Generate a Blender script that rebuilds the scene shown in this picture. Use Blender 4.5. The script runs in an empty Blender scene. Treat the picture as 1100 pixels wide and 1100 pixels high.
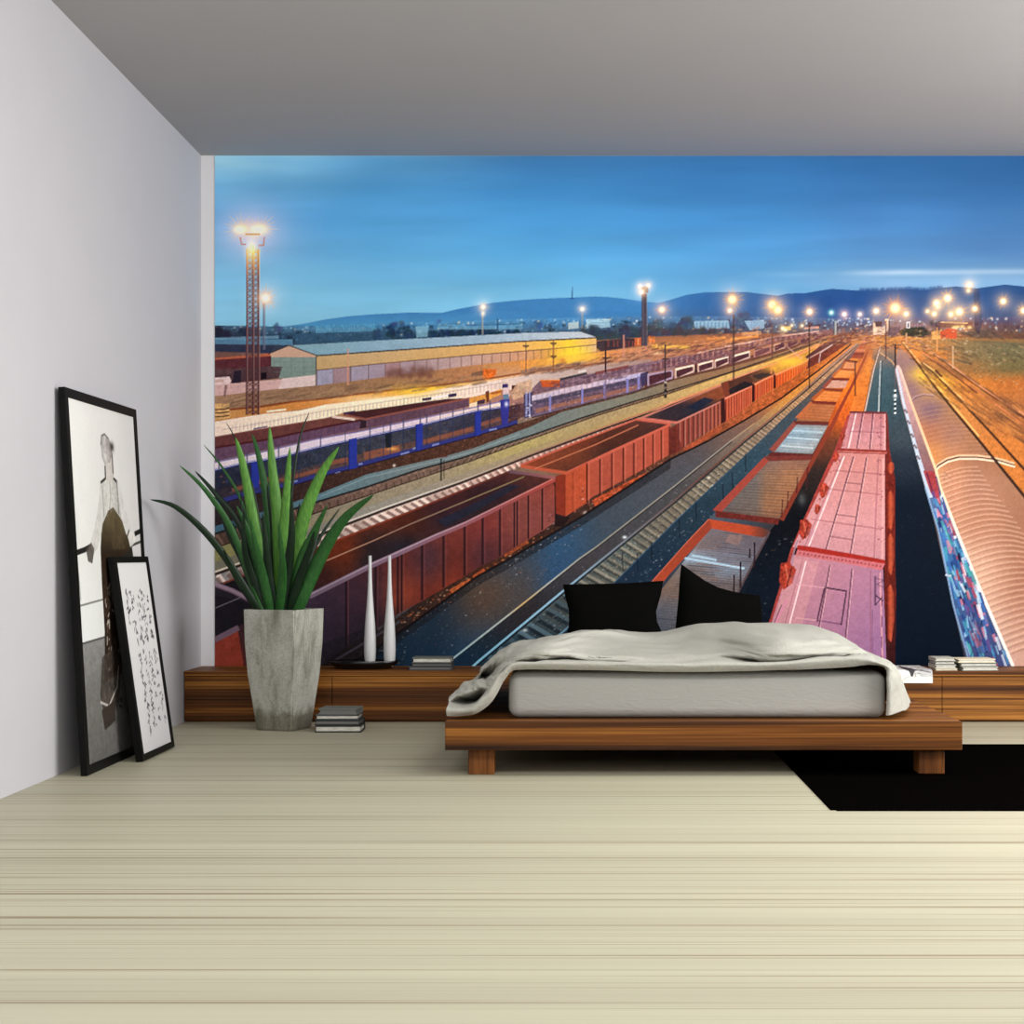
import bpy, bmesh, math, random
import numpy as np
from mathutils import Vector, Matrix

# ---------------------------------------------------------------- camera, world, lights, exposure
SC = bpy.context.scene
COL = SC.collection
F = 1690.0                 # focal length in pixels of the 1100 px frame
UC, VC = 629.0, 595.0      # vanishing point of the room
EYE = 0.921                # camera height
WALL_Y = 9.0               # back wall
CEIL = EYE + (VC - 167.0) * WALL_Y / F
LEFT = (216.0 - UC) * WALL_Y / F
RIGHT = 4.4
FRONT = -1.6

cam_data = bpy.data.cameras.new('camera')
cam_data.sensor_width = 36.0
cam_data.lens = 36.0 * F / 1100.0
cam_data.shift_x = -(UC - 550.0) / 1100.0
cam_data.shift_y = (VC - 550.0) / 1100.0
cam = bpy.data.objects.new('camera', cam_data)
COL.objects.link(cam)
cam.location = (0, 0, EYE)
cam.rotation_euler = (math.pi / 2, 0, 0)
SC.camera = cam

SC.view_settings.view_transform = 'Standard'
SC.view_settings.look = 'None'
SC.view_settings.gamma = 1.0
SC.view_settings.use_curve_mapping = False
SC.view_settings.exposure = 0.0

world = bpy.data.worlds.new('daylight')
SC.world = world
world.use_nodes = True
bg = world.node_tree.nodes['Background']
bg.inputs[0].default_value = (0.92, 0.95, 1.0, 1)
bg.inputs[1].default_value = 0.25


def area(name, loc, rot, sx, sy, power, color):
    d = bpy.data.lights.new(name, 'AREA')
    d.shape = 'RECTANGLE'
    d.size, d.size_y = sx, sy
    d.energy = power
    d.color = color
    o = bpy.data.objects.new(name, d)
    COL.objects.link(o)
    o.location = loc
    o.rotation_euler = rot
    return o


# daylight through the window of the right wall; the unseen fills after it are added
area('window_daylight', (RIGHT - 0.06, 5.0, 1.75), (0, math.radians(90), 0), 2.3, 4.4, 310, (1.0, 0.985, 0.97))
area('front_fill', (0.0, FRONT + 0.1, 2.4), (math.radians(82), 0, 0), 4.4, 1.4, 70, (1.0, 0.99, 0.99))  # unseen fill added behind the camera to even out the back wall
area('back_wall_fill', (-0.1, 2.6, CEIL - 0.06), (math.radians(52), 0, 0), 4.0, 0.9, 150, (1.0, 0.985, 0.965))  # unseen fill added up high for mural and bed, without fixtures
area('overhead_fill', (1.7, 5.7, CEIL - 0.03), (0, 0, 0), 2.6, 1.2, 70, (1.0, 0.985, 0.95))  # unseen fill added overhead to brighten floor and duvet

WORLD_E = 1.0   # albedo scale of the mural print


# ---------------------------------------------------------------- helpers
def P(u, v, Y):
    """the point seen at pixel u, v at the distance Y"""
    return Vector(((u - UC) * Y / F, Y, EYE - (v - VC) * Y / F))


def s2l(c):
    c = np.asarray(c, dtype=np.float64)
    return np.where(c <= 0.04045, c / 12.92, ((c + 0.055) / 1.055) ** 2.4)


def rgb(r, g, b):
    l = s2l(np.array([r, g, b]) / 255.0)
    return (float(l[0]), float(l[1]), float(l[2]), 1.0)


def new_mat(name, color=(0.5, 0.5, 0.5, 1), rough=0.6, spec=0.3):
    m = bpy.data.materials.new(name)
    m.use_nodes = True
    b = m.node_tree.nodes['Principled BSDF']
    b.inputs['Base Color'].default_value = color
    b.inputs['Roughness'].default_value = rough
    b.inputs['Specular IOR Level'].default_value = spec
    return m


def nodes(m):
    nt = m.node_tree
    return nt, nt.nodes['Principled BSDF']


def coords(nt, scale, kind='Object'):
    tc = nt.nodes.new('ShaderNodeTexCoord')
    mp = nt.nodes.new('ShaderNodeMapping')
    mp.inputs['Scale'].default_value = scale
    nt.links.new(tc.outputs[kind], mp.inputs['Vector'])
    return mp.outputs['Vector']


def noise(nt, vec, scale, detail=3.0, rough=0.5, dist=0.0):
    n = nt.nodes.new('ShaderNodeTexNoise')
    n.inputs['Scale'].default_value = scale
    n.inputs['Detail'].default_value = detail
    n.inputs['Roughness'].default_value = rough
    n.inputs['Distortion'].default_value = dist
    nt.links.new(vec, n.inputs['Vector'])
    return n.outputs['Fac']


def ramp(nt, fac, stops):
    r = nt.nodes.new('ShaderNodeValToRGB')
    e = r.color_ramp.elements
    while len(e) < len(stops):
        e.new(0.5)
    for el, (p, c) in zip(e, stops):
        el.position = p
        el.color = c
    nt.links.new(fac, r.inputs['Fac'])
    return r.outputs['Color']


def mix(nt, a, b, fac, mode='MIX'):
    n = nt.nodes.new('ShaderNodeMix')
    n.data_type = 'RGBA'
    n.blend_type = mode
    for sock, val in ((n.inputs[0], fac), (n.inputs[6], a), (n.inputs[7], b)):
        if hasattr(val, 'is_output'):
            nt.links.new(val, sock)
        else:
            sock.default_value = val
    return n.outputs[2]


def bump(nt, bsdf, height, strength, distance=0.01):
    n = nt.nodes.new('ShaderNodeBump')
    n.inputs['Strength'].default_value = strength
    n.inputs['Distance'].default_value = distance
    nt.links.new(height, n.inputs['Height'])
    nt.links.new(n.outputs['Normal'], bsdf.inputs['Normal'])


def obj(name, bm, mat, parent=None, smooth=False):
    me = bpy.data.meshes.new(name)
    bmesh.ops.recalc_face_normals(bm, faces=bm.faces)
    bm.to_mesh(me)
    bm.free()
    if smooth:
        for p in me.polygons:
            p.use_smooth = True
    if mat is not None:
        me.materials.append(mat)
    o = bpy.data.objects.new(name, me)
    COL.objects.link(o)
    if parent is not None:
        o.parent = parent
    return o


def tag(o, label, cat, group=None):
    o['label'] = label
    o['category'] = cat
    if group:
        o['group'] = group
    return o


def thing(name, loc, label, cat, rot=(0, 0, 0), group=None):
    o = bpy.data.objects.new(name, None)
    o.empty_display_size = 0.1
    COL.objects.link(o)
    o.location = loc
    o.rotation_euler = rot
    return tag(o, label, cat, group)


def struct(name, bm, mat):
    o = obj(name, bm, mat)
    o['kind'] = 'structure'
    return o


def box(bm, x0, x1, y0, y1, z0, z1, bev=0.0, seg=2):
    r = bmesh.ops.create_cube(bm, size=1.0)
    vs = r['verts']
    for v in vs:
        v.co = Vector((x0 + (v.co.x + .5) * (x1 - x0), y0 + (v.co.y + .5) * (y1 - y0), z0 + (v.co.z + .5) * (z1 - z0)))
    if bev > 0:
        es = list({e for v in vs for e in v.link_edges})
        bmesh.ops.bevel(bm, geom=es, offset=bev, segments=seg, affect='EDGES', profile=0.5)
    return bm


def boxm(*a, **k):
    return box(bmesh.new(), *a, **k)


def lathe(bm, prof, n=32):
    rings = []
    for r, z in prof:
        rings.append([bm.verts.new((r * math.cos(2 * math.pi * i / n), r * math.sin(2 * math.pi * i / n), z)) for i in range(n)])
    for a, b in zip(rings, rings[1:]):
        for i in range(n):
            bm.faces.new((a[i], a[(i + 1) % n], b[(i + 1) % n], b[i]))
    bm.faces.new(rings[0][::-1])
    bm.faces.new(rings[-1])
    return bm


def painted_grid(name, img, place, mat, parent=None):
    """a flat printed sheet: one vertex per printed dot, the picture in a colour attribute (img: rows, cols, 3 linear)"""
    h, w = img.shape[:2]
    me = bpy.data.meshes.new(name)
    jj, ii = np.meshgrid(np.arange(w), np.arange(h))
    co = place(jj / (w - 1.0), ii / (h - 1.0)).reshape(-1, 3).astype(np.float32)
    idx = np.arange(w * h).reshape(h, w)
    quads = np.stack([idx[1:, :-1], idx[1:, 1:], idx[:-1, 1:], idx[:-1, :-1]], axis=-1).reshape(-1, 4).astype(np.int32)
    nf = len(quads)
    me.vertices.add(w * h)
    me.vertices.foreach_set('co', co.ravel())
    me.loops.add(nf * 4)
    me.loops.foreach_set('vertex_index', quads.ravel())
    me.polygons.add(nf)
    me.polygons.foreach_set('loop_start', (np.arange(nf) * 4).astype(np.int32))
    me.update(calc_edges=True)
    at = me.color_attributes.new('print', 'FLOAT_COLOR', 'POINT')
    rgba = np.ones((w * h, 4), dtype=np.float32)
    rgba[:, :3] = img.reshape(-1, 3)
    at.data.foreach_set('color', rgba.ravel())
    me.materials.append(mat)
    o = bpy.data.objects.new(name, me)
    COL.objects.link(o)
    if parent is not None:
        o.parent = parent
    return o


def print_mat(name, rough=0.7, spec=0.0):
    m = new_mat(name, rough=rough, spec=spec)
    nt, b = nodes(m)
    a = nt.nodes.new('ShaderNodeAttribute')
    a.attribute_name = 'print'
    nt.links.new(a.outputs['Color'], b.inputs['Base Color'])
    return m


# ---------------------------------------------------------------- materials
def plaster(name, color, amount=0.06):
    m = new_mat(name, color, 0.9, 0.1)
    nt, b = nodes(m)
    n = noise(nt, coords(nt, (1, 1, 1)), 3.0, 4)
    d = tuple(c * (1 - amount) for c in color[:3]) + (1,)
    nt.links.new(ramp(nt, n, [(0.3, d), (0.7, color)]), b.inputs['Base Color'])
    bump(nt, b, noise(nt, coords(nt, (1, 1, 1)), 180, 2), 0.04, 0.002)
    return m


def wood(name, dark, mid, light, grain=(1, 1, 1), scale=1.0, rough=0.5):
    m = new_mat(name, mid, rough, 0.18)
    nt, b = nodes(m)
    v = coords(nt, grain)
    n1 = noise(nt, v, 9.0 * scale, 5, 0.6, 0.6)
    n2 = noise(nt, v, 46.0 * scale, 4, 0.55, 0.2)
    c1 = ramp(nt, n1, [(0.34, dark), (0.48, mid), (0.64, light)])
    c2 = ramp(nt, n2, [(0.36, (0.40, 0.36, 0.33, 1)), (0.56, (1, 1, 1, 1))])
    nt.links.new(mix(nt, c1, c2, 0.75, 'MULTIPLY'), b.inputs['Base Color'])
    bump(nt, b, n2, 0.08, 0.002)
    return m


M = {}
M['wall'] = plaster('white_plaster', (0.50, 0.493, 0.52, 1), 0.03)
M['wall_back'] = plaster('lightened_plaster', (0.74, 0.735, 0.755, 1), 0.02)  # same plaster as the other walls, lightened in place of stronger light
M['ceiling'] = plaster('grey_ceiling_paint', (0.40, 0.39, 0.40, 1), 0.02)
M['wood'] = wood('zebrano_wood', rgb(42, 20, 6), rgb(104, 60, 20), rgb(172, 114, 48), (0.022, 1.6, 2.3))
M['wood_leg'] = wood('zebrano_wood_upright', rgb(60, 30, 12), rgb(118, 70, 30), rgb(160, 104, 52), (1.5, 1.5, 0.06))
M['linen'] = new_mat('grey_linen', rgb(170, 169, 160), 0.95, 0.05)
nt, b = nodes(M['linen'])
wv = noise(nt, coords(nt, (1, 1, 1)), 55.0, 5, 0.6, 0.8)
wv2 = noise(nt, coords(nt, (1, 1, 1)), 420.0, 2)
nt.links.new(ramp(nt, wv2, [(0.3, rgb(154, 153, 144)), (0.7, rgb(169, 168, 159))]), b.inputs['Base Color'])
bump(nt, b, wv, 0.55, 0.008)
M['sheet'] = new_mat('grey_mattress_cover', rgb(160, 159, 154), 0.95, 0.05)
nt, b = nodes(M['sheet'])
wv = noise(nt, coords(nt, (0.5, 1, 1.6)), 30.0, 4, 0.55, 1.2)
bump(nt, b, wv, 0.45, 0.006)
M['black_fabric'] = new_mat('black_cotton', (0.0028, 0.0028, 0.0025, 1), 1.0, 0.02)
nt, b = nodes(M['black_fabric'])
bump(nt, b, noise(nt, coords(nt, (1, 1, 1)), 260.0, 2), 0.1, 0.002)
M['black_frame'] = new_mat('black_lacquer', (0.003, 0.003, 0.003, 1), 0.5, 0.12)
M['frame_side'] = new_mat('charcoal_frame_edge', (0.02, 0.02, 0.021, 1), 0.6, 0.3)
M['backing'] = new_mat('dark_backing_board', (0.012, 0.010, 0.010, 1), 0.9, 0.1)
M['tray'] = new_mat('black_glaze', (0.004, 0.004, 0.004, 1), 0.25, 0.5)
M['porcelain'] = new_mat('white_porcelain', rgb(205, 206, 206), 0.35, 0.4)
M['soil'] = new_mat('potting_soil', (0.012, 0.009, 0.006, 1), 1.0, 0.0)
nt, b = nodes(M['soil'])
bump(nt, b, noise(nt, coords(nt, (1, 1, 1)), 60.0, 4), 1.0, 0.02)
M['concrete'] = new_mat('cast_concrete', rgb(170, 170, 160), 0.85, 0.15)
nt, b = nodes(M['concrete'])
v = coords(nt, (1, 1, 0.35))
n1 = noise(nt, v, 11.0, 6, 0.65, 0.4)
n2 = noise(nt, coords(nt, (1, 1, 1)), 90.0, 4, 0.6)
c1 = ramp(nt, n1, [(0.30, rgb(120, 120, 108)), (0.5, rgb(168, 168, 158)), (0.75, rgb(190, 190, 182))])
c2 = ramp(nt, n2, [(0.35, (0.72, 0.72, 0.70, 1)), (0.6, (1, 1, 1, 1))])
body = mix(nt, c1, c2, 0.8, 'MULTIPLY')
# dirt splashed up from the floor
sep = nt.nodes.new('ShaderNodeSeparateXYZ')
tc = nt.nodes.new('ShaderNodeTexCoord')
nt.links.new(tc.outputs['Object'], sep.inputs[0])
ad = nt.nodes.new('ShaderNodeMath')
ad.operation = 'MULTIPLY_ADD'
nt.links.new(noise(nt, coords(nt, (1, 1, 0.5)), 26.0, 4), ad.inputs[0])
ad.inputs[1].default_value = -0.15
nt.links.new(sep.outputs[2], ad.inputs[2])
dirt = ramp(nt, ad.outputs[0], [(0.0, rgb(198, 193, 184)), (0.045, (1, 1, 1, 1))])
nt.links.new(mix(nt, body, dirt, 1.0, 'MULTIPLY'), b.inputs['Base Color'])
bump(nt, b, n2, 0.25, 0.004)


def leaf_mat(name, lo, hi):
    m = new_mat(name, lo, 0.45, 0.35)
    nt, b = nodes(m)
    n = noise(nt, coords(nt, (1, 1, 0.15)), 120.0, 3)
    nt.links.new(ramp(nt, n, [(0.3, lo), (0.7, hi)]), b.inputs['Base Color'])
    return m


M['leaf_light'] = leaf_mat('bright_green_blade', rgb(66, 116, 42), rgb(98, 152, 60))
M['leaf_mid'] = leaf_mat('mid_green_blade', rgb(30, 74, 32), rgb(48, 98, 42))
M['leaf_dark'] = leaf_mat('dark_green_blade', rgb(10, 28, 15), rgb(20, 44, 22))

M['floor'] = new_mat('pale_striped_laminate', rgb(205, 198, 168), 0.5, 0.25)
nt, b = nodes(M['floor'])
va = coords(nt, (0.004, 1.0, 1.0))
n1 = noise(nt, va, 5.0, 3, 0.6)
n2 = noise(nt, va, 24.0, 2, 0.6)
n3 = noise(nt, va, 78.0, 2, 0.5)
c1 = ramp(nt, n1, [(0.35, rgb(166, 162, 140)), (0.65, rgb(177, 174, 151))])
l1 = ramp(nt, n2, [(0.34, rgb(208, 195, 183)), (0.40, (1, 1, 1, 1))])
l2 = ramp(nt, n3, [(0.33, rgb(208, 196, 184)), (0.41, (1, 1, 1, 1))])
c = mix(nt, c1, l1, 1.0, 'MULTIPLY')
c = mix(nt, c, l2, 1.0, 'MULTIPLY')
nt.links.new(c, b.inputs['Base Color'])
M['rug'] = new_mat('black_rug_pile', (0.0016, 0.0012, 0.0012, 1), 1.0, 0.0)
nt, b = nodes(M['rug'])
bump(nt, b, noise(nt, coords(nt, (1, 1, 1)), 240.0, 3), 0.6, 0.004)
M['mural'] = print_mat('printed_wallpaper')
M['print'] = print_mat('printed_paper', 0.5, 0.1)


def book_mat(name, c):
    return new_mat(name, c, 0.6, 0.3)


M['paper'] = new_mat('book_page_edges', rgb(214, 212, 200), 0.9, 0.05)
nt, b = nodes(M['paper'])
pz = noise(nt, coords(nt, (0.05, 0.05, 1)), 500.0, 1)
nt.links.new(ramp(nt, pz, [(0.35, rgb(176, 174, 164)), (0.6, rgb(220, 218, 208))]), b.inputs['Base Color'])
M['paper_grey'] = new_mat('grey_page_edges', rgb(112, 112, 110), 0.9, 0.05)  # even mid grey for the darker page blocks
M['cover_black'] = book_mat('black_book_cloth', rgb(44, 46, 44))
M['cover_grey'] = book_mat('grey_book_cloth', rgb(104, 108, 102))
M['cover_dark'] = book_mat('charcoal_book_cloth', rgb(74, 76, 80))
M['cover_pale'] = book_mat('pale_grey_book_cloth', rgb(186, 186, 174))
M['cover_cream'] = book_mat('cream_book_cloth', rgb(226, 214, 184))

# ---------------------------------------------------------------- the room
struct('floor', boxm(LEFT - 0.15, RIGHT + 0.15, FRONT, WALL_Y + 0.15, -0.12, 0.0), M['floor'])
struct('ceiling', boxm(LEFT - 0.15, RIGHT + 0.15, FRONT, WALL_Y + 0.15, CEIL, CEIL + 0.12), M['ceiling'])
struct('wall_back', boxm(LEFT - 0.15, RIGHT + 0.15, WALL_Y, WALL_Y + 0.15, 0.0, CEIL), M['wall_back'])
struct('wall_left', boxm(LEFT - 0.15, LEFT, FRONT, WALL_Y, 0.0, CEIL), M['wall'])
bm = bmesh.new()
box(bm, RIGHT, RIGHT + 0.15, FRONT, WALL_Y, 0.0, 0.55)
box(bm, RIGHT, RIGHT + 0.15, FRONT, WALL_Y, 2.95, CEIL)
box(bm, RIGHT, RIGHT + 0.15, FRONT, 2.6, 0.55, 2.95)
box(bm, RIGHT, RIGHT + 0.15, 7.4, WALL_Y, 0.55, 2.95)
struct('wall_right', bm, M['wall'])
struct('front_light_baffle', boxm(LEFT - 0.15, RIGHT + 0.15, FRONT - 0.15, FRONT, -0.12, 1.55), M['wall'])  # unseen low wall added to keep low daylight from under the bed

# ---------------------------------------------------------------- the printed pictures (drawn here, dot by dot)
MURAL_GAIN = 1.05


class Painter:
    """a small anti-aliased 2-D painter; coordinates as in the picture, colours 0..255"""

    def __init__(s, u0, v0, w, h, ss=3):
        s.u0, s.v0, s.ss = u0, v0, ss
        s.W, s.H = w * ss, h * ss
        s.a = np.zeros((s.H, s.W, 3), np.float32)
        s.rs = np.random.RandomState(7)

    def win(s, u0, v0, u1, v1):
        x0 = max(0, int(math.floor((u0 - s.u0) * s.ss)))
        y0 = max(0, int(math.floor((v0 - s.v0) * s.ss)))
        x1 = min(s.W, int(math.ceil((u1 - s.u0) * s.ss)) + 1)
        y1 = min(s.H, int(math.ceil((v1 - s.v0) * s.ss)) + 1)
        if x1 <= x0 or y1 <= y0:
            return None
        X = (np.arange(x0, x1, dtype=np.float32) + 0.5) / s.ss + s.u0
        Y = (np.arange(y0, y1, dtype=np.float32) + 0.5) / s.ss + s.v0
        return (slice(y0, y1), slice(x0, x1)), np.broadcast_to(X, (y1 - y0, x1 - x0)), np.broadcast_to(Y[:, None], (y1 - y0, x1 - x0))

    def mask(s, pts, pad=0.0):
        p = np.asarray(pts, np.float32)
        w = s.win(p[:, 0].min() - pad, p[:, 1].min() - pad, p[:, 0].max() + pad, p[:, 1].max() + pad)
        if w is None:
            return None
        sl, X, Y = w
        m = np.zeros(X.shape, bool)
        for (xa, ya), (xb, yb) in zip(p, np.roll(p, -1, 0)):
            if ya == yb:
                continue
            c = (ya <= Y) != (yb <= Y)
            m ^= c & (X < (xb - xa) * (Y - ya) / (yb - ya) + xa)
        return sl, X, Y, m

    def poly(s, pts, col, alpha=1.0, tex=0.0, tsc=3.0, mode=0):
        r = s.mask(pts)
        if r is None:
            return
        sl, X, Y, m = r
        c = col(X, Y) if callable(col) else np.array(col, np.float32)
        if tex:
            n = 0.5 * s.noise(X, Y, tsc) + 0.6 * s.noise(X, Y, 1.1, seed=5, oct=1)
            c = c * (1 + 0.7 * tex * n[..., None])
        al = (m * alpha)[..., None]
        if mode == 1:                       # multiply by colour / 255
            s.a[sl] = s.a[sl] * (1 - al) + s.a[sl] * (c / 255.0) * al
        elif mode == 2:                     # add
            s.a[sl] = s.a[sl] + c * al
        else:
            s.a[sl] = s.a[sl] * (1 - al) + c * al

    def noise(s, X, Y, sc, ax=1.0, ay=1.0, seed=0, oct=2):
        out = 0
        amp = 1.0
        for o in range(oct):
            out = out + amp * (value_noise2(X / sc * ax + 13.7 * o, Y / sc * ay + 7.1 * o, seed + o) * 2 - 1)
            amp *= 0.6
            sc = sc * 0.5
        return out

    def line(s, pts, w, col, alpha=1.0):
        pts = [np.array(q, float) for q in pts]
        n = len(pts)
        ws = w if hasattr(w, '__len__') else (w, w)
        for i in range(n - 1):
            p, q = pts[i], pts[i + 1]
            d = q - p
            L = np.hypot(*d)
            if L < 1e-6:
                continue
            nx, ny = -d[1] / L, d[0] / L
            wa = (ws[0] + (ws[1] - ws[0]) * i / (n - 1)) / 2
            wb = (ws[0] + (ws[1] - ws[0]) * (i + 1) / (n - 1)) / 2
            e = d / L * 0.15
            s.poly([(p[0] + nx * wa - e[0], p[1] + ny * wa - e[1]), (q[0] + nx * wb + e[0], q[1] + ny * wb + e[1]), (q[0] - nx * wb + e[0], q[1] - ny * wb + e[1]), (p[0] - nx * wa - e[0], p[1] - ny * wa - e[1])], col, alpha)

    def glow(s, u, v, r, col, k=1.0, ry=None, mode='screen', power=2.0):
        ry = ry or r
        w = s.win(u - 2.6 * r, v - 2.6 * ry, u + 2.6 * r, v + 2.6 * ry)
        if w is None:
            return
        sl, X, Y = w
        d = np.sqrt(((X - u) / r) ** 2 + ((Y - v) / ry) ** 2)
        g = (k * np.exp(-d ** power))[..., None].astype(np.float32)
        c = np.array(col, np.float32)
        if mode == 'screen':
            s.a[sl] = 255 - (255 - s.a[sl]) * (1 - g * c / 255.0)
        elif mode == 'mul':
            s.a[sl] = s.a[sl] * (1 - g * (1 - c / 255.0))
        else:
            s.a[sl] = s.a[sl] * (1 - g) + c * g

    def star(s, u, v, r, col=(255, 190, 90), core=(255, 250, 215), n=12, halo=1.0, seed=0):
        rs = np.random.RandomState(int(u * 7 + v) % 9973 + seed)
        s.glow(u, v, r * 0.85, col, 0.85 * halo, power=1.4)
        for i in range(n):
            a = 2 * math.pi * (i + 0.25 * rs.rand()) / n
            L = r * (0.8 + 0.5 * rs.rand())
            w0 = r * 0.14
            dx, dy = math.cos(a), math.sin(a)
            s.poly([(u - dy * w0, v + dx * w0), (u + dx * L, v + dy * L), (u + dy * w0, v - dx * w0)], col, 0.36)
        s.glow(u, v, r * 0.36, core, 1.0, power=3.0)

    def specks(s, pts, n, size, cols, alpha=0.9, seed=1):
        rs = np.random.RandomState(seed)
        p = np.asarray(pts, float)
        lo, hi = p.min(0), p.max(0)
        k = 0
        tries = 0
        while k < n and tries < n * 30:
            tries += 1
            x, y = lo + rs.rand(2) * (hi - lo)
            ins = False
            for (xa, ya), (xb, yb) in zip(p, np.roll(p, -1, 0)):
                if ya != yb and (ya <= y) != (yb <= y) and x < (xb - xa) * (y - ya) / (yb - ya) + xa:
                    ins = not ins
            if not ins:
                continue
            k += 1
            z = size * (0.4 + rs.rand())
            c = cols[rs.randint(len(cols))]
            s.poly([(x - z, y + z * 0.2), (x, y - z * 0.6), (x + z, y), (x + z * 0.2, y + z * 0.6)], c, alpha * (0.4 + 0.6 * rs.rand()))

    def out(s, k=None):
        k = k or s.ss
        return s.a.reshape(s.H // k, k, s.W // k, k, 3).mean((1, 3)) / 255.0


_NT = {}


def value_noise2(a, b, seed):
    if seed not in _NT:
        _NT[seed] = np.random.RandomState(100 + seed).rand(128, 128).astype(np.float32)
    t = _NT[seed]
    fa0, fb0 = np.floor(a), np.floor(b)
    ia, ib = fa0.astype(np.int32), fb0.astype(np.int32)
    fa, fb = a - fa0, b - fb0
    fa, fb = fa * fa * (3 - 2 * fa), fb * fb * (3 - 2 * fb)
    i0, i1, j0, j1 = ia & 127, (ia + 1) & 127, ib & 127, (ib + 1) & 127
    return (t[i0, j0] * (1 - fa) + t[i1, j0] * fa) * (1 - fb) + (t[i0, j1] * (1 - fa) + t[i1, j1] * fa) * fb


def colgrid(us, vs, cols):
    """a colour function from a table of colours (rows follow vs, columns follow us)"""
    us, vs = np.array(us, float), np.array(vs, float)
    C = np.array(cols, np.float32)

    def f(X, Y):
        x, y = X[0], Y[:, 0]
        iu = np.clip(np.searchsorted(us, x) - 1, 0, len(us) - 2)
        iv = np.clip(np.searchsorted(vs, y) - 1, 0, len(vs) - 2)
        fu = np.clip((x - us[iu]) / (us[iu + 1] - us[iu]), 0, 1)[None, :, None]
        fv = np.clip((y - vs[iv]) / (vs[iv + 1] - vs[iv]), 0, 1)[:, None, None]
        fu, fv = fu * fu * (3 - 2 * fu), fv * fv * (3 - 2 * fv)
        a = C[iv][:, iu] * (1 - fu) + C[iv][:, iu + 1] * fu
        b = C[iv + 1][:, iu] * (1 - fu) + C[iv + 1][:, iu + 1] * fu
        return (a * (1 - fv) + b * fv).astype(np.float32)
    return f


def lin(p, c, q, d):
    """a colour function running from c at p to d at q"""
    p, q = np.array(p, float), np.array(q, float)
    e = q - p
    L2 = (e ** 2).sum()
    c, d = np.array(c, np.float32), np.array(d, np.float32)

    def f(X, Y):
        t = np.clip(((X - p[0]) * e[0] + (Y - p[1]) * e[1]) / L2, 0, 1)[..., None].astype(np.float32)
        return c * (1 - t) + d * t
    return f


def lin3(axis, stops):
    """a colour function along u (axis 0) or v (axis 1)"""
    xs = [q[0] for q in stops]
    cs = np.array([q[1] for q in stops], np.float32)

    def f(X, Y):
        z = X if axis == 0 else Y
        return np.stack([np.interp(z, xs, cs[:, k]) for k in range(3)], -1).astype(np.float32)
    return f


def along(pl, ts, vh=344.0):
    """points on a polyline at equal steps of true distance (t from 0 to 1), seen over a horizon at vh"""
    pl = np.array(pl, float)
    d = np.concatenate([[0], np.cumsum(np.hypot(*np.diff(pl, axis=0).T))])
    q = np.linspace(0, d[-1], 400)
    x, y = np.interp(q, d, pl[:, 0]), np.interp(q, d, pl[:, 1])
    z = 1.0 / np.maximum(y - vh, 2.0)
    z = (z - z[0]) / (z[-1] - z[0])
    return [(float(np.interp(t, z, x)), float(np.interp(t, z, y))) for t in ts]


def ties(p, A, B, k, dv, du, w, col, dark, alpha=0.6, vh=344.0, vmin=400):
    """sleepers between two rails: steps that grow with the distance below the horizon"""
    a = np.array(A, float)
    d = np.concatenate([[0], np.cumsum(np.hypot(*np.diff(a, axis=0).T))])
    bs = sorted((v, u) for u, v in B)
    bv, bu = [q[0] for q in bs], [q[1] for q in bs]
    q = 0.0
    rs = np.random.RandomState(int(d[-1]))
    while q < d[-1]:
        x, y = np.interp(q, d, a[:, 0]), np.interp(q, d, a[:, 1])
        h = y - vh
        yb = y + dv * h
        if y < vmin or yb < bv[0] or yb > bv[-1]:
            if y < vmin or yb < bv[0]:
                break
            q += k * h
            continue
        xb = float(np.interp(yb, bv, bu)) + du * h
        t = w * h
        j = 0.75 + 0.5 * rs.rand()
        c = np.array(col) * j
        p.line([(x + t * 0.6, y + t * 0.3), (xb, yb)], t, tuple(c), alpha)
        p.line([(x + t * 0.6, y + t * 1.25), (xb, yb + t)], t * 0.9, dark, alpha)
        q += k * h


def at_u(pl, u):
    p = np.array(sorted(pl), float)
    return float(np.interp(u, p[:, 0], p[:, 1]))


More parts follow.
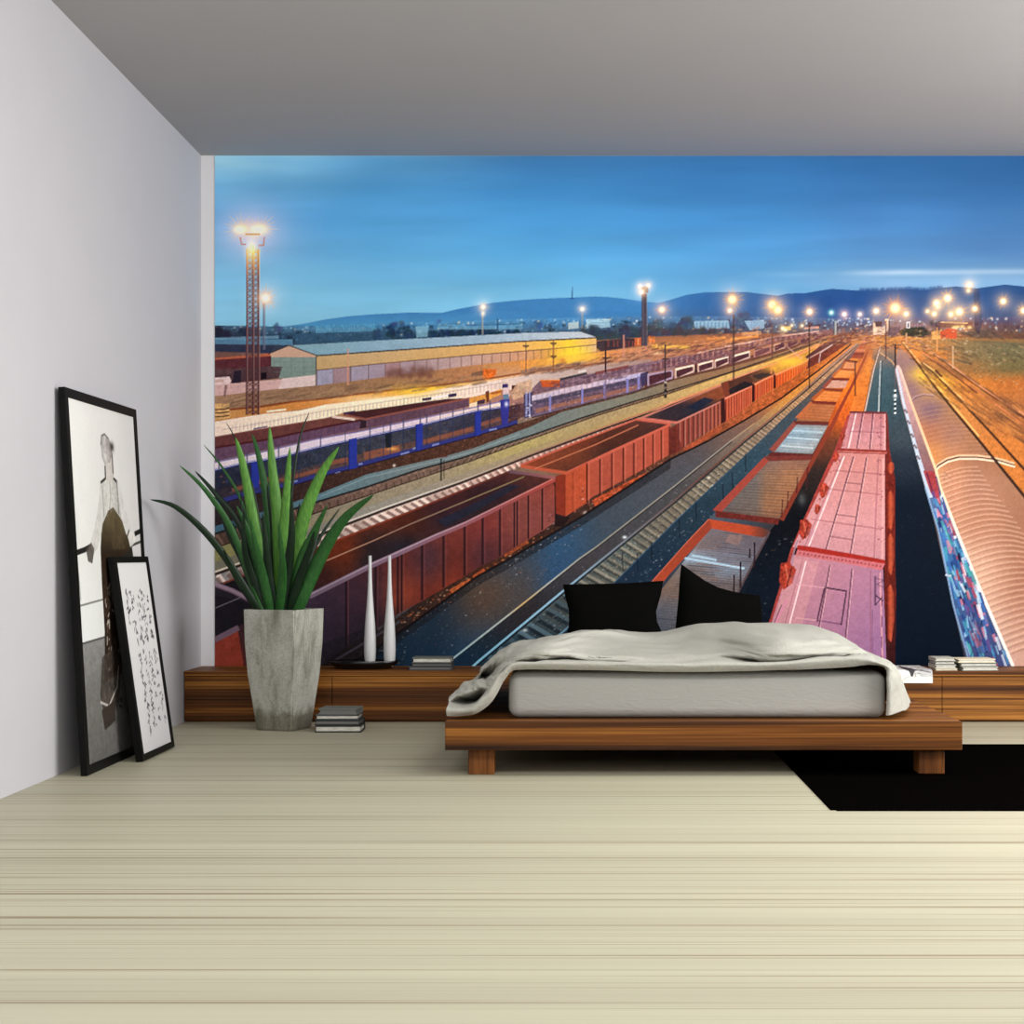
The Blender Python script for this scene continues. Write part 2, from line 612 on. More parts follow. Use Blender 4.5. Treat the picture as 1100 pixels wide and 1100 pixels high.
def paint_mural():
    p = Painter(U0, V0, U1 - U0 + 1, V1 - V0 + 1, 3)
    R = 1152
    # ------------------------------------------------ sky
    sky = colgrid([231, 300, 420, 600, 800, 950, 1100], [166, 178, 205, 235, 265, 295, 320, 350],
                  [[(150, 208, 238), (132, 194, 230), (92, 158, 206), (62, 122, 178), (52, 108, 164), (46, 98, 154), (44, 92, 148)],
                   [(140, 202, 236), (120, 186, 226), (84, 152, 204), (58, 122, 182), (50, 110, 170), (46, 100, 158), (44, 94, 150)],
                   [(106, 176, 224), (92, 164, 216), (74, 148, 206), (60, 132, 194), (54, 118, 180), (52, 106, 164), (48, 98, 154)],
                   [(92, 164, 220), (86, 160, 218), (78, 154, 212), (68, 144, 206), (62, 130, 192), (62, 116, 174), (58, 106, 160)],
                   [(104, 172, 222), (98, 168, 220), (86, 162, 216), (76, 152, 208), (72, 140, 198), (72, 124, 178), (68, 112, 164)],
                   [(116, 184, 224), (112, 182, 224), (100, 172, 218), (88, 162, 210), (82, 146, 198), (92, 140, 184), (90, 132, 174)],
                   [(126, 192, 228), (124, 192, 228), (114, 184, 222), (104, 172, 212), (92, 154, 200), (96, 146, 190), (92, 138, 182)],
                   [(134, 196, 226), (134, 196, 226), (126, 190, 222), (112, 178, 214), (98, 158, 200), (100, 148, 192), (96, 140, 184)]])
    p.poly([(U0, V0), (R, V0), (R, 400), (U0, 400)], sky)
    sl, X, Y = p.win(U0, V0, R, 352)
    n = p.noise(X, Y + X * 0.03, 60, 0.35, 2.6, 3, 3)
    p.a[sl] *= (1 + 0.035 * n)[..., None]
    cl = np.exp(-((Y - 294 + (X - 900) * 0.012) / 3.2) ** 2) * np.clip((X - 790) / 130, 0, 1) * np.clip(0.75 + 0.5 * p.noise(X, Y, 40, 0.5, 2, 9), 0, 1)
    p.a[sl] += (cl * 0.50)[..., None] * (np.array([205, 214, 226], np.float32) - p.a[sl])
    cl = np.exp(-((Y - 302) / 9.0) ** 2) * np.clip((X - 760) / 200, 0, 1) * 0.22
    p.a[sl] += cl[..., None] * (np.array([176, 200, 222], np.float32) - p.a[sl])
    cl = np.exp(-((Y - 174 - (X - 240) * 0.10) / 6.0) ** 2) * np.clip((330 - X) / 90, 0, 1) * 0.35
    p.a[sl] += cl[..., None] * (np.array([180, 226, 246], np.float32) - p.a[sl])

    # ------------------------------------------------ hills
    h1 = [(300, 352), (330, 347.5), (350, 343.5), (375, 340), (400, 338), (440, 336), (475, 336.5), (490, 332.8), (510, 329), (530, 325.5), (560, 322.6), (580, 321.3), (600, 320.4), (615, 320), (640, 318.8), (655, 319.5), (670, 321), (690, 324), (708, 325.8), (740, 330), (760, 340)]
    p.poly(h1 + [(760, 372), (300, 372)], lin3(1, [(318, (58, 120, 178)), (334, (56, 118, 176)), (350, (74, 140, 186)), (365, (70, 120, 160))]), 1, 0.05, 9)
    p.poly([(470, 372), (475, 345), (500, 338), (540, 334), (640, 334), (740, 338), (740, 372)], lin3(0, [(470, (70, 134, 186)), (600, (56, 116, 174)), (740, (52, 104, 158))]), 0.6, 0.06, 8)
    h2 = [(690, 333), (708, 325.6), (720, 322.6), (738, 317), (756, 314.5), (774, 314), (802, 314), (822, 316.4), (836, 318), (847, 315.6), (865, 315.3), (884, 312), (894, 310.6), (920, 312.3), (945, 312.3), (962, 311.3), (978, 311), (994, 312), (1011, 309.5), (1027, 308), (1050, 310), (1080, 306), (1110, 309), (1152, 313)]
    p.poly(h2 + [(R, 372), (690, 372)], colgrid([690, 780, 900, 1000, 1152], [308, 325, 342, 360],
           [[(62, 122, 180), (44, 94, 152), (34, 72, 128), (36, 70, 122), (38, 68, 116)], [(60, 118, 176), (42, 88, 146), (34, 68, 126), (42, 72, 122), (46, 70, 112)],
            [(66, 112, 158), (52, 88, 138), (44, 74, 126), (58, 76, 116), (60, 72, 102)], [(80, 104, 130), (70, 86, 116), (64, 78, 112), (84, 72, 84), (80, 68, 76)]]), 1, 0.06, 9)
    for i in range(40):
        x = 925 + i * 2.2 + p.rs.rand() * 2
        p.glow(x, at_u(h2, x) - 0.3 - p.rs.rand(), 1.6, (36, 68, 120), 0.7, mode='over')
    # transmitter on the ridge
    p.line([(615.3, 321), (615.3, 308.5)], (1.5, 0.7), (40, 84, 140))
    p.line([(613.6, 321), (617, 321)], 2, (44, 90, 148))

    # ------------------------------------------------ town below the hills
    town = [(231, 350), (300, 351), (340, 350), (420, 347), (480, 346), (560, 343), (640, 341), (700, 340), (780, 340), (900, 342), (1000, 342), (1152, 340)]
    p.poly(town + [(R, 384), (U0, 384)], colgrid([231, 330, 450, 600, 720, 820, 950, 1050, 1152], [342, 352, 362, 376],
           [[(84, 124, 158), (92, 150, 190), (88, 152, 196), (74, 134, 184), (70, 110, 152), (70, 96, 138), (62, 78, 120), (72, 72, 104), (74, 70, 96)],
            [(56, 78, 104), (70, 124, 164), (66, 122, 166), (66, 110, 150), (64, 84, 110), (74, 84, 108), (70, 72, 98), (92, 68, 72), (86, 66, 70)],
            [(46, 56, 80), (44, 76, 108), (36, 66, 96), (48, 70, 96), (60, 62, 76), (104, 74, 72), (98, 66, 68), (110, 68, 52), (96, 66, 56)],
            [(60, 50, 62), (50, 62, 84), (40, 60, 84), (60, 60, 70), (120, 72, 58), (160, 92, 58), (140, 76, 48), (150, 84, 40), (120, 80, 50)]]), 1, 0.16, 5)
    sp = np.random.RandomState(5)
    for i in range(420):
        x = 232 + sp.rand() * 900
        y = at_u(town, x) + 1 + (sp.rand() ** 1.3) * 15
        c = [(190, 226, 240), (236, 246, 250), (120, 186, 216), (250, 214, 160), (90, 150, 196)][sp.randint(5)]
        p.glow(x, y, 0.5 + sp.rand() * 0.8, c, 0.35 + 0.5 * sp.rand(), mode='over')
    for i in range(300):
        x = 232 + sp.rand() * 900
        y = at_u(town, x) + 3 + sp.rand() * 15
        w, h = 1 + sp.rand() * 5, 1 + sp.rand() * 3
        d = 0.45 + 0.5 * sp.rand()
        p.poly([(x, y), (x + w, y), (x + w, y + h), (x, y + h)], (44 * d + (0 if x < 690 else 30), 62 * d, 84 * d), 0.5)
    def trees(x0, x1, y0, y1, col, n, r=3.0, a=0.85):
        for i in range(n):
            x = x0 + (x1 - x0) * sp.rand()
            p.glow(x, y0 + (y1 - y0) * sp.rand(), r * (0.6 + 0.7 * sp.rand()), tuple(c * (0.8 + 0.4 * sp.rand()) for c in col), a, mode='over', power=3)
    trees(231, 248, 353, 362, (36, 38, 58), 14)
    trees(256, 266, 353, 362, (34, 46, 70), 8)
    trees(292, 302, 348, 360, (58, 80, 118), 10, 2.2, 0.7)
    p.poly([(231, 364), (315, 365), (315, 371), (231, 370)], (82, 136, 172), 0.85, 0.1, 4)
    p.poly([(231, 370), (296, 372), (290, 382), (231, 384)], (44, 52, 78), 0.9, 0.15, 4)
    p.poly([(340, 350), (404, 348), (406, 357), (340, 358)], (84, 156, 196), 0.7, 0.2, 3)
    for i in range(26):
        x = 344 + i * 3.0
        p.line([(x, 349 + sp.rand() * 2), (x, 356)], 0.7, (46, 100, 142), 0.6)
    p.poly([(318, 359), (425, 355), (425, 366), (318, 370)], (46, 84, 116), 0.75, 0.2, 4)
    p.poly([(231, 363), (300, 361), (300, 364), (231, 365)], (120, 176, 208), 0.6)
    trees(402, 412, 355, 363, (40, 66, 96), 8, 2.4)
    trees(416, 440, 349, 362, (28, 54, 84), 26, 2.6)
    trees(423, 434, 346, 352, (60, 84, 116), 8, 2.2, 0.7)
    p.poly([(447, 351), (461, 350), (460, 362), (448, 363)], (132, 188, 214), 0.7, 0.1, 3)
    trees(462, 474, 356, 362, (28, 52, 82), 8, 2.2)
    trees(475, 562, 355.5, 360, (26, 48, 80), 60, 2.4)
    trees(466, 474, 344, 350, (72, 116, 156), 5, 2.2, 0.6)
    p.poly([(470, 349.5), (562, 347), (562, 354), (470, 354)], (112, 172, 206), 0.55, 0.2, 4)
    p.line([(535, 343), (535, 355)], 1.2, (34, 60, 96), 0.8)
    p.poly([(500, 349), (560, 347.5), (560, 349), (500, 350.5)], (40, 78, 118), 0.6)
    trees(566, 582, 346, 353, (52, 92, 134), 9, 2.4, 0.7)
    p.poly([(630, 343.5), (655, 343), (656, 352), (631, 353)], (182, 214, 228), 0.8, 0.1, 3)
    for i in range(6):
        p.line([(632, 345 + i * 1.5), (655, 344.5 + i * 1.5)], 0.5, (92, 140, 170), 0.6)
    p.poly([(611, 347), (622, 346), (622, 353), (611, 354)], (206, 214, 206), 0.7)
    trees(626, 700, 352, 364, (48, 58, 74), 70, 3.2, 0.7)
    trees(700, 740, 346, 362, (56, 66, 84), 36, 3.2, 0.6)
    trees(732, 744, 340, 352, (60, 72, 94), 14, 3, 0.8)
    trees(790, 806, 338, 352, (64, 76, 104), 16, 3, 0.7)
    p.poly([(746, 345.5), (783, 344.5), (784, 353), (747, 353.5)], (150, 184, 206), 0.85, 0.12, 3)
    for i in range(9):
        p.line([(749 + i * 4, 346.5), (749 + i * 4, 352.5)], 1.6, (80, 122, 158), 0.7)
    p.poly([(800, 345), (821, 344), (821.5, 353), (806, 355)], (146, 174, 198), 0.9, 0.1, 3)
    for i in range(6):
        p.line([(808 + i * 2.2, 345.5), (808 + i * 2.2, 353)], 0.7, (90, 116, 150), 0.7)

    # ------------------------------------------------ ground colours of the whole yard
    ground_top = [(231, 378), (290, 380), (345, 396), (640, 366), (700, 362), (800, 358), (900, 360), (1000, 362), (1152, 366)]
    gc = colgrid([231, 330, 450, 560, 660, 760, 850, 910, 970, 1050, 1152], [356, 368, 385, 405, 430, 470, 520, 580, 640, 716],
                 [[(80, 60, 66), (80, 64, 66), (90, 70, 60), (120, 80, 60), (110, 76, 66), (150, 86, 62), (140, 84, 66), (130, 74, 58), (150, 76, 40), (130, 80, 44), (110, 80, 50)],
                  [(92, 62, 62), (92, 66, 60), (110, 80, 60), (170, 110, 60), (150, 96, 66), (190, 112, 62), (160, 96, 64), (170, 90, 48), (176, 94, 44), (140, 96, 54), (112, 90, 58)],
                  [(120, 80, 72), (150, 120, 110), (170, 120, 70), (220, 140, 60), (196, 126, 86), (176, 112, 84), (180, 110, 60), (210, 116, 52), (200, 120, 50), (150, 112, 66), (120, 96, 62)],
                  [(180, 140, 130), (160, 118, 90), (190, 130, 80), (210, 150, 110), (170, 120, 110), (150, 104, 80), (206, 130, 54), (210, 112, 44), (150, 112, 84), (210, 128, 48), (180, 120, 60)],
                  [(170, 126, 84), (200, 140, 80), (220, 170, 120), (170, 120, 110), (130, 108, 96), (170, 124, 66), (190, 110, 50), (190, 100, 46), (90, 96, 98), (206, 128, 56), (200, 120, 60)],
                  [(200, 170, 150), (150, 110, 110), (110, 80, 90), (120, 110, 90), (150, 120, 80), (110, 92, 90), (124, 104, 90), (110, 66, 46), (74, 84, 94), (200, 130, 84), (196, 130, 84)],
                  [(60, 60, 80), (80, 80, 90), (130, 116, 96), (150, 110, 90), (120, 76, 60), (92, 90, 98), (60, 90, 116), (60, 48, 44), (34, 42, 56), (200, 140, 100), (200, 140, 104)],
                  [(110, 100, 80), (90, 50, 40), (80, 46, 40), (110, 60, 46), (74, 78, 88), (76, 92, 108), (60, 50, 50), (34, 34, 42), (24, 32, 46), (190, 140, 116), (196, 140, 116)],
                  [(50, 44, 54), (70, 50, 62), (90, 48, 44), (60, 74, 96), (56, 74, 92), (60, 60, 70), (30, 34, 46), (30, 34, 44), (22, 32, 46), (120, 100, 120), (190, 140, 120)],
                  [(110, 50, 44), (60, 44, 60), (36, 52, 74), (40, 76, 108), (46, 66, 84), (60, 60, 72), (26, 32, 46), (24, 32, 46), (20, 30, 44), (60, 60, 80), (140, 110, 110)]])
    p.poly(ground_top + [(R, 726), (U0, 726)], gc, 1, 0.10, 3)

    # ------------------------------------------------ left: old wagons and shed
    p.poly([(231, 385), (292, 380), (292, 384), (231, 388)], (190, 92, 62), 1, 0.15, 3)
    p.poly([(231, 387), (292, 383), (292, 396), (231, 398)], (96, 44, 52), 1, 0.2, 4)
    p.poly([(231, 398), (304, 393), (304, 406), (290, 408), (231, 414)], (84, 58, 66), 1, 0.25, 4)
    for x in (236, 246, 258):
        p.glow(x, 399, 4, (120, 84, 84), 0.6, mode='over')
    p.poly([(252, 399), (260, 398), (259, 413), (250, 413)], (44, 36, 52), 0.9, 0.2, 3)
    p.poly([(281, 401), (287, 400), (287, 407), (281, 408)], (34, 26, 34))
    p.poly([(288, 394), (304, 393), (304, 406), (288, 408)], (92, 66, 70), 0.9, 0.2, 2)
    p.poly([(231, 406), (247, 405), (249, 409), (248, 413), (231, 414)], (226, 196, 196), 1, 0.1, 3)
    p.line([(231, 410), (241, 409.5)], 3, (190, 140, 120), 0.5)
    p.poly([(231, 414), (300, 408), (340, 404), (340, 414.5), (300, 418), (231, 426)], (212, 170, 166), 1, 0.10, 4)
    p.poly([(231, 426), (300, 418), (341, 414), (400, 407), (420, 405), (520, 392), (520, 408), (430, 419), (340, 429), (231, 442)], lin3(0, [(231, (168, 128, 100)), (340, (160, 122, 92)), (430, (172, 126, 88)), (520, (196, 128, 82))]), 1, 0.14, 2.2)
    # warehouse
    roof = [(311, 371.5), (340, 382), (400, 377.8), (473, 372.7), (560, 366.4), (600, 364.6), (641, 362.6), (623.6, 356.6), (560, 358.2), (473, 362.8), (400, 366.4)]
    p.poly(roof, lin3(0, [(311, (118, 162, 178)), (400, (126, 166, 190)), (520, (150, 176, 200)), (640, (196, 198, 206))]), 1, 0.06, 6)
    for i in range(5):
        t = (i + 1) / 6.0
        p.line([(311 + 29 * t, 371.5 + 10.3 * t), (400, 366.4 + 11 * t), (560, 358.2 + 8.2 * t), (623 + 17 * t, 356.7 + 5.9 * t)], 0.5, (160, 190, 206), 0.35)
    p.poly([(340, 382), (400, 377.8), (473, 372.7), (560, 366.4), (641, 362.6), (641, 370.5), (600, 374.5), (509, 381.8), (400, 391.8), (341, 398)],
           lin3(0, [(341, (200, 162, 108)), (400, (206, 166, 114)), (500, (222, 168, 96)), (560, (244, 176, 86)), (596, (248, 186, 66)), (612, (255, 206, 40)), (628, (246, 190, 80)), (641, (232, 176, 96))]), 1, 0.05, 2)
    p.line([(340, 382.6), (400, 378.4), (473, 373.2), (560, 367), (641, 363.2)], 1.5, (74, 66, 66))
    p.poly([(341, 398), (400, 391.8), (509, 381.8), (600, 374.5), (641, 370.5), (641, 378), (600, 383.6), (509, 392.7), (400, 407), (341, 414.5)],
           lin3(0, [(341, (160, 156, 180)), (420, (168, 144, 158)), (500, (196, 158, 150)), (560, (214, 150, 110)), (598, (236, 160, 60)), (614, (255, 210, 40)), (641, (220, 170, 130))]), 1, 0.08, 4)
    p.line([(341, 398), (400, 391.8), (509, 381.8), (600, 374.5), (641, 370.5)], 1.0, (120, 82, 64))
    for x in (341, 359, 376, 377.5, 396.5, 414.5, 430, 446, 459, 471, 484, 496, 507, 518.5, 529, 539, 548.5, 557, 566, 574, 582, 590, 598, 607, 616, 624, 631):
        a, b = at_u([(341, 398), (400, 391.8), (509, 381.8), (600, 374.5), (641, 370.5)], x), at_u([(341, 414.5), (400, 407), (509, 392.7), (600, 383.6), (641, 378)], x)
        p.line([(x, a), (x, b)], 0.9, (112, 76, 66) if x < 598 else (196, 120, 50), 0.85)
    for x in (359, 414.5):
        a, b = at_u([(341, 398), (400, 391.8), (509, 381.8)], x), at_u([(341, 414.5), (400, 407), (509, 392.7)], x)
        p.poly([(x, a), (x + 17, a - 1.6), (x + 17, b - 2), (x, b)], (172, 118, 112), 0.5, 0.1, 3)
    p.poly([(291, 380), (311, 371.5), (340, 382), (340, 384), (292, 384)], (206, 160, 134))
    p.line([(289, 380.4), (311, 371.4), (340.5, 382)], 1.2, (64, 58, 66))
    p.poly([(292, 384), (340, 384), (340, 404), (300, 407), (304, 394), (292, 394)], (128, 148, 140), 1, 0.10, 3)
    for x in (302, 314, 327):
        p.line([(x, 384), (x, 404)], 0.7, (96, 124, 116), 0.7)
    for y in (389, 395, 400):
        p.line([(294, y), (340, y)], 0.6, (104, 134, 122), 0.6)
    p.poly([(304, 407), (340, 403), (340, 414.5), (300, 418.4)], (222, 196, 192), 1, 0.06, 4)
    p.line([(340.3, 382), (340.3, 415)], 1.1, (92, 76, 76))
    # bushes before the shed
    for i in range(60):
        p.glow(416 + sp.rand() * 50, 398 + sp.rand() * 9 - (0.08 * 20), 2.4, (124, 78, 66), 0.35, mode='over')
    p.glow(452, 397, 13, (120, 80, 70), 0.5, 6, 'over')
    p.glow(424, 402, 10, (120, 78, 70), 0.5, 5, 'over')
    # dark rail line and orange strip, pale embankment
    L1 = [(231, 442), (246, 440.4), (282, 437), (317, 431.6), (350, 428.4), (378, 424.5), (416, 420), (460, 415.8), (520, 408), (560, 401.5), (620, 394), (660, 389)]
    p.poly(L1 + [(660, 394), (560, 405), (520, 412), (455, 422), (400, 429.5), (340, 437), (284, 446), (231, 455)],
           lin3(0, [(231, (206, 150, 90)), (300, (214, 138, 66)), (350, (230, 150, 74)), (430, (246, 176, 70)), (460, (252, 200, 60)), (520, (246, 190, 130)), (600, (196, 140, 110)), (660, (170, 120, 100))]), 1, 0.10, 2)
    p.line(L1, (2.4, 1.6), (140, 66, 34), 0.85)
    emb = [(231, 453.5), (284, 445), (322, 441.5), (350, 435), (400, 429.5), (455, 421.5), (520, 411), (562, 404), (620, 396), (660, 390), (700, 386)]
    p.poly(emb + [(700, 392), (640, 402), (572, 420), (539, 419), (504, 428), (482, 429), (460, 432), (369, 444), (350, 450), (289, 460), (231, 470)],
           lin3(0, [(231, (238, 214, 196)), (300, (246, 224, 200)), (370, (252, 230, 196)), (440, (252, 226, 190)), (520, (244, 216, 200)), (580, (206, 180, 170)), (640, (184, 154, 148)), (700, (166, 128, 118))]), 1, 0.07, 2.5)
    p.glow(444, 420, 22, (255, 206, 60), 0.75, 6, 'over')
    p.glow(400, 430, 36, (255, 244, 216), 0.55, 5, 'over')
    # lattice fence along the embankment
    for i in range(72):
        u = 250 + i * 4.1
        v = at_u([(231, 463), (289, 455), (350, 444), (460, 428), (560, 410), (660, 393)], u)
        p.line([(u, v - 3.2), (u, v + 3.6)], 0.7, (150, 128, 148), 0.5)
    p.line([(240, 462), (289, 453.5), (350, 441.5), (460, 425), (545, 411)], 0.7, (170, 140, 140), 0.6)
    p.poly([(273, 460.5), (288, 457.8), (288.5, 459), (273, 461.8)], (70, 52, 110), 0.9)
    # objects left: timber stack
    p.poly([(231, 434.5), (247, 433.5), (248, 449), (231, 451)], (226, 176, 112), 0.95, 0.2, 3)
    for y in (440, 443.5, 447.5):
        p.line([(231, y + 0.6), (241, y), (247, y - 1)], 1.5, (84, 40, 30), 0.8)
    p.line([(287, 442.6), (308, 440.2)], 1.8, (255, 244, 206))
    p.line([(320, 444), (350, 437)], 1.6, (250, 236, 214))
    p.poly([(242, 414), (245, 414), (243, 426), (241, 426)], (120, 84, 90), 0.7)
    # orange hut
    p.poly([(519.5, 396.5), (534, 397), (533, 404), (521, 409), (519.5, 408)], (232, 110, 36), 1, 0.35, 2)
    p.poly([(507, 401.5), (519.5, 398), (519.5, 404), (507, 405)], (120, 84, 70), 0.8)
    p.poly([(560, 398), (602, 392), (602, 397), (560, 402.5)], (120, 84, 76), 0.55, 0.2, 3)

    # ------------------------------------------------ maroon wagons behind the carriers
    p.poly([(231, 470), (289, 460), (350, 450), (358, 448), (381.5, 452), (350, 458.5), (328, 463), (288, 472), (231, 481)], lin3(0, [(231, (112, 62, 62)), (381, (126, 74, 66))]), 1, 0.16, 4)
    p.line([(231, 470), (289, 460), (350, 450), (358, 448)], 1.2, (150, 92, 84))
    p.poly([(231, 481), (288, 472), (328, 463), (350, 458.5), (388, 451), (388, 461), (340, 471), (263, 489), (231, 496)], (112, 78, 104), 1, 0.16, 5)
    p.line([(231, 481.5), (288, 472.4), (328, 463.6), (350, 459), (388, 451.6)], 2.2, (92, 40, 46))
    for i in range(22):
        u = 234 + i * 7
        v = at_u([(231, 482), (288, 473), (350, 459), (388, 452)], u)
        p.line([(u, v), (u, v + 10)], 0.9, (84, 58, 96), 0.55)
    p.line([(357.5, 448), (381.5, 451)], 2.4, (232, 204, 190))
    p.poly([(369.5, 444.6), (393.5, 450.4), (460, 437), (484, 431.4), (504, 428.4), (482.7, 428.6), (460, 431.6)], (86, 46, 50), 1, 0.14, 4)
    p.poly([(393.5, 450.6), (460, 437.4), (504.5, 428.6), (504.5, 437), (460, 447.4), (393.5, 460.5)], (112, 78, 96), 1, 0.16, 4)
    for i in range(18):
        u = 397 + i * 6
        v = at_u([(393, 451), (460, 438), (504, 429)], u)
        p.line([(u, v), (u, v + 9)], 0.9, (84, 58, 84), 0.55)
    p.line([(369.5, 446), (393.5, 450.6), (460, 437.2), (504.5, 428.2)], 1.9, (156, 88, 78))
    p.poly([(369.5, 443.5), (382, 441.5), (383, 443), (370, 446)], (76, 46, 84))
    p.poly([(388, 451), (394, 452), (394, 460), (387, 461)], (62, 44, 56))
    p.poly([(454, 428.5), (464, 427), (464, 430), (454, 431)], (70, 44, 80))
    p.poly([(482, 424), (491, 422.5), (491, 426), (482.5, 427.5)], (70, 48, 92))
    p.poly([(464, 427), (482, 423.5), (482, 426), (464, 429.5)], (244, 232, 228))
    # orange machine wagon
    p.poly([(505, 427.5), (523, 424), (539, 418), (539, 424), (523, 431), (505, 436)], (232, 158, 70), 1, 0.25, 3)
    p.poly([(522, 421), (526, 420), (526, 432), (523, 433)], (130, 66, 40))
    p.poly([(513, 431), (522, 429), (521, 434), (513, 435)], (84, 56, 74))
    p.poly([(505, 434), (513, 432), (513, 437), (505, 438)], (246, 214, 180))
    p.line([(528, 423), (539, 421)], 2.5, (176, 88, 40), 0.8)
    p.poly([(550, 414.5), (556, 414), (556, 420), (550.5, 420.6)], (96, 42, 34))
    p.poly([(540, 413), (546.5, 412.5), (546.5, 417), (540, 418)], (68, 50, 116))
    p.poly([(541, 417), (547, 416.5), (548, 426), (541, 428)], (222, 190, 192))
    p.poly([(541, 424), (547, 423.5), (547, 431), (541, 432)], (104, 134, 160))
    p.poly([(556, 412), (572, 408), (572, 424), (552, 430), (548, 424)], (206, 164, 132), 0.85, 0.25, 3)

    # ------------------------------------------------ car carriers
    c_top = [(231, 497), (263, 490.5), (340, 472), (383.6, 464.4), (460, 448.2), (539.5, 431.5)]
    c_mid = [(231, 505.6), (263, 498), (300, 492), (340, 481.5), (383.6, 472), (460, 455.5), (510, 442.5), (539.5, 438)]
    c_bot = [(231, 544), (268, 533), (313, 523), (351, 511.5), (386, 502.7), (410, 496), (449, 485.6), (510, 469.6), (540.5, 461), (556, 456)]
    p.poly(c_mid + [(560, 434)] + c_bot[::-1], lin3(0, [(231, (50, 52, 72)), (340, (60, 66, 84)), (420, (72, 74, 88)), (520, (66, 64, 84)), (556, (84, 62, 70))]), 1, 0.30, 6)
    low = [(u, 0.45 * at_u(c_mid, u) + 0.55 * v) for u, v in c_bot[:-1]]
    p.poly(low + c_bot[:-1][::-1], lin3(0, [(231, (66, 54, 62)), (340, (104, 76, 72)), (420, (116, 80, 68)), (540, (110, 76, 72))]), 0.75, 0.35, 3)
    for a, b, c in (((250, 527), (290, 515), 4), ((300, 517), (348, 504), 4), ((348, 499), (374, 494), 5), ((392, 490), (430, 482), 8), ((456, 475), (508, 461), 4), ((514, 457), (538, 450), 4)):
        p.line([a, b], c, (176, 98, 70), 0.62)
    p.specks(c_mid + c_bot[::-1], 260, 1.5, [(150, 96, 76), (60, 62, 84), (96, 112, 130), (40, 42, 60), (120, 84, 80), (70, 84, 150)], 0.6, 91)
    p.glow(422, 482.5, 6, (250, 176, 90), 0.95, 2, 'over')
    p.poly([(414, 467), (421, 465.5), (421, 481), (415, 482)], (36, 42, 50), 0.9)
    p.line(c_mid, 2.6, (44, 60, 140))
    p.line([(u, v - 2.4) for u, v in c_bot], (6.5, 4.5), (58, 62, 136))
    p.line([(u, v - 0.2) for u, v in c_bot], 1.4, (34, 30, 60))
    for a, b in (((386, 499), (390, 498.5)), ((361, 509), (366, 507.6)), ((310, 519), (320, 517)), ((431, 488.5), (440, 486)), ((444, 482.6), (448, 481.4)), ((465, 478.8), (472, 477)), ((526, 462.5), (534, 461))):
        p.line([a, b], 1.8, (150, 160, 210), 0.8)
    p.poly(c_top + c_mid[::-1], lin3(0, [(231, (222, 206, 212)), (340, (226, 208, 222)), (440, (224, 202, 216)), (540, (244, 214, 196))]), 1, 0.07, 4)
    p.line([(u, v + 0.2) for u, v in c_top], 1.2, (126, 112, 176))
    p.line([(u, v - 1.0) for u, v in c_mid], 1.0, (120, 130, 190), 0.8)
    for u in (236, 266, 300, 322, 345, 371.5, 398, 412.5, 420, 434, 452, 459, 473.5, 487, 498.5, 514, 527):
        p.line([(u, at_u(c_top, u) - 3.4), (u, at_u(c_mid, u) - 0.5)], 1.2, (78, 76, 116), 0.85)
        p.line([(u, at_u(c_mid, u)), (u, at_u(c_bot, u) - 4)], 1.0, (46, 54, 96), 0.7)
    for u0, u1, v0, v1 in ((270, 279, 496.5, 526), (375, 384, 471.5, 505), (447, 454.8, 455.5, 485), (510.5, 517.5, 442, 469)):
        p.poly([(u0, v0 + 1), (u1, v0 - 1), (u1, v1 - 2), (u0, v1)], (46, 62, 166), 1, 0.06, 4)
        p.line([(u0 + 0.4, v0 + 1), (u0 + 0.4, v1)], 0.9, (36, 46, 120))
    p.poly([(537.5, 430), (548, 429), (546, 456), (540, 458)], (58, 58, 156), 1, 0.1, 3)
    p.glow(544.5, 434.5, 2.0, (240, 240, 255), 0.9, 2.8, 'over')
    p.poly([(548, 438), (566, 432), (566, 447), (546, 455)], (92, 58, 62), 0.75, 0.5, 2.5)
    p.specks([(548, 434), (570, 426), (570, 446), (546, 456)], 40, 1.2, [(220, 180, 160), (60, 40, 50), (190, 120, 90), (70, 70, 120)], 0.8, 11)
    p.poly([(563, 424), (573, 421), (573, 447), (564, 450)], (74, 72, 116), 0.9, 0.3, 3)
    for u in (566, 569.5):
        p.line([(u, 420), (u, 448)], 1.2, (170, 168, 220), 0.85)
    p.specks([(562, 430), (574, 426), (574, 450), (562, 452)], 22, 1.2, [(244, 240, 255), (50, 46, 90)], 0.8, 12)
    # second carrier
    d_top = [(572, 425.5), (620, 414.5), (680, 402.5), (693, 400)]
    d_mid = [(572, 431), (620, 420), (680, 407), (693, 404)]
    d_bot = [(572, 449), (603, 441), (636, 433), (680, 422), (690, 418)]
    # wagons beyond it
    p.poly([(581, 409), (600, 409), (632, 402), (640, 401), (693, 390), (740, 381), (740, 392), (693, 399), (620, 414), (573, 424), (572, 418)], (126, 92, 108), 0.9, 0.3, 3)
    p.poly([(581, 409.5), (602, 409), (602, 416), (583, 416.5)], (206, 92, 44), 1, 0.15, 3)
    p.line([(602, 408), (631, 401.5)], 2.4, (66, 64, 70))
    p.line([(580, 408.8), (602, 408.4)], 1.2, (230, 150, 90))
    p.line([(622, 400), (630, 398.4)], 2, (220, 206, 206))
    p.line([(640, 401.5), (676, 394)], 3.2, (134, 60, 58), 0.8)
    for i in range(40):
        u = 600 + i * 3.3
        v = at_u([(590, 416), (640, 405), (740, 384)], u)
        p.line([(u, v - 3), (u, v + 5)], 0.8, [(96, 66, 96), (176, 140, 160)][i % 2], 0.5)
    p.poly(d_mid + d_bot[::-1], lin3(0, [(572, (116, 94, 120)), (630, (110, 86, 104)), (690, (104, 82, 112))]), 1, 0.35, 4)
    p.line([(576, 442), (600, 436), (640, 427), (686, 416)], 4.5, (186, 116, 86), 0.65)
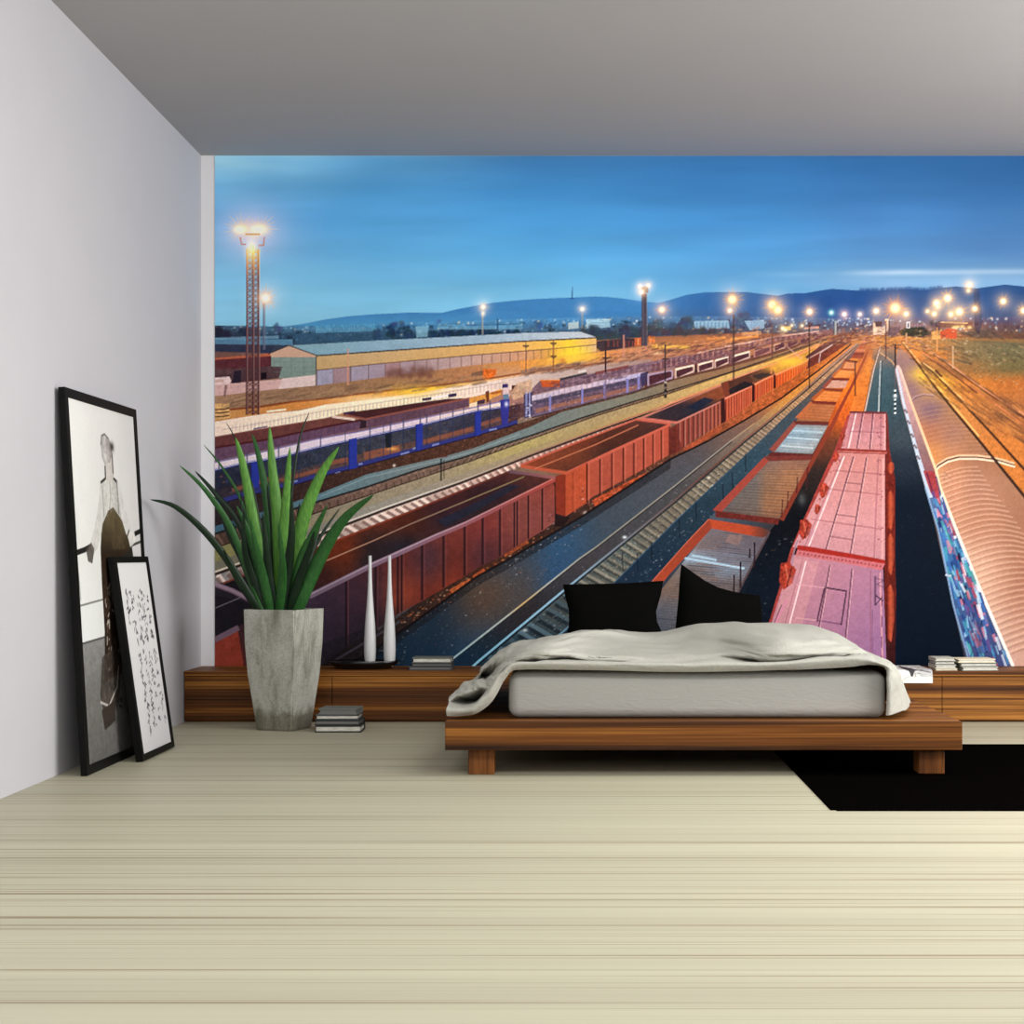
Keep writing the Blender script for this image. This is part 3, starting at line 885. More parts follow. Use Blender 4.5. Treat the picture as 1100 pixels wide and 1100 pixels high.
    p.line([(576, 433), (620, 423), (688, 408)], 3.2, (70, 70, 96), 0.6)
    p.line([(u, v - 1.3) for u, v in d_bot], 2.2, (126, 104, 128), 0.9)
    p.line(d_bot, 1.2, (62, 42, 56))
    p.poly(d_top + d_mid[::-1], lin3(0, [(572, (204, 188, 206)), (630, (208, 182, 196)), (693, (184, 174, 214))]), 1, 0.1, 3)
    for i in range(20):
        u = 577 + i * 6
        p.line([(u, at_u(d_top, u) - 3), (u, at_u(d_mid, u))], 0.8, (130, 116, 150), 0.7)
    for u in (591.5, 626, 650.5, 674.5, 686.5):
        p.line([(u, at_u(d_mid, u) - 1), (u, at_u(d_bot, u) - 1)], 2.3, (136, 130, 196))
    p.poly([(688, 402), (697, 399), (697, 413), (690, 416)], (66, 56, 96), 0.9, 0.3, 2)
    p.specks(d_mid + d_bot[::-1], 150, 1.2, [(170, 120, 110), (70, 60, 90), (206, 180, 190), (90, 70, 80)], 0.6, 92)
    # frames train
    fr = [(696, 723.5, 402, 397.5, 415, 407), (725.4, 746.4, 396.4, 392.3, 407, 400.3), (750, 767, 391.4, 387.4, 400, 396), (768, 783.5, 387, 383, 396, 390.8), (784.5, 806.5, 383, 377.6, 391.6, 385),
          (810, 829, 376.4, 370.6, 384.4, 379), (831.5, 844.5, 370.2, 367.4, 378, 374), (846, 858, 367, 364.6, 374, 370), (859.5, 873, 364.4, 361.6, 370, 366.4), (874, 890, 361.4, 358.6, 366, 362)]
    p.poly([(693, 412), (693, 418), (724, 409), (779, 396), (830, 383), (890, 364), (890, 360), (830, 376), (779, 390)], (96, 56, 48), 0.8, 0.2, 3)
    for k, (u0, u1, a0, a1, b0, b1) in enumerate(fr):
        lt = np.array([(196, 164, 196), (236, 196, 180), (236, 190, 176), (236, 190, 170), (230, 184, 170), (196, 124, 110), (226, 170, 150), (170, 110, 100), (150, 96, 90), (120, 80, 84)][k])
        p.poly([(u0, a0), (u1, a1), (u1, b1), (u0, b0)], tuple(lt * 0.88))
        m = min(2.4, (b0 - a0) * 0.24)
        e = min(1.6, (u1 - u0) * 0.08)
        p.poly([(u0 + e, a0 + m), (u0 + e * 2.5, a0 + m - 0.8), (u1 - e * 2.5, a1 + m - 0.6), (u1 - e, a1 + m), (u1 - e, b1 - m * 0.7), (u1 - e * 2, b1 - m * 0.5), (u0 + e * 2, b0 - m * 0.5), (u0 + e, b0 - m * 0.7)], (88, 46, 56), 1, 0.3, 2)
        if k in (1, 2, 3, 4):
            p.line([(u0 + 1, a0 + 0.6), (u1 - 1, a1 + 0.6)], 1.9, (250, 214, 190))
        if k in (5,):
            for j in range(9):
                u = u0 + 1 + j * 2
                p.line([(u, at_u([(u0, a0), (u1, a1)], u)), (u, at_u([(u0, b0), (u1, b1)], u))], 0.6, (206, 130, 116), 0.8)
    p.line([(748, 391), (748, 400.5)], 2.2, (60, 34, 44))
    p.poly([(783, 382), (790, 380), (788, 391), (783, 392)], (112, 66, 72), 0.8, 0.4, 2)
    # more rows of wagons towards the town
    p.poly([(700, 392), (750, 380), (789, 371), (807, 367.5), (839, 361.6), (895, 354), (895, 359), (840, 367), (807, 376), (784, 383), (750, 391), (724, 396), (700, 400)], (128, 78, 84), 0.85, 0.3, 2.5)
    for i in range(64):
        u = 702 + i * 2.8
        v = at_u([(700, 395), (750, 384), (807, 371), (840, 364), (895, 356)], u)
        k = 1 - i / 80.0
        p.line([(u, v - 4 * k), (u, v + 4 * k)], 0.9, [(84, 48, 66), (206, 150, 140)][i % 2], 0.6)
    p.line([(750, 379.6), (789, 371), (807, 367.4), (839, 361.4), (880, 356)], 1.3, (236, 180, 160), 0.8)
    p.line([(780, 372), (807, 368)], 1.6, (246, 190, 160), 0.7)
    for (a, b, w, c) in (((700, 372), (742, 374), 4, (240, 176, 66)), ((742, 371), (790, 366), 3, (220, 130, 70)), ((694, 380), (712, 380), 3, (236, 190, 140)), ((760, 364), (780, 363), 2.4, (236, 140, 60)),
                        ((785, 365), (815, 361), 3, (246, 150, 60)), ((797, 359), (818, 358), 3.4, (226, 156, 96)), ((840, 353.4), (850, 353), 4, (244, 190, 90)), ((742, 378), (760, 374), 2.4, (170, 84, 70)), ((865, 353), (880, 352), 2.2, (226, 150, 130))):
        p.line([a, b], w, c, 0.8)
    p.glow(716, 373, 18, (255, 190, 60), 0.5, 3, 'over')
    p.poly([(697, 361), (704, 361.5), (704, 371), (697, 372)], (214, 110, 52), 0.9, 0.3, 2)
    p.poly([(682, 364), (696, 362), (696, 371), (682, 372.5)], (198, 84, 44), 0.9, 0.3, 2)
    p.poly([(642, 367), (672, 364), (682, 364), (682, 372.5), (646, 378), (641, 374)], (56, 44, 56), 0.95, 0.3, 2)
    for u in (654, 660, 664, 672, 676, 680):
        p.line([(u, 366.5), (u, 373)], 1.6, [(150, 64, 50), (206, 176, 160)][int(u) % 2], 0.8)
    for u, c in ((686, (250, 160, 90)), (690, (246, 180, 120)), (699, (250, 150, 80))):
        p.line([(u, 364), (u, 371)], 1.5, c, 0.8)
    p.poly([(648, 378), (700, 372), (700, 381), (660, 386), (641, 388), (600, 392), (560, 398), (560, 388), (600, 384), (641, 379)], lin3(0, [(560, (232, 146, 66)), (616, (255, 190, 60)), (650, (232, 140, 72)), (700, (206, 132, 96))]), 0.85, 0.14, 3)
    p.glow(616, 381, 20, (255, 222, 40), 0.8, 7, 'over')
    p.glow(628, 384, 26, (255, 190, 60), 0.4, 4, 'over')
    p.glow(605, 388, 3, (214, 120, 50), 0.8, 3, 'over')

    # ------------------------------------------------ rust strip, grey path, track, grass, pale track
    s_top = [(231, 566), (300, 545), (345.5, 530), (394.5, 510), (450, 497), (475, 491.5), (510, 481.6), (559, 463), (570, 459), (603.6, 443), (680, 423.5), (724.5, 409), (779, 396), (830, 382), (890, 362)]
    L3 = [(231, 574), (300, 552), (344, 538.7), (394.5, 523.5), (450, 505), (496, 492.5), (570, 468.5), (627.6, 448.6), (680, 432), (717, 421), (790, 398.6), (829, 385), (889, 364)]
    L4 = [(231, 590), (300, 566), (351, 548.5), (405.5, 530), (460, 512), (504.5, 497), (570, 473), (640, 448), (680, 435.5), (717, 424.4), (780, 403), (829, 387.6), (889, 366)]
    L5 = [(231, 615), (259, 605), (320, 582), (381.5, 558), (416, 545), (460, 529.5), (497, 516.5), (570, 488), (654.6, 457), (706, 439), (746.4, 424), (790, 407.6), (830, 391), (889, 367)]
    p.poly(c_bot[:-1] + [(570, 452), (603, 440), (680, 421), (692, 417)] + s_top[::-1][3:], lin3(0, [(231, (54, 46, 50)), (345, (78, 54, 48)), (450, (92, 60, 48)), (560, (98, 64, 52)), (690, (92, 62, 56))]), 1, 0.35, 2.2)
    p.specks(c_bot[3:-1] + s_top[8:3:-1], 90, 0.9, [(150, 70, 40), (60, 30, 28), (180, 110, 80)], 0.7, 21)
    p.glow(424, 500.5, 1.6, (255, 240, 230), 0.9, mode='over')
    p.poly(s_top + L3[::-1], lin3(0, [(231, (74, 112, 134)), (350, (104, 136, 146)), (450, (124, 134, 136)), (560, (120, 134, 134)), (680, (134, 128, 112)), (760, (150, 112, 80)), (890, (150, 100, 70))]), 1, 0.10, 2.5)
    p.line([(u, v + 3.4) for u, v in s_top[2:8]], 1.2, (150, 172, 178), 0.6)
    p.poly(L3 + L4[::-1], lin3(0, [(231, (92, 70, 62)), (400, (134, 104, 92)), (560, (116, 96, 80)), (700, (110, 84, 62)), (889, (140, 90, 60))]), 1, 0.25, 2)
    ties(p, L3, L4, 0.050, 0.055, 0, 0.016, (176, 140, 120), (58, 38, 32), 0.38, vmin=395)
    p.line(L3, (2.4, 1.0), (42, 42, 46), 0.9)
    p.line(L4, (2.6, 1.0), (58, 38, 30), 0.9)
    p.poly(L4 + L5[::-1], colgrid([231, 350, 450, 560, 660, 780, 889], [380, 420, 480, 530, 600],
           [[(160, 144, 120)] * 4 + [(190, 150, 90), (226, 170, 86), (226, 150, 70)], [(160, 144, 120)] * 4 + [(176, 150, 108), (206, 168, 100), (220, 150, 80)],
            [(154, 138, 110), (160, 146, 122), (170, 152, 122), (186, 166, 106), (178, 152, 106), (190, 160, 90), (200, 150, 80)], [(140, 130, 100), (154, 142, 122), (164, 148, 122), (166, 148, 114), (180, 160, 100), (190, 160, 90), (200, 150, 80)], [(150, 146, 92), (160, 150, 110)] + [(180, 166, 112)] * 5]), 1, 0.14, 3)
    p.poly([(u, v - 0.42 * (v - at_u(L4, u))) for u, v in L5] + L5[::-1], lin3(0, [(231, (120, 116, 110)), (400, (158, 154, 148)), (520, (164, 146, 126)), (620, (176, 150, 100)), (760, (200, 160, 100))]), 0.75, 0.12, 1.6)
    p.specks(L4[2:7] + L5[7:2:-1], 160, 0.7, [(210, 200, 150), (120, 110, 80), (226, 210, 140)], 0.5, 22)
    h_far = [(231, 629), (240, 626), (367, 578), (440, 549.6), (547.6, 506), (560, 499.6), (684, 451), (720, 432.7), (783.6, 409), (820, 396), (850, 385), (880, 371), (905, 360)]
    p.poly(L5 + [(905, 360)] + h_far[::-1], lin3(0, [(231, (150, 146, 146)), (350, (196, 170, 160)), (440, (216, 186, 172)), (560, (206, 160, 146)), (660, (204, 140, 116)), (780, (226, 150, 90)), (880, (214, 130, 70))]), 1, 0.16, 2)
    ties(p, L5, h_far[:8], 0.046, 0.045, 0.02, 0.019, (236, 208, 196), (120, 84, 78), 0.6, vmin=400)
    p.line([(u, v + 2.2) for u, v in L5], (4.0, 1.0), (50, 34, 32), 0.85)
    p.line(L5, (2.0, 1.0), lin3(0, [(231, (226, 210, 190)), (460, (216, 206, 196)), (560, (170, 140, 120)), (700, (190, 120, 80)), (889, (210, 130, 70))]))
    p.line([(239.5, 627), (266, 618), (275, 614)], 2, (214, 196, 176))
    p.line([(u, v + 1.5) for u, v in h_far[5:]], (2.0, 1.2), (232, 140, 100), 0.6)
    # little signal
    p.line([(474.5, 493), (474.5, 517)], 1.6, (34, 42, 44))
    p.line([(477.5, 494), (477.5, 515)], 0.8, (60, 60, 56))
    p.line([(471, 491.4), (481, 490)], 2, (110, 60, 52))

    # ------------------------------------------------ big open wagons
    L7 = [(231, 800), (400, 700), (440, 672.7), (473, 649), (513, 620), (549, 600), (626, 555), (721, 493.5), (760, 474.6), (800, 452), (840, 428), (880, 398), (915, 370)]
    rim1 = [(231, 690), (256, 675), (333, 639), (398, 606.4), (440, 587.2), (470, 574), (501, 561), (597, 514)]
    bot1 = [(231, 770), (345, 716), (372, 696), (404, 677), (430, 659), (454, 646), (477, 632.6), (499.6, 619.5), (519, 608), (537.5, 599), (568, 580), (583, 571), (597, 561)]
    # strip under the wagons down to the rail
    p.poly(bot1 + [(609, 555), (638, 533), (678, 512), (718, 489), (727, 485), (775, 455), (811, 432), (867, 396), (905, 366), (915, 368)] + L7[::-1][1:], lin3(0, [(231, (40, 38, 46)), (430, (60, 46, 44)), (520, (84, 50, 36)), (600, (70, 48, 42)), (720, (110, 66, 50)), (800, (180, 90, 50)), (870, (190, 96, 40))]), 1, 0.35, 2.5)
    p.specks([(425, 668), (445, 655), (500, 622), (597, 565), (600, 572), (513, 622), (440, 672)], 150, 1.4, [(196, 90, 46), (130, 66, 40), (226, 130, 70), (60, 40, 34), (210, 160, 130)], 0.8, 31)
    p.poly([(483, 634), (505, 622), (510, 627), (488, 640)], (214, 104, 52), 0.8, 0.4, 3)
    p.poly([(508, 619), (520, 611), (524, 616), (511, 625)], (204, 92, 46), 0.8, 0.4, 3)
    p.poly([(540, 594), (566, 577), (568, 584), (543, 599)], (190, 88, 48), 0.75, 0.35, 3)
    p.poly([(404, 672), (452, 640), (454, 645), (407, 678)], (110, 110, 124), 0.5, 0.3, 3)
    # wagon 1 interior
    p.poly([(236, 627), (240, 626), (367, 578), (440, 549.6), (547.6, 506), (597, 514), (501, 561), (470, 574), (398, 606.4), (333, 639), (290, 660)],
           colgrid([231, 300, 345, 370, 400, 435, 480, 520, 597], [500, 530, 560, 590, 620, 660],
                   [[(60, 40, 40)] * 6 + [(84, 52, 46), (96, 52, 46), (110, 56, 50)], [(60, 40, 40)] * 4 + [(80, 40, 34), (84, 44, 38), (82, 44, 44), (66, 40, 46), (86, 50, 48)],
                    [(60, 40, 40), (60, 40, 40), (120, 60, 40), (140, 62, 36), (110, 54, 38), (96, 46, 34), (62, 42, 52), (60, 44, 46), (74, 50, 50)], [(46, 36, 44), (66, 42, 44), (126, 58, 32), (124, 54, 32), (58, 44, 48), (48, 44, 54), (92, 52, 34), (44, 44, 56), (60, 50, 50)],
                    [(40, 36, 44), (50, 40, 48), (80, 46, 44), (96, 50, 40), (48, 46, 58), (60, 50, 56), (60, 50, 50), (50, 50, 60), (60, 50, 50)], [(40, 36, 44), (44, 40, 48), (56, 50, 60), (60, 50, 60), (52, 50, 60), (52, 50, 60), (52, 50, 60), (52, 50, 60), (52, 50, 60)]]), 1, 0.16, 6)
    p.poly([(470, 560), (520, 536), (548, 521), (560, 522), (520, 545), (480, 566)], (36, 50, 74), 0.6, 0.2, 5)
    p.line([(351.6, 602.6), (400, 582), (440, 564), (563.6, 512.5)], 1.4, lin3(0, [(350, (196, 140, 110)), (440, (150, 116, 100)), (563, (140, 120, 84))]))
    p.line([(240, 627), (367, 579), (440, 550.4), (547.6, 507)], 2.0, lin3(0, [(240, (150, 80, 60)), (370, (160, 70, 46)), (440, (150, 66, 46)), (547, (110, 52, 50))]), 0.9)
    # nearer wagon at the left edge
    p.poly([(231, 640), (270, 648), (290, 660), (256, 673), (231, 686)], (42, 38, 46), 1, 0.15, 5)
    p.line([(231, 654), (262, 641)], 1.0, (140, 130, 136), 0.8)
    p.line([(231, 628), (250, 635), (275, 648), (300, 660)], 5.0, (158, 132, 150))
    p.line([(231, 630.4), (250, 637.4), (275, 650.4)], 1.3, (110, 86, 104))
    p.poly([(231, 690), (256, 677), (262, 712), (262, 724), (231, 724)], (160, 66, 50), 1, 0.14, 6)
    p.line([(231, 688), (257, 674.6)], 6, (124, 100, 118))
    # wagon 1 side
    side1 = rim1[2:] + bot1[::-1][:-1] + [(333, 724), (300, 724), (300, 656)]
    p.poly(side1, colgrid([300, 345, 400, 430, 460, 490, 520, 560, 597], [515, 560, 600, 640, 680, 716],
           [[(96, 70, 90), (96, 70, 90), (110, 60, 66), (140, 60, 50), (140, 60, 50), (146, 64, 52), (146, 64, 54), (146, 72, 62), (160, 72, 58)],
            [(96, 70, 90), (96, 70, 90), (110, 60, 66), (140, 60, 50), (138, 62, 54), (140, 62, 56), (138, 60, 56), (142, 74, 68), (150, 78, 72)],
            [(82, 62, 84), (86, 60, 76), (96, 52, 58), (112, 52, 50), (92, 56, 64), (118, 52, 44), (96, 52, 58), (122, 60, 54), (134, 66, 60)],
            [(76, 60, 84), (80, 60, 80), (80, 52, 64), (156, 70, 50), (128, 56, 44), (156, 62, 42), (112, 48, 42), (104, 50, 44), (110, 58, 50)],
            [(70, 56, 78), (72, 58, 78), (58, 46, 60), (60, 46, 52), (84, 48, 42), (90, 46, 40), (76, 42, 40), (90, 46, 40), (90, 46, 40)],
            [(66, 54, 76), (66, 54, 70), (44, 38, 48), (40, 36, 44), (50, 40, 40), (50, 40, 40), (50, 40, 40), (50, 40, 40), (50, 40, 40)]]), 1, 0.13, 6)
    for u in (372.5, 404, 428, 432, 454, 477, 499.6, 519, 537.5, 553, 556, 568, 583):
        a, b = at_u(rim1, u) + 4, at_u(bot1, u) - 1
        p.line([(u, a), (u, b)], 2.6 if u < 540 else 2.0, (46, 30, 38), 0.75)
        p.line([(u + 2.2, a), (u + 2.2, b)], 1.2, (178, 96, 88), 0.35)
    p.line([(595, 517), (597.5, 524), (597.5, 558)], 2.2, (60, 34, 34), 0.85)
    p.specks([(588, 555), (597, 550), (597, 566), (588, 570)], 16, 1.3, [(190, 150, 150), (80, 50, 50)], 0.7, 33)
    p.line([(u, v + 3.4) for u, v in rim1[2:]], 2.0, (54, 34, 42), 0.8)
    p.line([(333, 641), (398, 608.6), (440, 589.6), (470, 576), (501, 563), (596, 516)], (6.0, 4.6), lin3(0, [(333, (140, 118, 140)), (430, (140, 108, 128)), (500, (156, 96, 106)), (560, (168, 78, 76)), (597, (184, 76, 66))]))
    p.line([(333, 639.6), (398, 607), (440, 588), (470, 574.4), (501, 561.4), (596, 514.2)], 1.6, lin3(0, [(333, (176, 156, 176)), (470, (176, 146, 160)), (597, (206, 110, 100))]))
    p.line([(547.6, 507), (570, 509.6), (597, 514)], 3.2, lin3(0, [(547, (110, 84, 96)), (597, (168, 96, 96))]))
    p.poly([(333, 696), (404, 672), (404, 724), (333, 724)], (40, 36, 46), 0.35, 0.5, 4)
    p.line([(360, 710), (404, 684), (430, 668)], 2.4, (96, 98, 112), 0.6)

    def hopper(far, near, bot, endl, n, side, rimc, inner, ribd, ribl, tex=0.1):
        p.poly([endl, far[0]] + far[1:] + [near[-1]] + near[::-1], inner, 1, 0.14, 4)
        p.poly(near + bot[::-1], side, 1, tex, 4)
        for a, b in zip(along(near, np.linspace(0.04, 0.985, n), 340), along(bot, np.linspace(0.04, 0.985, n), 340)):
            w = max(0.8, (b[1] - a[1]) * 0.05)
            p.line([(a[0], a[1] + 1), (a[0], b[1] - 0.5)], w, ribd, 0.75)
            p.line([(a[0] + w, a[1] + 1), (a[0] + w, b[1] - 0.5)], w * 0.7, ribl, 0.5)
        h = bot[-1][1] - near[-1][1]
        p.line([(u, v + 0.7) for u, v in near], (3.6 if h > 25 else 2.2, 2.6 if h > 25 else 1.4), rimc)
        p.line(far, (2.4 if h > 25 else 1.5, 1.8 if h > 25 else 1.2), rimc, 0.9)
        p.line([far[-1], near[-1]], 2.2 if h > 25 else 1.4, rimc)

    # wagon 2
    hopper([(560, 500), (620, 475.6), (684, 451)], [(609.6, 508), (660, 483.6), (720.7, 455.6)], [(608, 555), (638, 533.6), (678, 512), (719, 489)], (560, 500), 10,
           lin3(0, [(608, (196, 82, 50)), (640, (184, 84, 62)), (680, (186, 86, 66)), (720, (190, 84, 62))]), (206, 98, 76),
           colgrid([560, 610, 660, 720], [451, 470, 490, 508], [[(150, 70, 46), (150, 68, 46), (112, 60, 48), (96, 56, 52)], [(160, 74, 46), (146, 66, 42), (92, 50, 40), (70, 46, 46)], [(164, 76, 46), (130, 66, 44), (80, 50, 44), (70, 44, 40)], [(150, 70, 46), (110, 60, 44), (90, 50, 40), (80, 46, 40)]]),
           (96, 38, 32), (220, 120, 96))
    p.poly([(597, 512), (609.6, 508), (608, 555), (598, 552)], (150, 56, 38), 1, 0.12, 4)
    p.poly([(608, 510), (631, 497), (631, 541), (608, 555)], (196, 84, 50), 0.75, 0.12, 4)
    p.line([(560, 501), (585, 505), (609.6, 508.6)], 3.6, (198, 92, 62))
    p.line([(575, 504), (640, 478), (686, 457)], 1.4, (206, 120, 84), 0.8)
    p.line([(631, 498), (631, 540)], 1.6, (90, 34, 28), 0.9)
    p.specks([(622, 525), (630, 521), (630, 536), (622, 540)], 12, 1.0, [(220, 170, 160), (60, 30, 30)], 0.8, 34)
    p.poly([(636, 538), (684, 513), (700, 506), (672, 524), (640, 545)], (206, 84, 44), 0.85, 0.5, 2.5)
    p.specks([(630, 545), (718, 492), (721, 494), (632, 553)], 120, 1.1, [(206, 100, 60), (90, 50, 40), (60, 40, 40), (190, 140, 120)], 0.7, 35)
    p.glow(629, 551.5, 2, (240, 220, 210), 0.8, mode='over')
    p.poly([(597, 552), (612, 556), (606, 566), (596, 566)], (44, 30, 32), 0.85, 0.3, 3)
    p.poly([(719, 462), (727, 458), (727, 486), (719, 490)], (84, 38, 34), 0.95, 0.2, 3)
    # wagon 3
    hopper([(690, 449.6), (720, 437), (783.6, 411)], [(727, 454), (750, 443), (776.4, 430.4)], [(727, 486), (750, 470), (775, 455.4)], (690, 450), 11,
           lin3(0, [(727, (150, 62, 50)), (750, (156, 72, 60)), (776, (170, 80, 60))]), (196, 120, 106),
           colgrid([690, 720, 750, 784], [411, 425, 440, 455], [[(110, 66, 56), (110, 66, 56), (150, 80, 50), (150, 80, 50)], [(92, 60, 56), (80, 56, 58), (140, 76, 52), (150, 76, 46)], [(80, 60, 62), (62, 50, 58), (48, 46, 60), (60, 50, 54)], [(80, 56, 56), (60, 48, 54), (54, 46, 54), (60, 46, 50)]]),
           (84, 40, 38), (216, 150, 130))
    p.line([(690, 450), (708, 452), (727, 454.4)], 2.6, (206, 110, 96))
    p.poly([(738, 438), (757, 427), (768, 430), (748, 441)], (34, 44, 66), 0.85, 0.2, 4)
    p.poly([(719, 460), (727, 456), (733, 483), (727, 487), (719, 489)], (120, 50, 42), 0.8, 0.2, 3)
    p.poly([(734, 482), (774, 457), (776, 461), (738, 486)], (184, 84, 52), 0.8, 0.3, 3)
    p.poly([(774.5, 429), (779.5, 427), (780, 453), (775, 456)], (70, 34, 34))
    # wagons 4.. towards the town
    hopper([(783.6, 409), (800, 403), (818, 396.5)], [(779, 428), (794, 421), (809, 413.8)], [(780, 453), (795, 443), (809, 433)], (775, 412), 12,
           lin3(0, [(779, (190, 78, 52)), (809, (206, 84, 46))]), (226, 130, 100), (96, 56, 46), (130, 50, 38), (236, 140, 104))
    p.poly([(781, 420), (800, 410), (812, 413), (786, 424)], (40, 36, 44), 0.85, 0.25, 4)
    p.poly([(777, 411), (783, 409), (784, 424), (777, 428)], (150, 66, 44), 0.7)
    p.poly([(808.5, 413), (811.5, 412), (811.5, 431), (808.5, 433)], (64, 30, 30))
    hopper([(818, 396.5), (835, 391), (846, 387)], [(811, 412.8), (822, 407), (832, 402.7)], [(811, 431.5), (822, 424), (832, 418)], (806, 404), 9,
           lin3(0, [(811, (204, 80, 44)), (832, (214, 88, 40))]), (236, 134, 90), (110, 70, 50), (140, 52, 36), (246, 150, 100))
    p.poly([(808, 404), (820, 401), (830, 402), (815, 408)], (56, 46, 50), 0.8, 0.3, 3)
    p.line([(829, 394), (829, 402)], 2.4, (190, 110, 70))
    p.poly([(831.5, 403), (834, 402), (834, 417), (831.5, 418)], (70, 32, 30))
    hopper([(846, 387), (860, 381), (880, 371)], [(833.5, 402.4), (850, 395), (869, 386.4)], [(834.5, 417), (850, 407), (867, 396.6)], (829, 394), 14,
           lin3(0, [(833, (216, 86, 36)), (852, (232, 96, 30)), (869, (190, 72, 40))]), (240, 136, 80), (206, 140, 50), (160, 60, 30), (250, 150, 80))
    p.glow(848, 389, 16, (250, 196, 50), 0.85, 5, 'over')
    p.glow(828, 396, 9, (236, 170, 50), 0.6, 3.5, 'over')
    p.poly([(869, 386), (884, 378), (900, 368), (915, 360), (915, 366), (900, 377), (884, 388), (867, 397)], (110, 46, 40), 1, 0.25, 3)
    p.poly([(865, 384), (880, 373), (905, 358), (915, 359), (900, 367), (884, 377), (868, 386)], (96, 52, 52), 1, 0.3, 3)
    p.line([(868, 386), (884, 377), (900, 367.4), (915, 359.6)], 1.4, (190, 140, 130), 0.8)
    p.line([(880, 390), (882, 379), (899, 368)], 1.0, (206, 180, 176), 0.8)
    p.glow(903, 383, 9, (250, 120, 40), 0.8, 3.5, 'over')
    p.line([(845, 372), (862, 386)], 1.0, (206, 150, 130), 0.8)
    p.line([(895, 371), (918, 358)], 2.5, (92, 46, 44), 0.8)

    # ------------------------------------------------ dark ground strip and the empty track
    L8 = [(470, 723), (487, 708), (563.6, 648), (623.6, 600), (640, 588.7), (724.4, 523), (785.5, 474), (811, 455), (850, 424), (880, 401), (917, 372)]
    L9 = [(500, 724), (515.5, 710), (604.5, 636), (640, 607), (724.4, 538.6), (800, 473), (827, 451), (865.5, 418), (890, 396), (921, 369)]
    L10 = [(555, 724), (601, 682.5), (611, 674.5), (667.6, 620), (727, 560), (776, 514), (825.5, 467), (847, 446), (883.6, 412.7), (918, 377), (925, 370)]
    p.poly([(380, 724)] + L7[1:] + L8[::-1], colgrid([380, 460, 520, 560, 600, 660, 740, 800, 850, 917], [370, 400, 430, 470, 520, 580, 640, 716],
           [[(90, 80, 80)] * 7 + [(150, 100, 80), (206, 120, 60), (206, 110, 60)], [(90, 80, 80)] * 7 + [(150, 100, 80), (226, 140, 50), (196, 116, 70)], [(90, 80, 80)] * 6 + [(110, 88, 84), (150, 96, 70), (210, 130, 60), (190, 116, 70)],
            [(90, 80, 80)] * 5 + [(94, 88, 90), (92, 82, 84), (126, 96, 84), (150, 110, 90), (150, 110, 90)], [(70, 84, 100)] * 4 + [(74, 84, 96), (78, 84, 94), (84, 86, 94), (100, 92, 92), (110, 96, 90), (120, 100, 90)],
            [(60, 80, 104)] * 3 + [(64, 80, 100), (54, 90, 124), (72, 84, 98), (80, 88, 98), (90, 90, 96), (90, 90, 96), (90, 90, 96)], [(40, 60, 82), (42, 58, 76), (100, 80, 68), (88, 82, 82), (54, 88, 126), (60, 84, 108), (60, 84, 108), (60, 84, 108), (60, 84, 108), (60, 84, 108)],
            [(34, 54, 72), (36, 62, 86), (50, 88, 126), (60, 86, 116), (56, 88, 120), (56, 86, 112), (56, 86, 112), (56, 86, 112), (56, 86, 112), (56, 86, 112)]]), 1, 0.12, 1.6)
    edge7 = [(u, v + 10) for u, v in L7[1:8]]
    p.poly(L7[1:8] + edge7[::-1], (40, 38, 42), 0.55, 0.4, 3)
    p.specks(L7[1:7] + edge7[::-1][1:], 150, 0.9, [(150, 160, 170), (84, 90, 96), (190, 110, 70), (30, 28, 30), (226, 226, 226)], 0.7, 41)
    p.specks([(400, 716), (513, 625), (600, 577), (640, 560), (600, 610), (500, 690), (470, 716)], 260, 0.9, [(110, 126, 140), (150, 150, 150), (56, 60, 70), (160, 100, 70), (220, 226, 230)], 0.55, 93)
    p.specks([(500, 640), (560, 600), (590, 610), (540, 670), (500, 680)], 120, 0.9, [(170, 100, 70), (120, 80, 66), (60, 50, 50), (200, 150, 120)], 0.5, 94)
    p.line(L7, (3.2, 1.6), (34, 28, 30), 0.85)
    p.poly(L8 + L9[::-1], colgrid([470, 560, 620, 700, 780, 840, 921], [372, 420, 470, 530, 600, 660, 716], [[(150, 100, 80)] * 7] + [[(120, 100, 90)] * 4 + [(150, 112, 84), (210, 140, 60), (200, 130, 80)]] + [[(90, 84, 86)] * 4 + [(124, 104, 92), (160, 130, 100), (170, 130, 100)]] +
           [[(80, 78, 82)] * 4 + [(92, 86, 86), (110, 96, 90), (110, 96, 90)]] + [[(50, 62, 78), (66, 62, 66), (76, 72, 76)] + [(76, 76, 82)] * 4] + [[(34, 56, 76), (60, 56, 60)] + [(60, 64, 74)] * 5] + [[(30, 62, 90), (40, 60, 80)] + [(46, 62, 78)] * 5]), 1, 0.13, 1.8)
    p.specks(L8[1:6] + L9[5:0:-1], 200, 0.7, [(150, 160, 166), (110, 116, 120), (40, 36, 38), (200, 206, 210)], 0.6, 42)
    p.line([(u + 1.4, v + 0.6) for u, v in L8[:7]], 1.2, (30, 30, 38), 0.6)
    p.line(L8[:8], (2.2, 1.2), lin3(0, [(487, (170, 206, 216)), (545, (190, 196, 190)), (562, (214, 176, 116)), (590, (176, 180, 176)), (640, (150, 146, 134)), (780, (150, 140, 130)), (820, (190, 140, 90))]), 0.95)
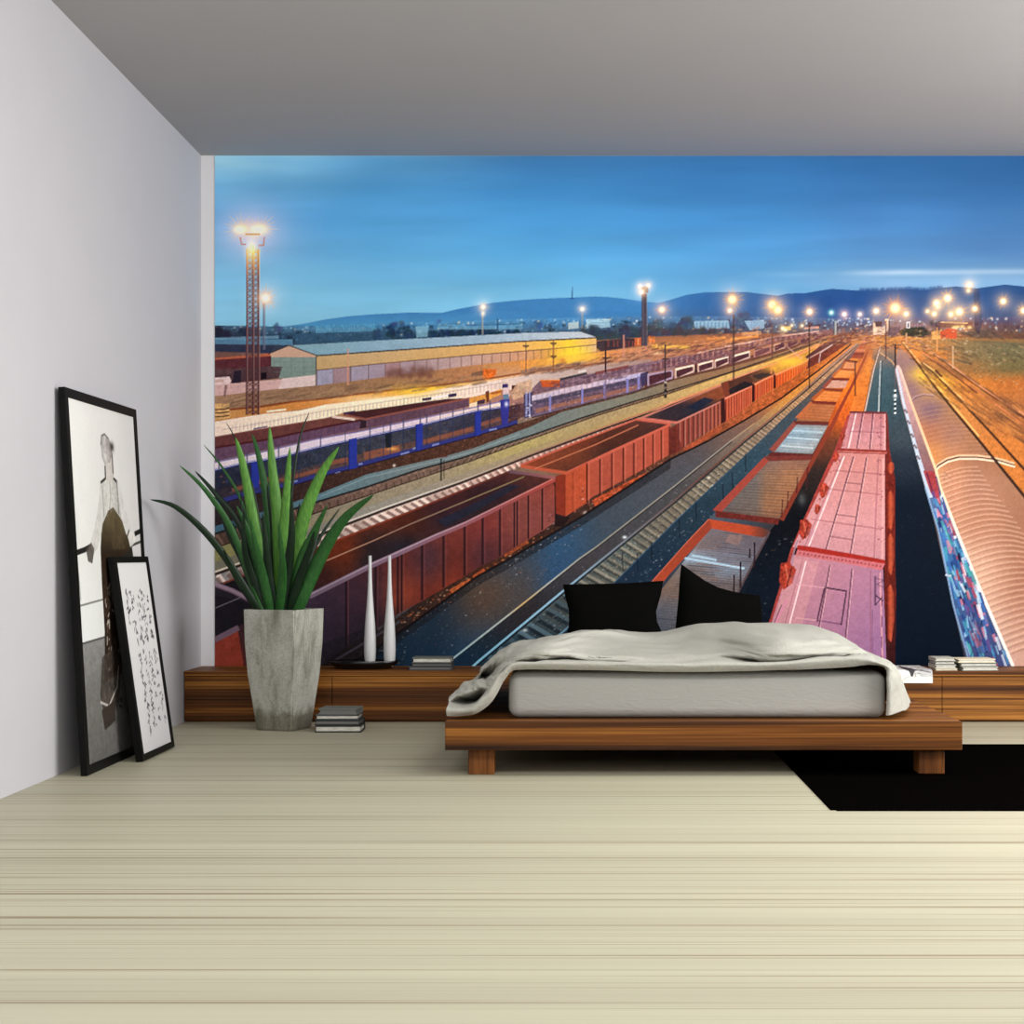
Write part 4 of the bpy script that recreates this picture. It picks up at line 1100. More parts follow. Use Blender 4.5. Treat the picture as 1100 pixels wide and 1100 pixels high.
    # ties
    p.poly(L9 + L10[::-1], colgrid([500, 600, 660, 720, 780, 840, 925], [370, 420, 470, 530, 590, 650, 716], [[(170, 120, 96)] * 7] + [[(150, 116, 96)] * 4 + [(160, 124, 96), (206, 150, 96), (190, 130, 90)]] + [[(130, 112, 96)] * 4 + [(140, 120, 100), (160, 128, 104), (160, 128, 104)]] +
           [[(120, 110, 96)] * 3 + [(126, 116, 100), (124, 114, 98), (130, 116, 100), (130, 116, 100)]] + [[(84, 96, 98)] * 2 + [(98, 108, 104), (116, 108, 96)] + [(116, 108, 96)] * 3] + [[(60, 84, 98), (84, 92, 92)] + [(100, 100, 92)] * 5] + [[(44, 70, 88)] * 7]), 1, 0.25, 1.8)
    ties(p, [(u, v) for u, v in L9 if v < 640], L10, 0.036, 0.055, 0, 0.0125, (176, 160, 138), (48, 48, 50), 0.46, vmin=392)
    ties(p, [(500, 724), (515.5, 710), (604.5, 636), (606, 635)], L10, 0.040, 0.055, 0, 0.015, (96, 122, 136), (34, 44, 54), 0.7)
    p.specks([(585, 668), (640, 615), (720, 548), (800, 480), (810, 478), (745, 540), (690, 596), (611, 672), (600, 684)], 380, 1.1, [(196, 190, 176), (150, 130, 110), (110, 130, 136), (50, 54, 60), (206, 180, 150)], 0.6, 43)
    p.specks([(500, 724), (600, 640), (611, 674), (555, 724)], 90, 1.3, [(120, 156, 176), (60, 96, 120), (190, 210, 220), (30, 50, 66)], 0.6, 44)
    p.glow(671.5, 577.5, 2.4, (236, 246, 250), 0.95, 1.6, 'over')
    p.glow(564.5, 677.5, 2.8, (226, 240, 250), 0.9, 1.6, 'over')
    p.glow(762, 513.5, 1.8, (246, 236, 220), 0.9, 1.1, 'over')
    p.glow(766, 522, 1.4, (240, 240, 236), 0.9, 1.0, 'over')
    p.line([(u + 1.8, v + 1.0) for u, v in L9], (3.0, 1.2), (26, 34, 46), 0.7)
    p.line(L9, (2.6, 1.1), lin3(0, [(500, (140, 206, 236)), (600, (150, 190, 214)), (640, (130, 150, 166)), (700, (116, 104, 106)), (760, (110, 72, 62)), (830, (150, 100, 80)), (921, (140, 110, 110))]))
    p.line([(u + 1.6, v + 1.6) for u, v in L10], (3.0, 1.4), (20, 34, 48), 0.8)
    p.line(L10, (2.4, 1.4), lin3(0, [(555, (150, 190, 210)), (611, (110, 150, 176)), (660, (62, 96, 120)), (740, (52, 92, 124)), (830, (60, 84, 104)), (880, (70, 66, 74)), (925, (84, 76, 90))]))
    # ground right of the track, up to the flat wagons
    gr = L10[2:] + [(930, 365), (905, 396), (874, 430), (857, 451), (829, 487), (823, 490), (769, 550), (762, 558), (703, 624), (650, 690), (611, 724), (575, 724)]
    p.poly(gr, colgrid([575, 660, 720, 780, 840, 925], [370, 410, 450, 500, 560, 620, 716], [[(110, 80, 80)] * 6, [(110, 80, 80)] * 4 + [(110, 90, 80), (96, 80, 84)], [(64, 82, 94)] * 4 + [(70, 82, 92), (80, 80, 84)], [(52, 78, 94)] * 4 + [(52, 78, 94), (60, 78, 90)], [(42, 62, 78)] * 6, [(36, 56, 78)] * 6, [(30, 50, 70)] * 6]), 1, 0.15, 2)
    p.specks(gr[2:6] + [(823, 490), (769, 550), (700, 624), (640, 690)], 150, 0.9, [(120, 150, 170), (60, 100, 130), (24, 40, 56), (150, 140, 130)], 0.6, 45)
    p.specks([(640, 640), (667, 622), (700, 590), (730, 562), (760, 545), (720, 600), (690, 640), (630, 680)], 160, 1.1, [(120, 150, 166), (80, 110, 130), (24, 36, 46), (150, 150, 146), (200, 206, 210)], 0.6, 95)
    for u, v in ((669, 606), (685, 606), (700, 595), (730, 570), (748, 552), (777, 532), (787, 520), (801, 500)):
        p.line([(u, v - 12), (u + 0.5, v + 8)], 1.0, (24, 30, 42), 0.85)

    # ------------------------------------------------ flat wagons
    # dark gap right of them, glowing further off
    p.poly([(931, 366), (945, 366), (936, 400), (929, 442), (913, 444), (903, 484), (880, 532), (858, 588), (831, 672), (812, 724), (720, 724), (793, 636), (827, 571), (838, 558), (872, 490), (899, 433), (912, 407), (921, 390)],
           colgrid([780, 830, 870, 910, 945], [366, 390, 420, 450, 480, 510, 560, 640, 716], [[(150, 70, 46)] * 5, [(150, 70, 46)] * 3 + [(206, 100, 44), (196, 110, 56)], [(190, 90, 40)] * 3 + [(236, 120, 36), (214, 130, 60)], [(150, 66, 34)] * 3 + [(214, 96, 34), (190, 104, 50)], [(84, 50, 40), (84, 50, 40), (120, 60, 40), (110, 64, 46), (110, 66, 50)],
            [(50, 40, 40), (50, 40, 40), (56, 44, 42), (66, 50, 46), (60, 50, 50)], [(24, 28, 38), (22, 26, 34), (24, 26, 32), (40, 36, 38), (40, 36, 38)], [(22, 32, 46), (22, 32, 46), (24, 34, 48), (24, 34, 48), (24, 34, 48)], [(20, 32, 48)] * 5]), 1, 0.18, 3)
    p.specks([(800, 640), (838, 558), (868, 500), (880, 520), (850, 600), (825, 670)], 60, 1.3, [(60, 66, 70), (90, 70, 56), (110, 110, 110), (14, 16, 22)], 0.7, 51)
    p.glow(862, 537, 4, (120, 130, 130), 0.5, 6, 'over')

    def flat(tl, tr, br, bl, deck, wall, front, ww, planks=True, tex=0.12, ptex=(90, 60, 50), seed=0, bh=4.0):
        """a flat wagon: deck corners, side board at the left, end boards"""
        p.poly([tl, tr, br, bl], deck, 1, tex, 4)
        if planks:
            n = int(max(4, (bl[1] - tl[1]) / 2.6))
            rs = np.random.RandomState(seed)
            for i in range(n):
                t = ((i + 0.5) / n) ** 1.15
                a = (tl[0] + (bl[0] - tl[0]) * t, tl[1] + (bl[1] - tl[1]) * t)
                b = (tr[0] + (br[0] - tr[0]) * t, tr[1] + (br[1] - tr[1]) * t)
                p.line([a, b], 0.7 + 0.6 * t, ptex, 0.25 + 0.35 * rs.rand())
        k = 0.85
        p.poly([(tl[0] - ww * k * 0.75, tl[1] - bh * 0.7), (tl[0] + ww * 0.1, tl[1]), (bl[0] + ww * 0.1, bl[1]), (bl[0] - ww, bl[1] - bh * 0.6)], wall, 1, 0.08, 3)
        p.poly([(tl[0] - ww * 0.7, tl[1] - bh), (tr[0] + 1, tr[1] - bh), (tr[0], tr[1] + 0.4), (tl[0], tl[1] + 0.4)], front, 1, 0.1, 3)
    # distant ones
    for q in range(7):
        t = q / 6.0
        u, v, w = 932 - 10 * t, 362 + 20 * t, 5 + 7 * t
        p.poly([(u - w / 2, v), (u + w / 2, v), (u + w / 2 - 1, v + 3.4), (u - w / 2 - 2, v + 3.4)], [(150, 60, 46), (196, 96, 70), (120, 48, 44)][q % 3], 1, 0.15, 2)
    p.line([(939, 360), (930, 384), (917, 412), (904, 437), (893, 460), (874, 494), (840, 559)], (2, 5), (150, 62, 44), 0.9)
    flat((909, 388.5), (921, 390), (918, 396), (905.5, 396.5), (206, 120, 80), (150, 70, 46), (110, 50, 40), 2, False, bh=2)
    flat((903.6, 397.6), (917.5, 398.6), (913, 406), (895.8, 405.6), (232, 132, 62), (190, 90, 46), (150, 62, 40), 2.5, False, bh=2)
    flat((894.6, 408.6), (912, 409), (908.4, 417), (887, 417), (206, 150, 130), (160, 74, 56), (120, 44, 36), 3, False, bh=2.4)
    flat((886, 419.6), (905, 421), (899.4, 432.6), (874.6, 430.6), (230, 134, 62), (186, 92, 46), (140, 62, 40), 3.6, True, bh=2.6, ptex=(190, 100, 50))
    flat((873.8, 433.6), (898, 435), (890.5, 453), (859, 450.6), lin3(0, [(858, (186, 104, 60)), (898, (192, 116, 72))]), (190, 104, 62), (130, 50, 40), 4.4, True, bh=3, ptex=(140, 80, 50))
    flat((856, 456), (890, 457), (873.4, 487.6), (832, 485.6), colgrid([832, 860, 890], [455, 462, 470, 478, 488], [[(120, 110, 112), (140, 130, 130), (150, 130, 124)], [(132, 160, 180), (150, 176, 190), (160, 160, 160)], [(120, 150, 172), (136, 160, 176), (150, 150, 152)], [(146, 166, 178), (160, 172, 180), (156, 150, 150)], [(130, 140, 150), (150, 156, 160), (140, 132, 130)]]),
         (150, 76, 66), (116, 52, 46), 5.5, True, bh=3.6, ptex=(110, 120, 130), seed=3)
    for a, b, c in (((846, 470), (880, 473), (196, 214, 224)), ((852, 463), (884, 465), (176, 200, 214)), ((840, 479), (874, 482), (196, 206, 210))):
        p.line([a, b], 1.8, c, 0.7)
    p.poly([(829, 486), (874, 488.5), (872, 493), (824, 491)], (104, 44, 42), 1, 0.2, 3)
    flat((826, 495), (871.5, 494), (838, 557), (774, 551), colgrid([770, 810, 826, 850, 872], [493, 515, 540, 558], [[(116, 112, 116), (120, 112, 112), (140, 110, 100), (160, 112, 90), (156, 108, 90)], [(112, 110, 112), (116, 108, 106), (150, 112, 86), (172, 118, 82), (166, 110, 80)], [(106, 102, 104), (118, 106, 100), (160, 112, 80), (168, 112, 76), (150, 96, 70)], [(96, 84, 82), (120, 100, 90), (150, 104, 78), (140, 90, 64), (120, 76, 56)]]),
         (168, 72, 60), (126, 56, 50), 8, True, bh=4.4, ptex=(86, 66, 60), seed=4)
    p.poly([(769, 549), (800, 553), (838, 557.5), (836, 564), (800, 559), (769, 556)], (116, 46, 40), 1, 0.22, 2.5)
    for u, a, b in ((868, 494, 516), (857, 505, 522), (841, 529, 548), (847, 520, 538)):
        p.line([(u, a + 8), (u - 1, b + 8)], 1.2, (84, 34, 40), 0.9)
    # nearest flat wagon
    deck = [(764, 568), (820, 579), (822, 574), (793, 636), (770, 690), (700, 724), (650, 724), (708, 632)]
    p.poly([(764, 567), (824, 575), (793, 637), (760, 724), (640, 724), (706, 640)], colgrid([640, 700, 740, 780, 824], [566, 585, 600, 612, 630, 660, 716],
           [[(110, 116, 130), (120, 120, 132), (126, 124, 136), (130, 116, 116), (120, 104, 106)], [(110, 112, 124), (120, 116, 126), (140, 120, 116), (120, 110, 118), (110, 100, 110)], [(110, 130, 150), (130, 150, 170), (146, 164, 182), (126, 124, 136), (110, 104, 114)], [(110, 110, 120), (130, 116, 110), (128, 116, 114), (130, 140, 156), (110, 106, 116)],
            [(96, 90, 100), (130, 104, 92), (136, 116, 104), (120, 106, 104), (100, 92, 98)], [(84, 90, 104), (100, 104, 116), (110, 108, 112), (100, 92, 94), (80, 74, 80)], [(70, 80, 96)] * 5]), 1, 0.10, 4)
    rs = np.random.RandomState(8)
    for i in range(46):
        t = i / 45.0
        v = 569 + 112 * t ** 1.1
        u0, u1 = 764 - 62 * t * 1.1, 822 - 36 * t
        c = [(70, 74, 90), (150, 96, 76), (70, 60, 66), (130, 146, 166)][rs.randint(4)]
        a, b = sorted(rs.rand(2))
        p.line([(u0 + (u1 - u0) * a, v + 7 * a), (u0 + (u1 - u0) * b, v + 7 * b)], 1.0 + t, c, 0.5)
        p.line([(u0, v), (u1, v + 7)], 0.7, (64, 62, 74), 0.4)
    for a, b in (((736, 600), (800, 611)), ((744, 597), (770, 602))):
        p.line([a, b], 2.4, (176, 206, 226), 0.85)
    p.poly([(784, 574), (798, 576), (794, 586), (779, 583)], (150, 116, 110), 0.7, 0.15, 3)
    p.poly([(762, 558), (818, 567), (828, 571), (826, 575), (820, 578), (764, 568)], lin3(0, [(762, (196, 78, 44)), (805, (190, 76, 46)), (818, (130, 64, 50)), (828, (90, 60, 56))]), 1, 0.08, 3)
    p.poly([(762, 558), (765, 568), (720, 617), (706, 634), (640, 714), (626, 714), (700, 626), (740, 581)], lin((765, 565), (160, 66, 46), (700, 630), (188, 78, 48)), 1, 0.08, 4)
    p.line([(762, 558), (740, 581), (700, 626), (640, 698)], 1.2, (226, 116, 84), 0.7)
    p.line([(827, 572), (793, 637), (775, 690)], 2.2, (92, 74, 76))
    for u, a, b in ((796, 604, 632), (811, 583, 611), (789, 618, 637), (806, 590, 600)):
        p.line([(u, a), (u - 0.4, b)], 1.8, (50, 30, 38), 0.9)

    # ------------------------------------------------ middle track and lane
    p.poly([(939, 372), (962, 372), (966, 396), (972, 433), (984, 487), (1002, 553), (1024, 650), (1040, 724), (952, 724), (952, 606), (953, 484), (953, 444), (929, 444)],
           colgrid([929, 950, 970, 1000, 1040], [366, 385, 400, 440, 470, 500, 540, 716], [[(170, 84, 50), (150, 80, 56), (140, 80, 60), (140, 80, 60), (140, 80, 60)], [(150, 96, 66), (110, 100, 96), (110, 84, 76), (110, 84, 76), (110, 84, 76)], [(84, 96, 102), (72, 96, 106), (72, 84, 92), (72, 84, 92), (72, 84, 92)], [(64, 90, 100), (62, 88, 98), (64, 82, 92), (60, 76, 88), (60, 76, 88)],
            [(60, 76, 86), (62, 76, 86), (66, 78, 88), (60, 70, 80), (60, 70, 80)], [(52, 60, 70), (44, 54, 68), (44, 54, 68), (40, 50, 62), (40, 50, 62)], [(30, 38, 52), (26, 36, 50), (24, 34, 50), (24, 34, 48), (24, 34, 48)], [(18, 30, 48), (18, 30, 48), (16, 28, 46), (16, 28, 44), (16, 28, 44)]]), 1, 0.14, 1.6)
    p.poly([(941, 388), (934, 420), (929, 444), (913, 444), (922, 412), (934, 384)], (224, 124, 48), 0.75, 0.2, 3)
    p.line([(946, 372), (939, 397), (929.5, 442)], (1, 1.7), (206, 176, 160))
    p.line([(945.4, 372), (938, 397), (928.4, 442)], 0.8, (70, 50, 50), 0.8)
    p.line([(946.4, 388), (945, 420), (944.2, 443)], (1, 1.6), (176, 184, 186))
    p.line([(947.8, 388), (946.4, 420), (945.8, 443)], 0.9, (34, 50, 60), 0.8)
    p.specks([(958, 560), (990, 540), (1020, 640), (962, 640)], 50, 0.9, [(70, 80, 96), (90, 60, 56), (20, 30, 46)], 0.5, 61)
    p.line([(946, 379), (958, 388), (962, 394), (970, 388)], 1.3, (206, 150, 110), 0.9)

    # ------------------------------------------------ pink flat wagons
    def quad(a, b, c, d, s, t):
        return tuple((1 - s) * ((1 - t) * np.array(a) + t * np.array(d)) + s * ((1 - t) * np.array(b) + t * np.array(c)))
    P1 = [(914, 443.5), (952, 444.5), (952, 484), (904, 482)]
    P2 = [(901, 486), (951, 488), (951, 604), (852, 588)]
    P3 = [(852, 596), (949, 612), (953, 724), (812, 724)]
    p.poly([(951, 444), (954, 446), (956, 484), (962, 515), (962, 600), (963, 640), (962, 724), (950, 724)], lin3(1, [(444, (130, 52, 46)), (520, (124, 42, 34)), (640, (112, 38, 32)), (720, (60, 28, 32))]), 1, 0.25, 3)
    p.poly([(904, 480), (901, 486), (880, 530), (856, 588), (852, 600), (836, 650), (810, 724), (806, 724), (828, 664), (850, 590), (876, 530), (897, 484), (911, 446), (915, 446)], (170, 66, 60), 1, 0.2, 4)
    p.poly(P1, lin3(1, [(443, (190, 116, 118)), (465, (200, 134, 140)), (484, (206, 138, 138))]), 1, 0.09, 3)
    p.poly(P2, lin3(1, [(486, (204, 132, 126)), (520, (206, 138, 136)), (560, (210, 146, 148)), (600, (198, 138, 146))]), 1, 0.07, 3)
    p.poly(P3, lin((860, 600), (196, 132, 142), (950, 690), (158, 110, 152)), 1, 0.07, 4)
    p.poly([(852, 600), (880, 604), (862, 672), (830, 672)], (206, 146, 150), 0.6, 0.07, 4)
    for (Q, s0, s1, y0, y1) in ((P1, 0.35, 0.64, 0.02, 0.98), (P2, 0.35, 0.62, 0.04, 0.98), (P3, 0.42, 0.66, 0.04, 1)):
        for s in (s0, s1):
            p.line([quad(*Q, s, y0), quad(*Q, s, y1)], 1.4, (84, 44, 66), 0.75)
            p.line([(quad(*Q, s, y0)[0] + 1.2, quad(*Q, s, y0)[1]), (quad(*Q, s, y1)[0] + 1.2, quad(*Q, s, y1)[1])], 0.7, (246, 196, 196), 0.6)
        p.line([quad(*Q, 0.16, y0), quad(*Q, 0.16, y1)], 1.4, (250, 224, 224), 0.8)
        p.line([quad(*Q, 0.12, y0), quad(*Q, 0.12, y1)], 1.0, (150, 84, 96), 0.5)
        p.line([quad(*Q, 0.86, y0), quad(*Q, 0.88, y1)], 1.0, (150, 80, 96), 0.6)
        p.line([quad(*Q, 0.965, y0), quad(*Q, 0.97, y1)], 1.6, (240, 170, 166), 0.7)
    for Q, ys in ((P1, (0.52,)), (P2, (0.38, 0.19, 0.7))):
        for y in ys:
            p.line([quad(*Q, 0.06, y), quad(*Q, 0.95, y)], 1.0, (150, 70, 84), 0.6)
    for Q, ys in ((P2, (0.3, 0.62, 0.84)),):
        for y in ys:
            p.line([quad(*Q, 0.35, y), quad(*Q, 0.62, y)], 1.0, (110, 56, 72), 0.7)
    p.line([(886, 631.5), (910, 635.5)], 1.6, (70, 36, 60))
    p.line([(879, 667), (905, 671)], 1.2, (120, 70, 110))
    p.line([(886, 632), (878, 668)], 1.5, (70, 36, 60), 0.9)
    p.line([(909.5, 636), (904, 672)], 1.5, (70, 36, 60), 0.9)
    p.line([(855, 628), (888, 632)], 0.9, (226, 170, 176), 0.7)
    p.line([(855, 664), (878, 667)], 1.0, (226, 176, 170), 0.7)
    # ends and fittings
    p.line([(913, 443), (953, 444)], 2.2, (120, 52, 56))
    p.poly([(900, 482), (953, 484), (953, 488.5), (899, 486.5)], (150, 52, 46), 1, 0.12, 3)
    p.line([(900, 485), (953, 487)], 1.2, (226, 140, 130), 0.7)
    p.poly([(857, 586), (870, 587.5), (920, 596), (951, 602), (951, 606), (920, 601), (857, 591)], (176, 46, 38), 1, 0.1, 3)
    p.poly([(857, 591), (920, 601), (951, 606), (948, 613), (900, 604), (855, 597)], (206, 110, 116), 1, 0.12, 3)
    for i in range(22):
        u = 860 + i * 4.1
        p.glow(u, 594.5 + (u - 860) * 0.165, 0.9, (96, 40, 50), 0.8, mode='over')
    for (u, v, h) in ((866, 570, 12), (847, 620, 16), (886, 528, 9), (899, 492, 6), (879, 548, 6), (906, 470, 5)):
        p.poly([(u - h * 0.5, v - h * 0.9), (u + h * 0.1, v - h), (u + h * 0.55, v - h * 0.5), (u + h * 0.3, v + h * 0.4), (u - h * 0.3, v + h * 0.9), (u - h * 0.6, v + h * 0.3)], (172, 58, 40), 0.95, 0.6, 2.5)
        p.line([(u - h * 0.2, v - h * 0.8), (u + h * 0.1, v + h * 0.6)], h * 0.12, (226, 120, 90), 0.7)
        p.line([(u + h * 0.25, v - h * 0.6), (u - h * 0.1, v + h * 0.7)], h * 0.1, (84, 26, 28), 0.7)
        p.glow(u + h * 0.5, v + h * 0.2, h * 0.3, (190, 130, 150), 0.6, mode='over')
    p.line([(857, 581), (853, 594), (851, 608)], 1.6, (150, 130, 150), 0.8)
    p.line([(846, 645), (836, 664), (832, 676)], 2.2, (214, 130, 160), 0.8)
    p.line([(840, 650), (828, 680)], 1.0, (90, 70, 90), 0.8)
    for v0, v1 in ((496, 510), (527, 570), (573, 618), (628, 690)):
        h = v1 - v0
        p.poly([(954, v0 + 4), (957, v0), (960.5, v0 + h * 0.16), (961, v0 + h * 0.6), (958, v1), (954, v1 - 4)], lin3(0, [(954, (150, 52, 38)), (957, (206, 92, 58)), (961, (150, 60, 44))]), 0.95, 0.15, 4)
    for v in (450, 459, 468, 478, 497, 509, 526, 536, 568, 580):
        p.specks([(943, v - 3), (953, v - 3), (953, v + 3), (943, v + 3)], 7, 1.1, [(110, 34, 44), (80, 40, 60), (226, 150, 150)], 0.8, int(v))
        p.specks([(918 - (v - 443) * 0.4, v - 3), (926 - (v - 443) * 0.42, v - 3), (924 - (v - 443) * 0.42, v + 3), (916 - (v - 443) * 0.42, v + 3)], 5, 1.1, [(130, 44, 50), (206, 90, 90)], 0.7, int(v) + 1)
    p.line([(940.5, 619), (940.5, 651)], 1.4, (70, 46, 76), 0.8)
    p.line([(941, 640), (949, 646)], 1.6, (56, 40, 66), 0.8)
    p.line([(941, 650), (948, 642)], 1.2, (56, 40, 66), 0.7)
    p.line([(940, 621), (950, 624), (942, 628), (951, 632)], 1.0, (90, 60, 90), 0.6)
    for v in (640, 662, 684, 704):
        p.line([(947.5, v), (947.5, v + 12)], 1.0, (110, 40, 70), 0.8)
    p.line([(937.5, 655), (938, 712)], 0.8, (120, 80, 120), 0.7)

    # ------------------------------------------------ right train and the tracks beyond it
    p.poly([(962, 366), (1000, 363), (R, 372), (R, 640), (1050, 480), (1000, 412), (966, 384)],
           colgrid([962, 985, 1010, 1040, 1090, 1152], [362, 372, 382, 395, 412, 440, 480, 640], [[(150, 76, 44), (150, 84, 50), (120, 80, 50), (96, 76, 56), (90, 76, 56), (80, 70, 56)], [(190, 96, 44), (196, 104, 46), (150, 96, 52), (120, 100, 66), (104, 96, 66), (90, 86, 62)],
            [(170, 100, 64), (226, 124, 46), (214, 120, 48), (130, 104, 66), (110, 100, 66), (100, 94, 62)], [(150, 110, 96), (170, 104, 70), (176, 110, 60), (150, 104, 60), (116, 100, 62), (110, 96, 60)], [(150, 110, 96), (200, 150, 60), (236, 170, 50), (206, 124, 50), (190, 110, 50), (150, 110, 60)],
            [(150, 110, 96), (196, 146, 66), (216, 146, 66), (206, 130, 64), (176, 108, 60), (160, 100, 58)], [(196, 130, 90), (200, 130, 80), (206, 130, 80), (206, 124, 60), (206, 122, 54), (206, 120, 54)], [(200, 120, 60)] * 6]), 1, 0.16, 2.5)
    p.specks([(1020, 372), (1060, 372), (1100, 420), (1050, 405)], 70, 1.6, [(150, 140, 96), (70, 76, 50), (206, 190, 160)], 0.5, 71)
    roofL = [(963.6, 393), (966, 397), (978, 433), (1004.5, 505.5), (1008, 522), (1026, 570), (1049, 628), (1090, 724)]
    roofR = [(965, 372), (975, 379), (994.5, 404), (1023.6, 441), (1050, 472), (1100, 530), (R, 590)]
    p.poly([(963, 384), (965, 374)] + roofR[1:] + [(R, 724)] + roofL[::-1], colgrid([962, 980, 1000, 1025, 1050, 1100, 1152], [374, 390, 404, 420, 440, 465, 490, 520, 560, 620, 716],
           [[(150, 110, 100), (170, 110, 84)] + [(170, 110, 84)] * 5, [(150, 110, 110), (150, 112, 108), (190, 130, 80)] + [(190, 130, 80)] * 4, [(150, 108, 112), (160, 118, 106), (236, 180, 60)] + [(220, 150, 70)] * 4, [(150, 104, 110), (150, 112, 112), (190, 140, 90), (220, 150, 60)] + [(200, 130, 70)] * 3,
            [(160, 110, 100), (170, 124, 112), (140, 104, 112), (170, 120, 84), (200, 130, 70), (200, 130, 70), (200, 130, 70)], [(190, 120, 70), (206, 130, 80), (180, 116, 86), (166, 116, 96), (170, 116, 80), (190, 120, 70), (190, 120, 70)], [(220, 150, 90), (220, 150, 90), (214, 140, 78), (190, 128, 92), (166, 114, 86), (180, 116, 70), (180, 116, 70)],
            [(226, 170, 130), (226, 170, 130), (214, 160, 120), (204, 142, 110), (180, 126, 100), (170, 120, 90), (170, 110, 80)], [(240, 200, 176), (240, 200, 176), (240, 200, 176), (200, 142, 112), (188, 132, 104), (170, 116, 90), (160, 106, 80)],
            [(240, 210, 196), (240, 210, 196), (240, 210, 196), (240, 210, 196), (216, 170, 144), (176, 120, 96), (160, 106, 84)], [(220, 190, 180)] * 5 + [(206, 160, 140), (170, 120, 100)]]), 1, 0.05, 3)
    p.glow(992, 402, 13, (255, 206, 50), 0.75, 8, 'over')
    # ribs of the roofs
    for i in range(34):
        t = i / 33.0
        v = 512 + 190 * t ** 1.1
        u = at_u([(q[1], q[0]) for q in roofL], v)
        a = [(u + 1 + s * (40 + 60 * t) * 1.1, v - (10 + 16 * t) * math.sin(min(1.0, s * 1.15) * math.pi * 0.52) + 26 * t * s * s) for s in np.linspace(0, 1, 9)]
        p.line(a, 1.3 + t, (240, 200, 170), 0.34)
        p.line([(x, y + 2 + t) for x, y in a], 1.0 + t, (150, 100, 76), 0.26)
    for i in range(22):
        v = 400 + i * 4.6
        u = at_u([(q[1], q[0]) for q in roofL], v)
        w = 26 + i * 1.9
        p.line([(u + s * w, v - (3 + i * 0.3) * math.sin(min(1, s * 1.3) * math.pi * 0.5)) for s in np.linspace(0, 1, 7)], 0.7, (226, 170, 130) if i > 9 else (176, 140, 140), 0.35)
    arc = [(1004, 507), (1008, 500.5), (1018, 494.5), (1030, 491.4), (1050, 491.4), (1070, 494), (1090, 500)]
    p.line([(x, y - 1.6) for x, y in arc], 2.2, (236, 190, 150), 0.95)
    p.line(arc, 1.6, (110, 84, 76))
    p.line([(x + 0.6, y + 2) for x, y in arc], 1.8, (250, 220, 190), 0.9)
    arc2 = [(978, 432), (984, 426), (992, 423.6), (1004, 425)]
    p.line(arc2, 1.2, (190, 150, 150), 0.8)
    p.line([(x, y + 1.4) for x, y in arc2], 0.9, (110, 84, 96), 0.8)
    p.line([(u + 1.2, v) for u, v in roofL], (2.0, 5.0), lin3(1, [(393, (226, 190, 180)), (440, (240, 190, 150)), (500, (250, 206, 160)), (560, (250, 226, 206)), (640, (246, 230, 222))]), 0.95)
    p.specks([(1014, 508), (1024, 508), (1024, 520), (1014, 520)], 16, 1.4, [(240, 210, 180), (170, 110, 90)], 0.7, 73)
    # side of the right train
    sideL = [(961.5, 396), (969, 433), (983.6, 487), (994, 524), (1008, 570), (1024, 650), (1039, 704), (1044, 724)]
    p.poly(sideL + roofL[::-1], lin3(1, [(393, (206, 170, 170)), (433, (196, 150, 150)), (487, (150, 110, 110)), (515, (150, 90, 96)), (530, (90, 110, 150)), (600, (60, 110, 160)), (700, (70, 80, 130))]), 1, 0.1, 4)
    p.line([(u + 2.0, v) for u, v in sideL[:3]] + [(1000, 535)], (1.5, 5), (190, 206, 226), 0.9)
    p.poly([(992, 506), (1004, 507), (1008, 522), (1011, 545), (1000, 530)], (176, 62, 66), 0.9, 0.2, 3)
    p.line([(996, 508), (1003, 532), (1008, 556)], 1.8, (110, 40, 80), 0.8)
    p.line([(1006, 512), (1012, 536)], 1.6, (70, 60, 120), 0.7)
    rs = np.random.RandomState(21)
    gl, gr_ = sideL, roofL
    for i in range(230):
        v = 528 + rs.rand() * 180
        a = at_u([(q[1], q[0]) for q in gl], v)
        b = at_u([(q[1], q[0]) for q in gr_], v)
        s = rs.rand()
        u = a + (b - a) * s
        c = [(70, 150, 196), (40, 70, 140), (226, 130, 150), (70, 170, 170), (30, 34, 70), (150, 196, 226), (190, 70, 90), (110, 80, 150), (60, 110, 190), (214, 220, 230)][rs.randint(10) if s > 0.25 else [0, 1, 3, 5, 8][rs.randint(5)]]
        L = 5 + rs.rand() * 12
        p.line([(u, v), (u + L * 0.34 + rs.randn(), v + L)], 1.2 + rs.rand() * 2.4, c, 0.75)
    p.poly([(1038, 640), (1049, 650), (1060, 700), (1049, 705)], (60, 60, 110), 0.4, 0.3, 4)
    p.line([(u + 0.4, v) for u, v in sideL[3:]], 2.0, (140, 170, 206), 0.8)
    p.line([(1016, 618), (1022, 619)], 2, (190, 200, 210), 0.9)
    for v in (440, 452, 466, 478, 490):
        u = at_u([(q[1], q[0]) for q in sideL], v)
        p.line([(u + 1, v), (u + 4, v + 4)], 2, (96, 60, 64), 0.7)
